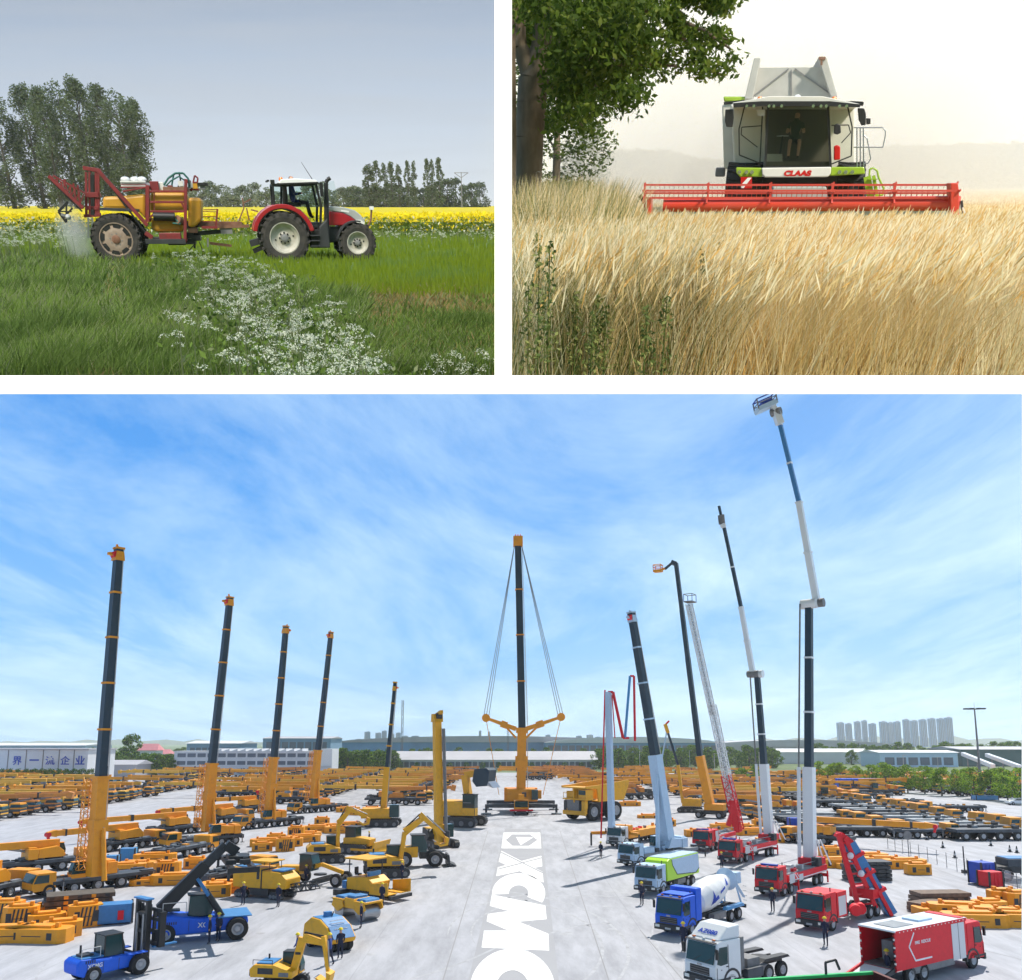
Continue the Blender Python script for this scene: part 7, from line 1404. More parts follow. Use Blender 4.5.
def artic():
    t, L = hero('boom_fire_truck', 'red fire truck with red lattice arm and blue boom folded down over its rear', 'fire truck', (806, 933), (876, 911), 'red fire trucks', (10.5, 11.5))
    h = L / 2; truck_cab(t, h, 'truck_red', 3.0, 2.2); chassis(t, -h, h - 2); wheels(t, [h - 1.5, -h + 1.6, -h + 3.0], .56)
    m = MB(); m.box((h - 3.2, 0, 1.9), (1.7, 2.5, 2.0), 'truck_red'); m.box((h - 3.2, 1.26, 1.8), (1.3, .03, 1.5), 'silver_door'); m.box((h - 3.2, -1.26, 1.8), (1.3, .03, 1.5), 'silver_door'); m.build('equipment_box', t, .08)
    for k_ in range(2):
        m = MB(); m.tube((h - 5.5 - k_ * .9, 1.2, 1.2), (h - 4.9 - k_ * .9, 1.6, 1.2), .5, .45, 'truck_red', 14); m.build('hose_reel', t)
    B = gp(3, 868, 915); yb = B.y; Q = lambda u, v, dy=0: loc_of(t, atd(3, u, v, yb + dy)); px = yb / FPX
    m = MB(); m.box(loc_of(t, B + Vector((0, 0, 1.7))), (2.2, 2.2, .8), 'truck_red'); m.build('turntable', t, .05)
    m = MB()
    for dy in (-.7, .7): m.beam(Q(858, 905, dy), Q(838, 833, dy), .3, .4, 'truck_red'); m.beam(Q(876, 908, dy), Q(845, 838, dy), .25, .35, 'truck_red'); m.beam(Q(892, 916, dy), Q(866, 868, dy), .2, .3, 'truck_red')
    for f_ in range(7): m.beam(Q(858 - 20 * f_ / 7, 905 - 72 * f_ / 7, -.7), Q(876 - 31 * (f_ + .5) / 7, 908 - 70 * (f_ + .5) / 7, -.7), .14, .14, 'truck_red'); m.beam(Q(858 - 20 * f_ / 7, 905 - 72 * f_ / 7, -.7), Q(858 - 20 * f_ / 7, 905 - 72 * f_ / 7, .7), .14, .14, 'truck_red')
    m.build('lattice_arm', t)
    m = MB(); m.beam(Q(848, 843, -.2), Q(891, 914, -.2), 1.1, 1.0, 'hood_blue', .9, .9)
    for f_ in (.15, .4, .65): m.beam(Q(848 + 43 * f_, 843 + 71 * f_, -.2), Q(848 + 43 * (f_ + .04), 843 + 71 * (f_ + .04), -.2), 1.4, 1.3, 'truck_red'); m.ball(Q(848 + 43 * f_ - 4, 843 + 71 * f_ + 2, -.9), .3, 'truck_white', 8, 5)
    m.build('blue_boom', t); m = MB(); m.beam(Q(838, 834), Q(850, 843), 1.5, .5, 'truck_red'); m.build('arm_head', t)
artic()
def fire_container():
    t, L = hero('fire_container_truck', 'big red fire truck box open at the rear with a ramp, near right', 'fire truck', (968, 962), (880, 984), 'red fire trucks', (9.8, 10.4))
    h = L / 2; truck_cab(t, h, 'truck_red', 3.0, 2.0); chassis(t, -h, h - 1.5); wheels(t, [h - 1.4, -h + 1.5, -h + 2.9], .56)
    x1 = h - 2.1; m = MB(); y = 1.27
    for s_ in (-1, 1): m.box(((-h + x1) / 2, s_ * (y - .03), 2.15), (x1 + h, .06, 2.3), 'truck_red')
    m.box((x1 - .03, 0, 2.15), (.06, 2.5, 2.3), 'truck_red'); m.box(((-h + x1) / 2, 0, 1.05), (x1 + h, 2.5, .1), 'grey'); m.build('box', t)
    m = MB(); m.box(((-h + x1) / 2, 0, 3.36), (x1 + h + .1, 2.66, .1), 'truck_white'); m.box((-h + 1.8, 0, 3.43), (2.0, 1.5, .04), 'deck_pale'); m.box((-h + 4.6, .1, 3.47), (1.6, 1.2, .12), 'pale_blue'); m.box((x1 - .4, 0, 3.43), (.6, 2.4, .05), 'truck_red')
    for s_ in (-1, 1): m.box(((-h + x1) / 2, s_ * 1.29, 3.3), (x1 + h, .1, .2), 'truck_red')
    for k_ in range(18): m.box((-h + .4 + k_ * (x1 + h - .8) / 17, -1.345, 3.3), (.09, .02, .07), 'lamp_white')
    m.build('roof', t)
    m = MB(); m.box((x1 - 1.0, -y - .012, 2.0), (1.5, .02, 2.3), 'silver_door'); m.box((x1 - .98, -y - .025, 2.0), (.04, .02, 2.3), 'grey'); m.build('side_shutter', t)
    m = MB(); m.box((x1 - 1.0, y + .012, 2.0), (1.5, .02, 2.3), 'silver_door'); m.build('side_shutter', t)
    m = MB(); 
    for a, b_ in (((-h + 3.8, 1.4), (-h + 2.0, 1.4)), ((-h + 2.0, 1.4), (-h + 1.4, 2.3)), ((-h + 1.4, 2.3), (-h + 2.0, 3.1))): m.beam((a[0], -y - .01, a[1]), (b_[0], -y - .01, b_[1]), .02, .1, 'truck_white')
    m.build('white_chevron', t)
    txt(t, 'FIRE  RESCUE', 'truck_white', (-h + 2.9, -y - .01, 2.45), .2, (90, 0, 0), 1.7)
    m = MB()
    for k_ in range(9):
        for s_ in (-1, 1): m.box((-h - .02, s_ * 1.2, 1.2 + k_ * .24), (.04, .12, .12), 'lamp_white' if k_ % 2 else 'lamp_red')
    m.box((-h - .02, 0, 1.0), (.06, 2.5, .12), 'lamp_red'); m.build('tail_lamps', t)
    m = MB(); m.beam((-h, 0, 1.0), (-h - 3.2, 0, .12), 2.0, .1, 'truck_white'); 
    for s_ in (-1, 1): m.beam((-h, s_ * 1.1, 1.05), (-h - 3.4, s_ * 1.1, .15), .12, .25, 'truck_red' if s_ > 0 else 'dark')
    m.build('ramp', t)
    m = MB(); m.box((-h + 1.8, 0, 1.9), (1.6, .8, 1.2), 'grey'); m.box((-h + 1.5, -.7, 1.6), (.6, .4, .9), 'sign_blue'); m.build('cargo', t)
    m = MB(); m.box(((-h + x1) / 2, -1.2, .85), (x1 + h - 3.2, .1, .5), 'grey'); m.box(((-h + x1) / 2 + .4, 1.2, .85), (x1 + h - 3.2, .1, .5), 'grey'); m.build('skirt', t)
fire_container()
def access_boom():
    t = thing('aerial_platform', 'orange and black aerial platform boom with hooked jib and basket, centre right', 'aerial platform', 'boom trucks on the right'); B = gp(3, 711, 818); place(t, B, 150)
    wheels(t, [1.8, -1.8], .6, .45, 1.1); m = MB(); m.box((0, 0, 1.0), (5.0, 2.0, .7), 'dark'); m.box((-.8, 0, 1.9), (3.4, 2.0, 1.1), 'crane_yellow'); m.build('base', t, .08)
    yb = B.y; Q = lambda u, v: loc_of(t, atd(3, u, v, yb)); px = yb / FPX
    ring_sections(t, loc_of(t, B + Vector((0, 0, 1.8))), Q(700, 756), 8 * px, 6.5 * px, 'crane_yellow', 1, None); ring_sections(t, Q(700, 756), Q(676, 563), 5.2 * px, 3.6 * px, 'navy', 4, None)
    m = MB(); m.beam(Q(676, 564), Q(671, 562), 4 * px, 4 * px, 'navy'); m.beam(Q(672, 563), Q(665, 569), 3 * px, 2.6 * px, 'navy'); m.beam(Q(666, 568), Q(661, 570), 2 * px, 2 * px, 'crane_yellow'); m.build('jib', t)
    m = MB(); q = Q(658, 571); w_ = 2.6 * px; m.box(q, (w_ * 3.2, 1.2, .4), 'crane_yellow')
    cs = [q + Vector((a * w_ * 1.5, b_ * .6, 0)) for a, b_ in ((-1, -1), (1, -1), (1, 1), (-1, 1))]
    for c in cs: m.tube(c, c + Vector((0, 0, 1.1)), .07, .07, 'crane_yellow', 5)
    m.path([c + Vector((0, 0, 1.1)) for c in cs + cs[:1]], .08, 'crane_yellow', 5); m.path([c + Vector((0, 0, .6)) for c in cs + cs[:1]], .05, 'truck_red', 5); m.build('basket', t)
access_boom()
def small_boom():
    t = thing('rotary_drill', 'thin orange drill boom leaning between the truck crane and the aerial platform', 'drilling machine'); B = gp(3, 690, 812); place(t, B, 160)
    tracks(t, 4.4, 2.6, .9, .6); m = MB(); m.box((-.4, 0, 1.8), (3.4, 2.2, 1.4), 'machine_yellow'); m.build('house', t, .08)
    yb = B.y; Q = lambda u, v: loc_of(t, atd(3, u, v, yb)); px = yb / FPX; m = MB(); m.beam(Q(683, 803), Q(678, 765), 3 * px, 2.5 * px, 'machine_yellow'); m.beam(Q(678, 765), Q(668, 733), 2.4 * px, 2 * px, 'navy'); m.beam(Q(668, 733), Q(665, 724), 4 * px, 3 * px, 'machine_yellow'); m.beam(Q(666, 724), Q(669, 721), 3 * px, 1.5 * px, 'truck_red'); m.beam(Q(667, 730), Q(662, 758), 1.6 * px, 1.2 * px, 'pale_blue'); m.beam(Q(662, 758), Q(660, 790), 2 * px, 1.5 * px, 'machine_yellow'); m.build('boom', t)
small_boom()
def dump():
    t = thing('mining_dump_truck', 'enormous yellow mining dump truck right of the central crane', 'dump truck'); B = gp(3, 595, 819); place(t, B, -140, .86)
    wheels(t, [3.4], 1.75, 1.1, 2.7, name='wheel'); wheels(t, [-2.8], 1.75, 1.1, 2.7); wheels(t, [-2.8], 1.75, 1.0, 1.5)
    m = MB(); m.prism([(5.4, 1.2), (5.6, 1.6), (5.3, 4.0), (3.0, 4.2), (-5, 3.0), (-5, 1.6)], -1.6, 1.6, 'dark'); m.box((4.7, 0, 4.1), (2.2, 6.4, .3), 'machine_yellow'); m.box((5.65, 0, 1.5), (.5, 6.2, .8), 'machine_yellow'); m.box((5.55, -.6, 2.9), (.2, 3.6, 2.0), 'grey'); m.box((5.3, -2.5, 2.6), (.8, 1.0, 2.4), 'dark'); m.box((5.3, 2.5, 2.6), (.8, 1.0, 2.4), 'machine_yellow'); m.build('frame', t, .08)
    m = MB(); m.box((4.4, 1.9, 5.1), (2.0, 2.2, 1.8), 'machine_yellow'); m.box((4.45, 1.9, 5.4), (2.02, 1.9, .9), 'glass_teal'); m.build('operator_cab', t, .06); m = MB(); m.box((4.4, -1.2, 4.9), (1.6, 3.0, 1.3), 'machine_yellow'); m.build('engine_box', t, .06)
    m = MB(); m.prism([(5.8, 6.2), (5.8, 6.6), (2.4, 6.8), (-6.2, 7.6), (-6.4, 7.2), (-4.8, 3.8), (2.4, 3.6), (2.8, 6.1)], -3.5, -3.2, 'machine_yellow'); m.prism([(5.8, 6.2), (5.8, 6.6), (2.4, 6.8), (-6.2, 7.6), (-6.4, 7.2), (-4.8, 3.8), (2.4, 3.6), (2.8, 6.1)], 3.2, 3.5, 'machine_yellow')
    m.beam((5.8, 0, 6.3), (2.6, 0, 6.3), 6.8, .25, 'machine_yellow'); m.beam((2.6, 0, 6.3), (2.4, 0, 3.7), 6.8, .25, 'machine_yellow'); m.beam((2.4, 0, 3.7), (-4.8, 0, 3.9), 6.8, .25, 'machine_yellow'); m.beam((-4.8, 0, 3.9), (-6.4, 0, 7.0), 6.8, .2, 'machine_yellow')
    for x in (1.2, -1.0, -3.2): m.box((x, -3.55, 5.3), (.35, .12, 3.0), 'machine_yellow')
    m.build('dump_body', t)
    m = MB(); 
    for s_ in (-1, 1): m.beam((5.7, s_ * 2.0, 1.2), (5.2, s_ * 2.9, 4.1), .1, .6, 'machine_yellow')
    m.path([(5.6, -3.1, 4.3), (5.6, -3.1, 5.3), (5.6, .6, 5.3), (5.6, .6, 4.3)], .05, 'machine_yellow', 5); m.build('stairs_and_rail', t)
dump()
def green_trailer():
    t = thing('skip_container', 'green open container with dark brown inside, cut by the bottom edge', 'container'); c = gp(3, 822, 1033); place(t, (c.x, c.y), 12, .9)
    m = MB(); 
    for a, b_ in (((-4, -1.3), (4, -1.3)), ((-4, 1.3), (4, 1.3)), ((-4, -1.3), (-4, 1.3)), ((4, -1.3), (4, 1.3))): m.beam((a[0], a[1], 1.4), (b_[0], b_[1], 1.4), .1, 1.8, 'maroon')
    m.box((0, 0, .55), (8, 2.6, .1), 'maroon'); m.build('shell', t)
    m = MB(); m.box((0, 1.3, 2.34), (8.1, .22, .14), 'green_paint'); m.box((0, -1.3, 2.34), (8.1, .22, .14), 'green_paint'); m.box((-4, 0, 2.35), (.3, 2.7, .14), 'green_paint'); m.box((4, 0, 2.35), (.2, 2.7, .14), 'maroon'); m.build('rim', t)
    m = MB(); m.path([(1.2, 1.3, 2.4), (1.2, 1.3, 3.0), (1.8, 1.3, 3.1), (2.0, 1.3, 2.6)], .07, 'dark', 6); m.build('hook', t)
green_trailer()

for nm, side_txt, loc_, h_, wd_, rot_ in (('heavy_forklift', 'XCMG', (-1.6, -1.115, 1.2), .3, 1.1, (90, 0, 0)), ('reach_stacker', 'XCMG', (.2, -1.37, 1.25), .38, 1.5, (90, 0, 0))):
    o = bpy.data.objects[nm]; txt(o, side_txt, 'truck_white', loc_, h_, rot_, wd_); m = MB(); s_ = 1 if nm == 'heavy_forklift' else 1.22
    for x in (-2.2, -1.0, .2): m.box((x * s_, -1.105 * s_, 1.05 * s_), (.03, .02, .8), 'dark')
    for i in range(5): m.box((-2.3 * s_ + i * .16, -1.11 * s_, 1.55), (.08, .02, .2), 'black')
    m.path([(-2.6 * s_, -.95 * s_, 1.8 * s_), (-2.6 * s_, -.95 * s_, 2.5 * s_), (-1.2 * s_, -.95 * s_, 2.5 * s_), (-1.2 * s_, -.95 * s_, 1.8 * s_)], .03, 'light_grey', 5); m.tube((-2.0 * s_, .5, 1.8), (-2.0 * s_, .5, 2.5 * s_), .08, .08, 'dark', 8); m.box((-1.9 * s_, 0, 1.9 * s_), (.9, .9, .12), 'dark')
    m.build('panel_fittings', o)

# ---------------------------------------------------------------- medium cranes one by one
def low_crane(f, r, bx_, blen, bd, label, grp, L=None, z=3.2, simple=False, tilt=0, side=1, boom=True):
    t, Lx = hero('mobile_crane', label, 'mobile crane', f, r, grp, (11, 14)); carrier(t, Lx, 5 if Lx > 12 else 4, outr=not simple)
    if boom: turret(t, bx_, 'crane_yellow', side, -1 * bd if False else -1, True); low_boom(t, bx_ - bd * .6, z, blen, bd, tilt=tilt)
    return t
LG = 'mobile cranes with lowered booms in the left middle of the yard'
low_crane((76, 868), (16, 874), .5, 15, -1, 'lowered crane left of the nearest tall crane, boom running out of the photo', LG)
low_crane((152, 846), (104, 852), .5, 13, -1, 'lowered crane just right of the nearest tall boom', LG)
low_crane((200, 832), (158, 836), .3, 17, -1, 'lowered crane with long boom left of the second tall crane', LG)
low_crane((246, 821), (208, 825), .3, 16, -1, 'lowered crane directly behind the second tall boom', LG)
low_crane((270, 811), (232, 814), .3, 12, -1, 'lowered crane just left of the third tall boom', LG)
low_crane((305, 800), (272, 803), .3, 12, -1, 'lowered crane between the third and fourth tall booms', LG)
low_crane((10, 895), (-34, 905), .3, 8, -1, 'crane front with cream cab cut by the left edge', LG)
for f, r, lab in (((165, 860), (205, 852), 'black decked carrier with yellow cab behind the reach stacker'), ((215, 886), (255, 878), 'low black carrier beyond the spreader of the reach stacker')):
    low_crane(r, f, 0, 0, 1, lab, 'boomless carriers on the left', boom=False)
RG = 'carriers parked right of the white booms'
low_crane((956, 838), (890, 838), 0, 0, 1, 'long pale decked carrier with yellow cab at its right end', RG, boom=False)
low_crane((790, 842), (845, 846), .5, 17, -1, 'yellow crane with a long horizontal boom passing behind the tallest white boom', RG, z=3.6)
low_crane((920, 812), (985, 812), 0, 0, 1, 'dark carrier with yellow cab at its left and a tail beam', RG, boom=False)
low_crane((884, 805), (918, 806), 0, 0, 1, 'short yellow cabbed carrier in the middle of the right row', RG, boom=False)
low_crane((858, 798), (884, 799), 0, 0, 1, 'leftmost yellow cabbed carrier of the right row', RG, boom=False)

# ---------------------------------------------------------------- rows of parked cranes (one mesh each: a few pixels tall)
def simple_crane(key, boomdir, L=12.5, blen=13, deck='deck', paint='crane_yellow', bz=3.1, cabend=1):
    m = MB(); h = L / 2; c = cabend
    m.box((0, 0, 1.25), (L, 2.6, .4), deck); m.box((c * (h - 1.0), 0, 1.6), (2.1, 2.6, 1.7), paint, top=(.8, .92)); m.box((c * (h - .78), 0, 1.95), (1.95, 2.62, .5), 'glass_teal', top=(.86, .94)); m.box((c * (h - .02), 0, .8), (.2, 2.6, .35), 'dark')
    for x in np.linspace(-h + 1.2, h - 1.6, 5):
        for s_ in (-1, 1): m.tube((x * 1, s_ * .9, .58), (x, s_ * 1.3, .58), .6, .6, 'tyre', 10); m.tube((x, s_ * 1.3, .58), (x, s_ * 1.31, .58), .3, .3, 'rim_grey', 8)
    clutter(m, -h + .5, h - 2.5, -1.1, 1.1, 1.45, 8, [deck, 'dark', 'deck_pale', paint], .8, len(key) * 3 + int(L))
    if boomdir:
        m.box((.2, 0, 1.95), (3.2, 2.0, .95), paint, top=(.75, .85)); m.box((-boomdir * 2.8, 0, 2.2), (1.0, 2.5, 1.0), 'dark' if int(L * 2) % 2 else paint); m.box((-boomdir * 1.2, -.9, 2.5), (1.2, .5, .5), 'deck_pale'); m.box((boomdir * 1.5, 1.0, 2.5), (1.3, .8, 1.3), 'glass_teal')
        a = Vector((-boomdir * 1.5, 0, bz)); b_ = Vector((boomdir * blen, 0, bz + .3)); m.beam(a, b_, .72, .8, paint, .6, .62); m.beam(b_, b_ + Vector((boomdir * .9, 0, -.2)), 1.0, 1.1, paint); m.beam(a.lerp(b_, .6), a.lerp(b_, .62), 1.0, 1.15, 'dark'); m.tube((boomdir * .8, 0, 1.9), (boomdir * 5, 0, bz - .4), .18, .15, 'steel', 6)
    me = m.mesh(key); return me
mat('crane_amber', (.84, .44, .03), .5, color2=(.62, .28, .03), scale=1.2, detail=10, thr=(.5, .9)); mat('crane_old', (.70, .25, .03), .6, color2=(.45, .18, .04), scale=1.2, detail=10, thr=(.45, .8))
SC = [simple_crane('crane_rear_boom', -1), simple_crane('crane_rear_boom_long', -1, 13.5, 16, paint='crane_amber'), simple_crane('crane_front_boom', 1, 12, 11, paint='crane_old'), simple_crane('carrier_only', 0, 12), simple_crane('carrier_pale', 0, 12.5, deck='deck_pale'), simple_crane('crane_dark', -1, 11.5, 9, 'dark'), simple_crane('carrier_cab_left', 0, 12, cabend=-1), simple_crane('crane_cab_left', 1, 12, 12, cabend=-1)]
ROWG = set()
def row(x, y0, y1, step, var, yaw, grp, label, wts=None, jx=.6):
    ROWG.add(grp); y = y0; rr = random.Random(int(x * 10 + y0))
    while y < y1:
        i = rr.choices(var, wts)[0]; o = mobj('mobile_crane', SC[i]); place(o, (x + rr.uniform(-jx, jx), y, 0), yaw + rr.uniform(-2, 2), rr.uniform(.94, 1.06)); tag(o, label, 'mobile crane', grp); y += step * rr.uniform(.9, 1.12)
row(-24, 182, 345, 6.4, [0, 1, 2, 0], 4, 'cranes in the column nearest the central crane, left side', 'parked orange crane in the column left of the central crane')
row(-49, 186, 340, 6.6, [0, 1, 0, 4, 5], 4, 'cranes in the second column left of centre', 'parked orange crane in the second column left of centre')
row(-66, 205, 262, 5.8, [0, 5, 3, 1], 4, 'cranes below the right end of the office block', 'parked orange crane below the right end of the office block')
row(-92, 146, 216, 5.4, [0, 1, 2, 0], 6, 'cranes packed left of the nearest tall boom', 'packed orange crane left of the nearest tall boom')
row(-96, 228, 262, 5.2, [4, 3, 0], 6, 'pale and orange cranes right of the nearest tall boom', 'parked crane just right of the nearest tall boom')
row(-122, 175, 262, 5.2, [0, 1, 1], 6, 'cranes in the farther left row', 'parked orange crane in the farther left row')
row(-150, 232, 290, 5.5, [0, 1], 6, 'cranes in front of the white sign wall', 'parked orange crane before the round bushes')
row(-112, 285, 330, 5.5, [0, 1, 2], 6, 'cranes before the office block', 'parked orange crane in the low row before the office block')
row(-86, 290, 330, 5.5, [0, 1, 2], 6, 'cranes before the middle of the office block', 'parked orange crane before the middle of the office block')
row(26, 200, 345, 7.0, [2, 7, 0], 182, 'cranes behind the mining dump truck', 'parked orange crane behind the mining dump truck', jx=2)
row(8, 300, 345, 6.0, [0, 2], 2, 'cranes under the long grey building', 'parked orange crane under the long grey building', jx=2)
row(46, 158, 345, 7.0, [2, 7, 1, 5], 182, 'cranes behind the truck crane', 'parked crane behind the pale blue truck crane', jx=1.5)
row(70, 190, 345, 7.2, [7, 2, 6, 4], 182, 'cranes left of the aerial platform', 'parked crane in the second right column behind the aerial platform', jx=1.5)
row(47, 122, 152, 5.4, [6, 4, 6], 181, 'dark decks beside the lattice ladder', 'dark decked carrier beside the foot of the lattice ladder', jx=2)
row(92, 215, 345, 7.4, [6, 3, 7, 5], 180, 'dark decked cranes right of the lattice ladder', 'parked dark decked crane in the third right column', jx=1.5)
row(66, 118, 172, 5.4, [3, 4, 3], 2, 'carriers between the white booms', 'dark decked carrier with orange cab between the two white booms', jx=1.0)
row(114, 205, 300, 7.6, [3, 6, 4, 7], 178, 'carriers in the fourth right column', 'parked dark carrier in the fourth right column', jx=1.5)
row(134, 185, 240, 7.5, [3, 6, 3], 176, 'carriers in the row before the green trees', 'dark orange cabbed carrier before the green trees', jx=1.5)
row(66, 176, 196, 5.2, [3], 2, 'cranes right of the tallest boom', 'carrier with orange cab just right of the tallest white boom', jx=1)

# ---------------------------------------------------------------- counterweights, slabs, containers, cones, fences
def cw_mesh(key, L, W, H, seed):
    rr = random.Random(seed); m = MB(); m.prism([(-L / 2, -W / 2 + .3), (-L / 2 + .4, -W / 2), (L / 2 - .4, -W / 2), (L / 2, -W / 2 + .3), (L / 2, W / 2 - .3), (L / 2 - .4, W / 2), (-L / 2 + .4, W / 2), (-L / 2, W / 2 - .3)], 0, H, 'crane_yellow', ax='z')
    m.box((0, 0, H + .08), (L * .5, W * .5, .16), 'crane_yellow')
    for s_ in (-1, 1): m.box((s_ * L * .3, 0, H + .15), (.25, .3, .3), 'crane_yellow'); m.box((s_ * L * .28, -W / 2 - .005, H * .5), (.35, .02, H * .5), 'dark')
    if seed == 3:
        for k_ in range(4): m.prism([(-.5 + k_ * .26, .1), (-.38 + k_ * .26, .1), (-.2 + k_ * .26, H - .1), (-.32 + k_ * .26, H - .1)], -W / 2 - .012, -W / 2 + .02, 'dark')
    m.box((0, 0, H * .5), (L * .3, W + .03, .05), 'dark'); return m.mesh(key)
CW = [cw_mesh('counterweight_long', 4.4, 1.6, .9, 1), cw_mesh('counterweight_block', 2.4, 1.5, 1.0, 2), cw_mesh('counterweight_tall', 2.2, 1.4, 1.5, 3), cw_mesh('counterweight_slab', 3.6, 1.8, .55, 4)]
def cws(spots, grp, label):
    for i, (u, v, k_, yaw) in enumerate(spots):
        p = gp(3, u, v); o = mobj('counterweight', CW[k_]); place(o, p, yaw); tag(o, label, 'counterweight', grp)
cws([(10, 941, 0, 10), (38, 941, 0, -5), (62, 936, 1, 25), (20, 928, 2, 15), (6, 922, 2, 5), (28, 921, 1, 10), (84, 926, 2, 35), (60, 924, 3, 10), (46, 928, 1, 30), (104, 918, 3, 15)], 'counterweights in the near left corner', 'orange counterweight block on the ground near the blue forklift')
cws([(122, 873, 0, 20), (137, 867, 3, 10), (155, 862, 0, 15), (168, 872, 1, 5), (150, 884, 3, 25), (176, 884, 0, 10), (165, 878, 2, 20), (196, 868, 1, 0), (228, 892, 0, 12), (240, 884, 3, 8), (250, 890, 1, 20), (216, 896, 1, 12)], 'counterweights between the first tall crane and the reach stacker', 'orange counterweight among those behind the reach stacker')
cws([(262, 851, 1, 15), (268, 846, 0, 8), (276, 842, 1, 12), (285, 851, 2, 20), (293, 846, 1, 10), (303, 842, 0, 25), (308, 836, 3, 5), (296, 838, 2, 0)], 'counterweights below the third tall crane', 'orange counterweight in the pile below the third tall crane')
cws([(318, 832, 0, 5), (330, 828, 3, 15), (340, 833, 0, 0), (322, 824, 1, 10), (350, 826, 3, 8), (348, 812, 0, 10), (362, 815, 0, -5), (372, 810, 3, 5)], 'counterweights below the fourth tall crane', 'orange counterweight in the pile below the fourth tall crane')
cws([(938, 914, 3, 5), (960, 916, 0, -12), (975, 926, 0, -5), (992, 922, 0, -20), (990, 914, 1, 5), (1008, 924, 1, -10), (1004, 910, 2, 0), (1020, 926, 0, -10), (1019, 912, 2, 5)], 'counterweights above the open fire truck', 'orange counterweight on the ground beyond the big red fire truck')
cws([(838, 867, 0, 5), (852, 868, 3, 0), (868, 862, 0, 8), (884, 866, 0, -5), (905, 868, 0, 5), (918, 874, 1, 0), (830, 856, 1, 0)], 'counterweights behind the blue folded boom', 'orange counterweight behind the folded blue boom')
cws([(725, 830, 0, 5), (742, 828, 3, 0), (752, 835, 0, 8), (760, 826, 1, 5), (700, 836, 0, 12), (770, 842, 3, 0), (648, 818, 3, 5), (630, 806, 0, 8), (668, 826, 1, 0)], 'counterweights behind the red fire trucks', 'orange counterweight behind the row of red fire trucks')
def slabs(px, yaw, n, L, W, label, col='plate_brown'):
    t = thing('plate_stack', label, 'stack of plates'); place(t, gp(3, *px), yaw); rr = random.Random(n)
    for i in range(n):
        m = MB(); m.box((rr.uniform(-.1, .1), rr.uniform(-.1, .1), .2 + i * .36), (L, W, .3), col)
        for k_ in range(5): m.box((-L / 2 + L * (k_ + .5) / 5, -W / 2 - .01, .2 + i * .36), (.3, .06, .22), 'crane_yellow' if k_ % 2 and col == 'plate_brown' else 'dark')
        m.build('plate', t)
slabs((78, 917), 28, 5, 4.6, 2.4, 'dark stack of plates with hazard striped ends beside the tall crane carrier')
slabs((812 + 55, 880), 2, 5, 4.0, 2.0, 'dark grey stack of plates under the orange counterweights', 'dark')
slabs((940, 905), 5, 3, 4.2, 1.8, 'brown stack of slabs behind the yellow counterweights', 'beam_brown'); slabs((926, 910), 30, 2, 3.0, 1.2, 'small brown slabs left of the brown stack', 'beam_brown')
def box_thing(name, px, yaw, dims, m_, label, cat, extra=None):
    t = thing(name, label, cat); place(t, gp(3, *px), yaw); x, y, z = dims; m = MB(); m.box((0, 0, z / 2 + .1), (x, y, z), m_); m.build('shell', t, .03)
    m = MB()
    for i in range(int(x / .4)): m.box((-x / 2 + .2 + i * .4, -y / 2 - .02, z / 2 + .1), (.12, .05, z * .86), m_); m.box((-x / 2 + .2 + i * .4, y / 2 + .02, z / 2 + .1), (.12, .05, z * .86), m_)
    for a in (-1, 1):
        for b_ in (-1, 1): m.box((a * x / 2, b_ * y / 2, z / 2 + .1), (.14, .14, z + .1), 'dark')
    m.build('ribs', t); 
    if extra: m = MB(); m.box((x * .2, -y / 2 - .06, z * .5), (.4, .03, z * .5), extra); m.build('notice', t)
box_thing('container', (112, 923), 25, (2.6, 1.6, 1.3), 'hood_blue', 'low blue container behind the forklift mast', 'container', 'truck_red')
box_thing('container', (983, 884), 15, (1.6, 1.6, 1.9), 'sign_blue', 'small blue cabin standing by the wire fence', 'cabin'); box_thing('generator_box', (991, 887), 15, (1.5, 1.4, 1.3), 'truck_red', 'small red box right of the blue cabin', 'box')
box_thing('container', (860, 792), 2, (12, 2.6, 3.4), 'truck_blue', 'long blue container among the carriers on the right', 'container'); box_thing('container', (128, 862), 10, (1.6, 1.2, 1.4), 'sky_blue', 'small blue box among the counterweights on the left', 'box'); box_thing('container', (112, 868), 10, (1.2, 1.0, 1.2), 'sky_blue', 'smaller blue box beside the nearest tall crane', 'box')
box_thing('container', (806 - 12, 830), 0, (1.6, 1.5, 1.7), 'sign_blue', 'blue box left of the tallest white boom', 'box'); box_thing('container', (985, 800), 0, (5, 2.2, .9), 'sky_blue', 'flat pale blue box near the right edge', 'box')
def cone(): 
    m = MB(); m.box((0, 0, .04), (.5, .5, .08), 'dark'); m.lathe([(.2, .08), (.05, .9), (.01, .92)], ['dark', 'dark'], 10, 'z'); m.lathe([(.155, .35), (.115, .55)], 'light_grey', 10, 'z'); return m.mesh('traffic_cone')
cm_ = cone()
for i, (u, v) in enumerate([(927, 872 - 32), (943, 876 - 28), (955, 858), (963, 840), (991, 846), (1010, 852), (1017, 853), (1002, 827), (1018, 831), (950, 816), (952, 827), (968, 821)]):
    o = mobj('traffic_cone', cm_); place(o, gp(3, u, v), 0, .9); tag(o, 'dark traffic cone on the pale ground of the right side', 'traffic cone', 'traffic cones on the right')
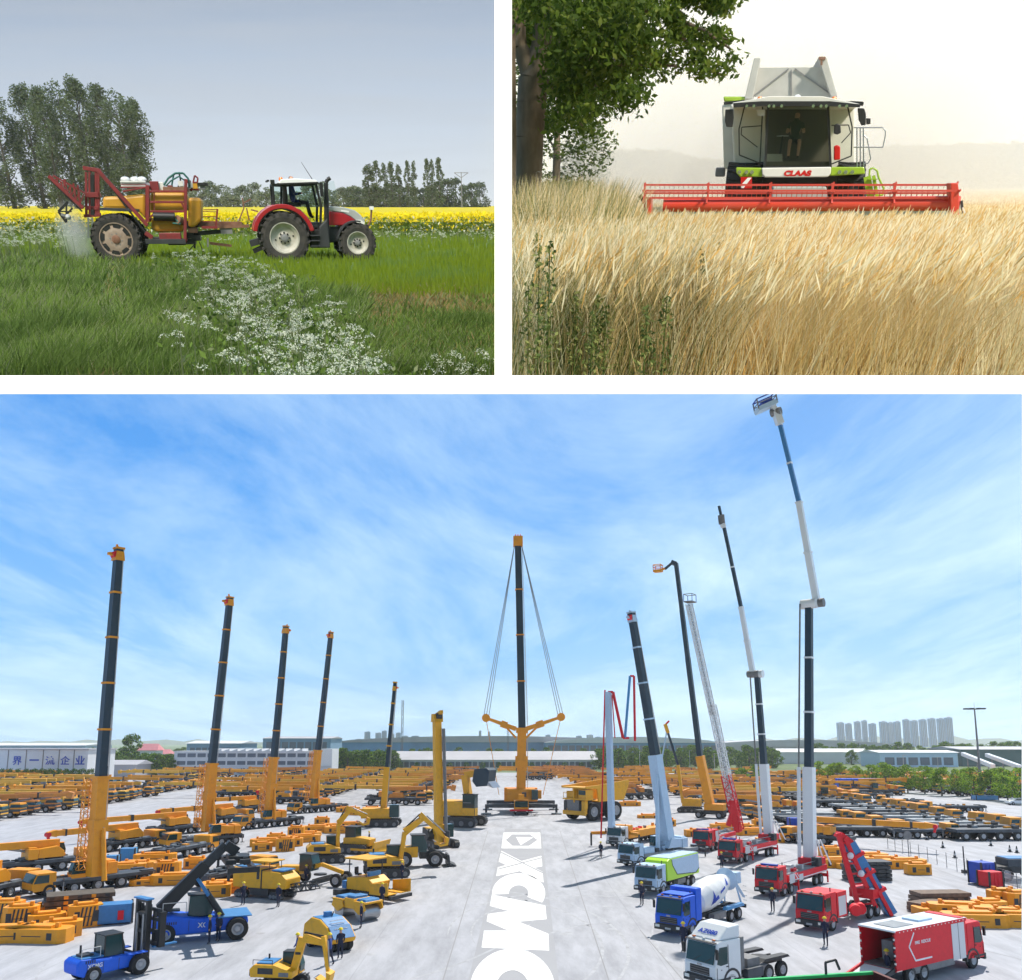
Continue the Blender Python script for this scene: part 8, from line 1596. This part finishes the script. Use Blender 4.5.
def fence():
    t = thing('wire_fence', 'low wire fence with thin posts crossing the right side of the yard', 'fence'); A, B = gp(3, 888, 848), gp(3, 1032, 895); place(t, A, 0); d = B - A; n = 14; m2 = MB()
    for i in range(n + 1): p = d * i / n; m = MB(); m.tube((p.x, p.y, 0), (p.x, p.y, 1.5), .035, .035, 'grey', 5); m.build('post', t)
    for z in (.4, .8, 1.2, 1.45): m2.tube((0, 0, z), (d.x, d.y, z), .012, .012, 'light_grey', 3)
    m2.build('wire', t)
    t = thing('barrier', 'white crowd barrier below the parked wheel at the right edge', 'barrier'); A, B = gp(3, 1000, 884), gp(3, 1034, 894); place(t, A, 0); d = B - A; m = MB(); m.path([(0, 0, .2), (0, 0, 1.1), (d.x, d.y, 1.1), (d.x, d.y, .2), (0, 0, .2)], .04, 'light_grey', 6); m.build('rail', t)
    m = MB()
    for i in range(24): p = d * (i + .5) / 24; m.tube((p.x, p.y, .2), (p.x, p.y, 1.1), .03, .03, 'light_grey', 4)
    m.build('bars', t)
    for (u, v, lab) in ((909, 857, 'round dark sign on a post by the wire fence'),): t = thing('round_sign', lab, 'sign'); place(t, gp(3, u, v), 0); m = MB(); m.tube((0, 0, 0), (0, 0, 2.2), .05, .05, 'grey', 6); m.build('post', t); m = MB(); m.tube((0, -.06, 2.4), (0, -.02, 2.4), .5, .5, 'grey', 18); m.build('disc', t)
    t = thing('fence_post', 'taller dark post standing by the wire fence', 'post'); place(t, gp(3, 965, 873), 0); m = MB(); m.tube((0, 0, 0), (0, 0, 2.6), .07, .06, 'dark', 6); m.build('pole', t); m = MB(); m.box((0, 0, .15), (.5, .5, .3), 'dark'); m.build('foot', t)
fence()
t = thing('parked_lorry', 'dark lorry cut by the right edge beside the barrier', 'lorry'); place(t, gp(3, 1024, 880), 0); wheels(t, [-2.3, 1.0], .7, .4, 1.1); m = MB(); m.box((0, 0, 1.1), (6.6, 2.3, .6), 'dark'); m.box((.6, 0, 1.7), (5.2, 2.2, .7), 'deck'); m.build('body', t, .05); m = MB(); m.box((.6, 0, 2.1), (5.0, 2.0, .06), 'hood_blue'); m.build('cover', t)
def car(px, m_, label):
    t = thing('parked_car', label, 'car'); place(t, gp(3, *px), 175); m = MB(); m.prism([(-2.1, .35), (2.1, .35), (2.15, .8), (1.2, .95), (.5, 1.4), (-1.2, 1.42), (-1.9, 1.0), (-2.1, .9)], -.85, .85, m_); m.build('body', t, .08); m = MB(); m.prism([(1.05, .97), (.45, 1.36), (-1.15, 1.37), (-1.7, 1.0)], -.86, .86, 'glass'); m.build('side_window', t); wheels(t, [1.3, -1.3], .33, .22, .78)
car((1016, 826), 'deck', 'dark car near the right edge'); car((1018, 845 - 40), 'truck_white', 'white car near the right edge above the dark one')

# ---------------------------------------------------------------- people
PM = {}
for pose in ('stand', 'walk'):
    CUR[0] = 3; PM[pose] = person_mesh('worker_' + pose, pose, 'cloth_blue' if pose == 'walk' else 'cloth_navy', 'cloth_navy', hat=True)
hm = MB(); hm.lathe([(.13, 1.70), (.15, 1.72), (.115, 1.78), (.07, 1.83), (.005, 1.845)], 'helmet', 14, 'z', c=(.02, 0, -.0)); hmesh = hm.mesh('helmet')
for u, v, pose, yaw, lab in [(209, 944, 'stand', 200, 'left worker of the pair in front of the reach stacker wheel'), (218, 941, 'stand', 250, 'right worker of the pair in front of the reach stacker wheel'), (278, 907, 'stand', 240, 'worker standing in front of the milling machine'), (329, 965, 'walk', 160, 'worker in blue walking beside the pneumatic roller'), (340, 959, 'stand', 120, 'worker standing behind the walking worker by the roller'), (297, 965, 'walk', 200, 'worker inside the arch of the near excavator boom'), (361, 928, 'stand', 200, 'worker in front of the double drum roller'), (382, 906, 'stand', 240, 'worker in front of the paver hopper'), (402, 881, 'stand', 220, 'worker beside the tracks of the drilling rig excavator'), (306, 885, 'stand', 240, 'worker beside the motor grader'), (243, 905, 'stand', 150, 'distant worker between reach stacker and milling machine'), (642, 905, 'stand', 230, 'worker in front of the garbage truck cab'), (684, 952, 'stand', 230, 'worker in front of the blue mixer cab'), (601, 858, 'stand', 230, 'worker in front of the concrete pump cab'), (722, 870, 'stand', 230, 'worker beside the fire truck with the bent boom'), (773, 912, 'stand', 230, 'worker beside the fire truck with the tallest boom'), (826, 946, 'stand', 230, 'worker in front of the fire truck with the blue boom'), (889, 984, 'stand', 180, 'worker at the foot of the fire truck ramp'), (369, 848 - 2, 'stand', 180, 'worker between the crawler crane and the drilling rig')]:
    t = mobj('person', PM[pose]); tag(t, lab, 'person'); h_ = mobj('helmet', hmesh, t); place(t, gp(3, u, v), yaw)

# ---------------------------------------------------------------- buildings and background
def bldg(name, label, cat='building', grp=None): return thing(name, label, cat, grp)
def facade(t, x0, x1, y, z0, z1, n, m_='win_dark', gap=.25, name='window', th=.12):
    w_ = (x1 - x0) / n
    for i in range(n): m = MB(); m.box((x0 + w_ * (i + .5), y - th / 2, (z0 + z1) / 2), (w_ * (1 - gap), th, z1 - z0), m_); m.build(name, t)
def office():
    t = bldg('office_building', 'long white three storey office block with strip windows'); a, b_ = gp(3, 173, 775), gp(3, 331, 775); y = a.y; place(t, (a.x, y), 0); L = b_.x - a.x; H = 9.2
    m = MB(); m.box((L / 2 - 2, 6, H / 2), (L - 4, 12, H), 'wall_white'); m.build('wall', t); m = MB(); m.box((L - 2.2, 6, H / 2 + .5), (5, 13, H + 1.2), 'truck_white'); m.build('stair_tower', t)
    for f_ in range(3): facade(t, 1, L - 6, 0, 1.0 + 3.0 * f_, 2.5 + 3.0 * f_, 14, 'win_dark', .18)
    m = MB()
    for i in range(12): x = 12 + i * (L - 24) / 12; m.prism([(x, H), (x + 3.2, H + 1.2), (x + 3.2, H)], 1, 11, 'roof_pale')
    m.box((L / 2 - 2, 6, H + .1), (L - 3.6, 12.4, .25), 'roof_pale'); m.build('roof', t); m = MB(); m.box((L - 2, -.6, 3.2), (4.4, 1.4, .2), 'light_grey'); m.build('porch', t)
office()
def signwall():
    t = bldg('sign_wall_building', 'white panelled hall with blue Chinese characters at the far left'); y = 292; a = atd(3, -60, 780, y); b_ = atd(3, 86, 780, y); place(t, (a.x, y), 0); L = b_.x - a.x; H = 10.4
    m = MB(); m.box((L / 2, 10, H / 2), (L, 20, H), 'wall_white'); m.build('wall', t); m = MB(); m.box((L / 2, 10, H + .2), (L + 1, 21, .4), 'roof_grey'); m.build('roof', t)
    e = [atd(3, u, 770, y).x - a.x for u in (-48, -20, 7, 25, 42, 58, 73)]
    for x in e: m = MB(); m.box((x, -.06, H / 2), (.25, .12, H), 'grey'); m.build('panel_joint', t)
    for ch, u in (('世', -6), ('界', 17), ('一', 34), ('流', 50), ('企', 65), ('业', 80)): x = atd(3, u, 764, y).x - a.x; txt(t, ch, 'sign_blue', (x, -.16, 6.6), 2.9 if ch != '一' else .5, (90, 0, 0), 3.2, bold=.02)
signwall()
def hall(name, label, u0, u1, y, H, D, wallm, roofm, win=None, roofh=0, n=20, arch=False):
    t = bldg(name, label); a, b_ = atd(3, u0, 760, y), atd(3, u1, 760, y); place(t, (a.x, y), 0); L = b_.x - a.x
    m = MB(); m.box((L / 2, D / 2, H / 2), (L, D, H), wallm); m.build('wall', t)
    m = MB()
    if arch:
        k_ = 16; pts = [(L * i / k_, H + roofh * math.sin(math.pi * i / k_) ** .6 if 0 < i < k_ else H) for i in range(k_ + 1)] ; m.prism(pts + [(L, H - .3), (0, H - .3)], -2, D, roofm)
    else: m.prism([(-1, H), (D * 0 + 0, H), (0, H)], 0, .01, roofm) if False else m.add([(-1, -1, H), (L + 1, -1, H), (L + 1, D / 2, H + roofh), (-1, D / 2, H + roofh), (L + 1, D + 1, H), (-1, D + 1, H)], [(0, 1, 2, 3), (3, 2, 4, 5), (0, 3, 5), (1, 4, 2)], roofm)
    m.build('roof', t)
    if win: facade(t, 2, L - 2, 0, win[0], win[1], n, 'win_dark', .2)
    return t
hall('warehouse', 'long low grey roofed warehouse behind the central crane', 394, 596, 424, 4.4, 30, 'wall_white', 'roof_grey', (.8, 3.4), 4.0, 34)
hall('exhibition_hall', 'vast pale arched hall with blue front in the middle distance', 332, 640, 790, 13, 120, 'wall_blue', 'roof_grey', None, 5.5, 1, True)
hall('exhibition_hall', 'blue fronted part of the vast hall behind the right booms', 545, 720, 760, 12.5, 110, 'wall_blue', 'roof_pale', (2, 10), 5.0, 24, True)
hall('exhibition_hall', 'grey roofed hall wing running behind the tallest boom', 700, 905, 800, 9, 110, 'roof_grey', 'roof_grey', None, 6, 1, True)
hall('warehouse', 'pale low warehouse behind the tallest boom and the trees', 775, 872, 520, 7, 25, 'wall_white', 'roof_pale', None, 2, 1)
hall('warehouse', 'light blue grey shed right of the pale warehouse', 880, 958, 455, 7.5, 25, 'pale_blue', 'roof_pale', (1, 5), 1.2, 6)
hall('warehouse', 'dark green roofed shed behind the light mast', 962, 1060, 470, 9, 40, 'roof_green', 'roof_grey', None, 1.5, 1)
hall('warehouse', 'grey shed with sloping roof below the distant trees on the left', 106, 136, 330, 4.5, 14, 'roof_grey', 'roof_grey', None, 1.6, 1)
hall('factory', 'blue grey factory row on the horizon above the sign wall', -40, 84, 900, 9.5, 60, 'tower_blue', 'roof_pale', (3, 7), 2.5, 10)
hall('factory', 'blue grey factory buildings above the office block', 186, 240, 620, 12, 40, 'tower_blue', 'roof_pale', (3, 9), 2.0, 8)
hall('factory', 'dark blue roofed factory behind the third tall crane', 262, 330, 600, 15.5, 40, 'tower_blue', 'roof_grey', (4, 13), 1.5, 8)
for u, y, lab in ((146, 520, 'house with a pink roof among the left trees'), (161, 540, 'smaller pink roofed house right of the pink roofed house')):
    t = bldg('house', lab, 'house'); p = atd(3, u, 760, y); place(t, (p.x, y), 0); s_ = 1 if u < 150 else .7; m = MB(); m.box((0, 5, 4 * s_), (12 * s_, 9, 8 * s_), 'wall_white'); m.build('wall', t); m = MB(); m.add([(-7 * s_, -1, 8 * s_), (7 * s_, -1, 8 * s_), (5 * s_, 5, 12 * s_), (-5 * s_, 5, 12 * s_), (7 * s_, 11, 8 * s_), (-7 * s_, 11, 8 * s_)], [(0, 1, 2, 3), (3, 2, 4, 5), (0, 3, 5), (1, 4, 2)], 'roof_pink'); m.build('roof', t)
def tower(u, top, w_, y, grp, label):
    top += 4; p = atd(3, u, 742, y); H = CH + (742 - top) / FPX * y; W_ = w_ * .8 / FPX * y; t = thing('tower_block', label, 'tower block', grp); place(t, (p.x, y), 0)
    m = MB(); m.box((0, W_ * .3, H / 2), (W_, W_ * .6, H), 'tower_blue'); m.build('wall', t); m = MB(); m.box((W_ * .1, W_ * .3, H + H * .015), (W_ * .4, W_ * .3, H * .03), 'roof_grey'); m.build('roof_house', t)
    m = MB()
    for i in range(4):
        m.box((-W_ / 2 + W_ * (i + .5) / 4, -.5, H * .5), (W_ * .1, 1, H * .92), 'win_dark')
    m.build('window_column', t)
G1 = 'hazy tower blocks on the horizon left of the central crane'; G2 = 'hazy tower blocks on the horizon at the right'
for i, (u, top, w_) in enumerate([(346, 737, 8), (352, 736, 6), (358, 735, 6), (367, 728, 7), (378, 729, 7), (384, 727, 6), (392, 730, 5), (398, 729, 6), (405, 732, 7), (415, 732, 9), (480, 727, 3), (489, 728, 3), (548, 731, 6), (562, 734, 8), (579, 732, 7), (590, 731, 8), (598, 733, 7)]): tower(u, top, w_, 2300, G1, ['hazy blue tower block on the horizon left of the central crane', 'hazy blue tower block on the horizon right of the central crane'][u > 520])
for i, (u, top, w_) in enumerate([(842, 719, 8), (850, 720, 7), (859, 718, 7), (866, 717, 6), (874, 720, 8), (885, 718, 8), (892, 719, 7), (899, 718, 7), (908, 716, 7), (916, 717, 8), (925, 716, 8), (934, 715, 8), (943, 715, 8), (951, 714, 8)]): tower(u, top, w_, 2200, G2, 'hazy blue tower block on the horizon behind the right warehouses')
def hills():
    mb = MB(); 
    for (u0, u1, y, z) in ((-40, 340, 4200, 28), (700, 1080, 4300, 48), (420, 720, 4600, 16)):
        n = 24; a, b_ = atd(3, u0, 742, y).x, atd(3, u1, 742, y).x; V = []; F = []
        for i in range(n + 1): x = a + (b_ - a) * i / n; hz = z * (.45 + .55 * math.sin(i * 1.3 + u0) ** 2) * math.sin(math.pi * i / n) ** .5; V += [(x, y - 200, 0), (x, y, max(hz, 1)), (x, y + 400, 0)]
        for i in range(n): q = 3 * i; F += [(q, q + 3, q + 4, q + 1), (q + 1, q + 4, q + 5, q + 2)]
        mb.add(V, F, 'far_wood', True)
    o = mb.build('hills'); struct(o)
hills()
# trees of the yard
YT = lambda s: (('yard_tree%d' % s, 8, [(.2, 2.2), (.45, 3.6), (.75, 3.0), (1, 1.2)], 50, np.array([[.9, .9, .6]]), 3400, .24, ['tree_bright', 'tree_mid', 'tree_dark'], 'bark_grey'), dict(tr=.2, weights=[4, 3, 1], nlimb=12))
GT = lambda s: (('green_tree%d' % s, 11, [(.03, 3.2), (.4, 4.2), (.75, 3.4), (1, 1.2)], 60, np.array([[1.1, 1.1, .9]]), 2200, .42, ['tree_mid', 'tree_dark', 'tree_bright'], 'bark_grey'), dict(tr=.3, weights=[4, 3, 1], nlimb=8))
for i, (u, v) in enumerate([(742, 787), (756, 786), (820, 789), (838, 790), (856, 790), (873, 792), (890, 793), (908, 795), (925, 796), (942, 798), (958, 798), (975, 801), (992, 802), (1008, 804), (1022, 806), (884, 788), (933, 792), (966, 795), (1000, 798)]):
    p = gp(3, u, v - 2); tree(YT(i % 3), 'street_tree', 'bright green round tree in the row at the right', 'bright green trees in the right row', (p.x, p.y, 0), random.uniform(.8, 1.0) * (.75 if u < 800 else .92), i * 71)
def belt(n, u0, u1, y0, y1, h0, h1, grp, label, first=0):
    rr = random.Random(n)
    for i in range(n):
        u = u0 + (u1 - u0) * (i + rr.random()) / n; y = rr.uniform(y0, y1); p = atd(3, u, 760, y); s_ = rr.uniform(h0, h1) / 11; tree(GT(i % 3), 'tree', label, grp, (p.x, y, 0), (s_ * 1.15, s_ * 1.15, s_), i * 47)
belt(20, 330, 396, 385, 440, 7.5, 10, 'hedge of trees left of the long warehouse', 'dense green tree in the belt left of the long grey warehouse')
belt(26, 400, 600, 480, 560, 6.5, 9.5, 'trees behind the long warehouse', 'green tree top showing over the long grey warehouse')
belt(24, 592, 672, 400, 500, 7, 10.5, 'trees behind the mining dump truck', 'green tree behind the parked cranes right of centre')
belt(24, 672, 780, 420, 520, 7, 11, 'trees between the aerial platform and the tallest boom', 'green tree in the far belt behind the lattice ladder')
belt(34, 815, 1030, 490, 600, 8, 13, 'far belt of trees on the right', 'green tree in the far belt behind the sheds on the right')
belt(12, 96, 132, 360, 420, 6, 9, 'trees right of the sign wall', 'green tree right of the white sign wall'); belt(10, 140, 175, 345, 380, 6, 8.5, 'trees left of the office block', 'green tree left of the office block'); belt(40, 80, 330, 620, 760, 5, 9, 'far trees over the office block', 'small far green tree on the left horizon')
p = atd(3, 131, 760, 400); tree(GT(0), 'tree', 'tall dark round tree rising above the others on the left', None, (p.x, 400, 0), (1.25, 1.25, 1.5), 20)
for i in range(13): u = -8 + i * 8.2; p = gp(3, u, 784); tree((('round_bush', 4, [(.02, 1.6), (.45, 2.0), (.8, 1.5), (1, .6)], 30, np.array([[.6, .6, .5]]), 1500, .2, ['tree_dark', 'tree_mid'], 'bark_grey'), dict(tr=.15, nlimb=5)), 'round_bush', 'dark clipped bush at the foot of the white sign wall', 'clipped bushes under the sign wall', (p.x, p.y, 0), (.95, .95, 1.1), i * 33, cat='bush')
for i in range(12): u = 400 + i * 16.5; p = gp(3, u, 769.5); tree((('round_bush', 4, [], 0, 0, 0, 0, [], ''), dict()), 'round_bush', 'small dark bush before the long grey warehouse', 'bushes before the long warehouse', (p.x, p.y, 0), (.8, .8, .8), i * 33, cat='bush')
# stored boom sections behind the bright trees
sb_ = MB(); rr = random.Random(4)
for k_ in range(3): sb_.beam((-6, (k_ - 1) * 1.3, .6), (6, (k_ - 1) * 1.3, .6), 1.0, 1.1, 'crane_yellow'); sb_.beam((-5, (k_ - 1) * 1.3, 1.8), (5.5, (k_ - 1) * 1.3, 1.8), .9, .9, 'crane_yellow')
for x in (-4, 0, 4): sb_.box((x, 0, .08), (.3, 4, .16), 'dark'); sb_.box((x, 0, 1.25), (.2, 4, .12), 'dark')
sbm = sb_.mesh('boom_sections')
for i in range(66):
    r_ = i // 22; p = (88 + (i % 22) * 10.5 + r_ * 3, 255 + r_ * 30 + (i % 3) * 5); u_, v_ = pix(3, (p[0], p[1], 0))
    if u_ < 1060: o = mobj('boom_stack', sbm); place(o, (p[0], p[1], 0), rr.uniform(-6, 6), rr.uniform(.9, 1.1)); tag(o, 'stack of stored orange boom sections beyond the bright green trees', 'boom stack', 'stored boom sections beyond the green trees')
for (a, b_, lab) in (((963, 754), (993, 766), 'left white conveyor tube sloping over the stored booms'), ((987, 755), (1020, 767), 'right white conveyor tube sloping over the stored booms')):
    t = thing('conveyor', lab, 'conveyor'); A, B = atd(3, a[0], a[1], 330), atd(3, b_[0], b_[1], 300); place(t, (A.x, A.y, 0)); m = MB(); m.beam((0, 0, A.z), (B.x - A.x, B.y - A.y, B.z), 1.5, 1.3, 'truck_white'); m.build('tube', t); m = MB()
    for f_ in (.15, .5, .85): q = Vector((0, 0, A.z)).lerp(Vector((B.x - A.x, B.y - A.y, B.z)), f_); m.beam((q.x, q.y, 0), (q.x, q.y, q.z), .3, .3, 'grey')
    m.build('support', t)
def mast():
    t = thing('light_mast', 'tall grey floodlight mast with a ring of lamps at the right', 'floodlight mast'); p = gp(3, 982, 797); place(t, p, 0); H = atd(3, 982, 709, p.y).z
    m = MB(); m.tube((0, 0, 0), (0, 0, H), .34, .16, 'grey', 12); m.build('pole', t); m = MB(); m.lathe([(1.5, H - .1), (1.6, H), (1.5, H + .1), (1.4, H), (1.5, H - .1)], 'grey', 18, 'z'); m.tube((0, 0, H), (0, 0, H + 1.6), .05, .03, 'grey', 6); m.beam((-1.5, 0, H), (1.5, 0, H), .1, .1, 'grey'); m.beam((0, -1.5, H), (0, 1.5, H), .1, .1, 'grey'); m.build('lamp_ring', t)
    for i in range(8): a = i * math.pi / 4; m = MB(); m.box((math.cos(a) * 2.0, math.sin(a) * 2.0, H + .05), (.9, .7, .3), 'dark'); m.build('lamp', t)
mast()
for u, top, lab in ((402, 700, 'thin lattice crane mast on the horizon left of the drilling rig'), (508, 724, 'thin mast left of the central crane')):
    t = thing('lattice_mast', lab, 'mast'); y = 600; p = atd(3, u, 742, y); H = atd(3, u, top, y).z; place(t, (p.x, y, 0)); m = MB(); truss(m, (0, 0, 0), (0, 0, H), 1.2, 'grey', 14, .2); m.build('mast', t)
for i in range(6):
    u = [940, 905, 715, 640, 760, 690][i]; p = gp(3, u, [792, 785, 780, 772, 775, 770][i]); t = thing('lamp_post', 'thin grey lamp post among the parked cranes', 'lamp post', 'thin lamp posts'); place(t, p); m = MB(); m.tube((0, 0, 0), (0, 0, 9), .12, .08, 'light_grey', 6); m.build('pole', t); m = MB(); m.box((.5, 0, 9), (1.2, .25, .12), 'light_grey'); m.build('lamp', t)
# ------------------------------------------------------------------ white gutters dividing the three views, built as flat bars
mat('white_paint', (.92, .92, .92), .6)
def bars():
    CUR[0] = 1; D = 3.0
    fr = bpy.data.collections.new('bars'); S.collection.children.link(fr)
    for rc in (rcB, rcC): rc.children.link(fr)
    def cam_pt(u, v, z): return Vector(((u - 512) / FPX * z, (PV - v) / FPX * z, -z))
    CM = Matrix.Translation((0, 0, CH)) @ Matrix.Rotation(math.pi / 2 + PITCH, 4, 'X')
    t = bpy.data.objects.new('view_gutters', None); fr.objects.link(t); struct(t)
    def bar(name, u0, u1, v0, v1):
        m = MB(); a, b = cam_pt(u0, v1, D), cam_pt(u1, v0, D); m.box(((a.x + b.x) / 2, (a.y + b.y) / 2, -D - .002), (b.x - a.x, b.y - a.y, .004), 'white_paint')
        o = m.build(name); COL[1].objects.unlink(o); fr.objects.link(o); o.parent = t
    bar('cross_gutter', -30, 1060, 375.5, 393.8); bar('upright_gutter', 494.8, 511.8, -30, 375.5); bar('right_gutter', 1022.3, 1060, 393.8, 1010)
    t.matrix_world = CM
bars()

# ------------------------------------------------------------------ air over the yard
def yard_haze():
    CUR[0] = 3
    m = bpy.data.materials.new('air'); m.use_nodes = True; t = m.node_tree; t.nodes.clear(); o = t.nodes.new('ShaderNodeOutputMaterial')
    v = t.nodes.new('ShaderNodeVolumePrincipled'); v.inputs['Color'].default_value = (.86, .93, 1, 1); v.inputs['Anisotropy'].default_value = .3; v.inputs['Density'].default_value = .00011
    t.links.new(v.outputs[0], o.inputs['Volume']); MATS['air'] = m
    mb = MB(); mb.box((0, 1440, 74), (7000, 3100, 150), 'air'); ob = mb.build('haze'); COL[1].objects.link(ob); COL[2].objects.link(ob); stuff(ob, 'pale summer haze over the far side of the yard', 'haze')
yard_haze()

# ------------------------------------------------------------------ labels that single out repeats by their place
def ordinal(n):
    a = 'first second third fourth fifth sixth seventh eighth ninth tenth eleventh twelfth thirteenth fourteenth fifteenth sixteenth seventeenth eighteenth nineteenth'.split(); tens = {2: 'twent', 3: 'thirt', 4: 'fort', 5: 'fift', 6: 'sixt'}
    if n < 20: return a[n - 1]
    return tens[n // 10] + 'ieth' if n % 10 == 0 else tens[n // 10] + 'y-' + a[n % 10 - 1]
def order_labels():
    from collections import defaultdict
    g = defaultdict(list)
    for o in S.objects:
        if o.parent is None and 'label' in o and 'group' in o: g[(o['group'], o['label'])].append(o)
    for (gr_, lb), os_ in g.items():
        if len(os_) < 2: continue
        row_ = gr_ in ROWG
        def key(o):
            p = o.matrix_world.translation
            if row_: return p.y
            q = p - Vector((0, 0, CH)); c, s_ = math.cos(PITCH), math.sin(PITCH); return q.x / (q.y * c + q.z * s_)
        os_.sort(key=key)
        for i, o in enumerate(os_):
            o['label'] = lb + ', ' + ordinal(i + 1) + (' from the near end' if row_ else ' from the left')
            if len(o['label'].split()) > 16: print('LONG', len(o['label'].split()), o['label'])
order_labels()
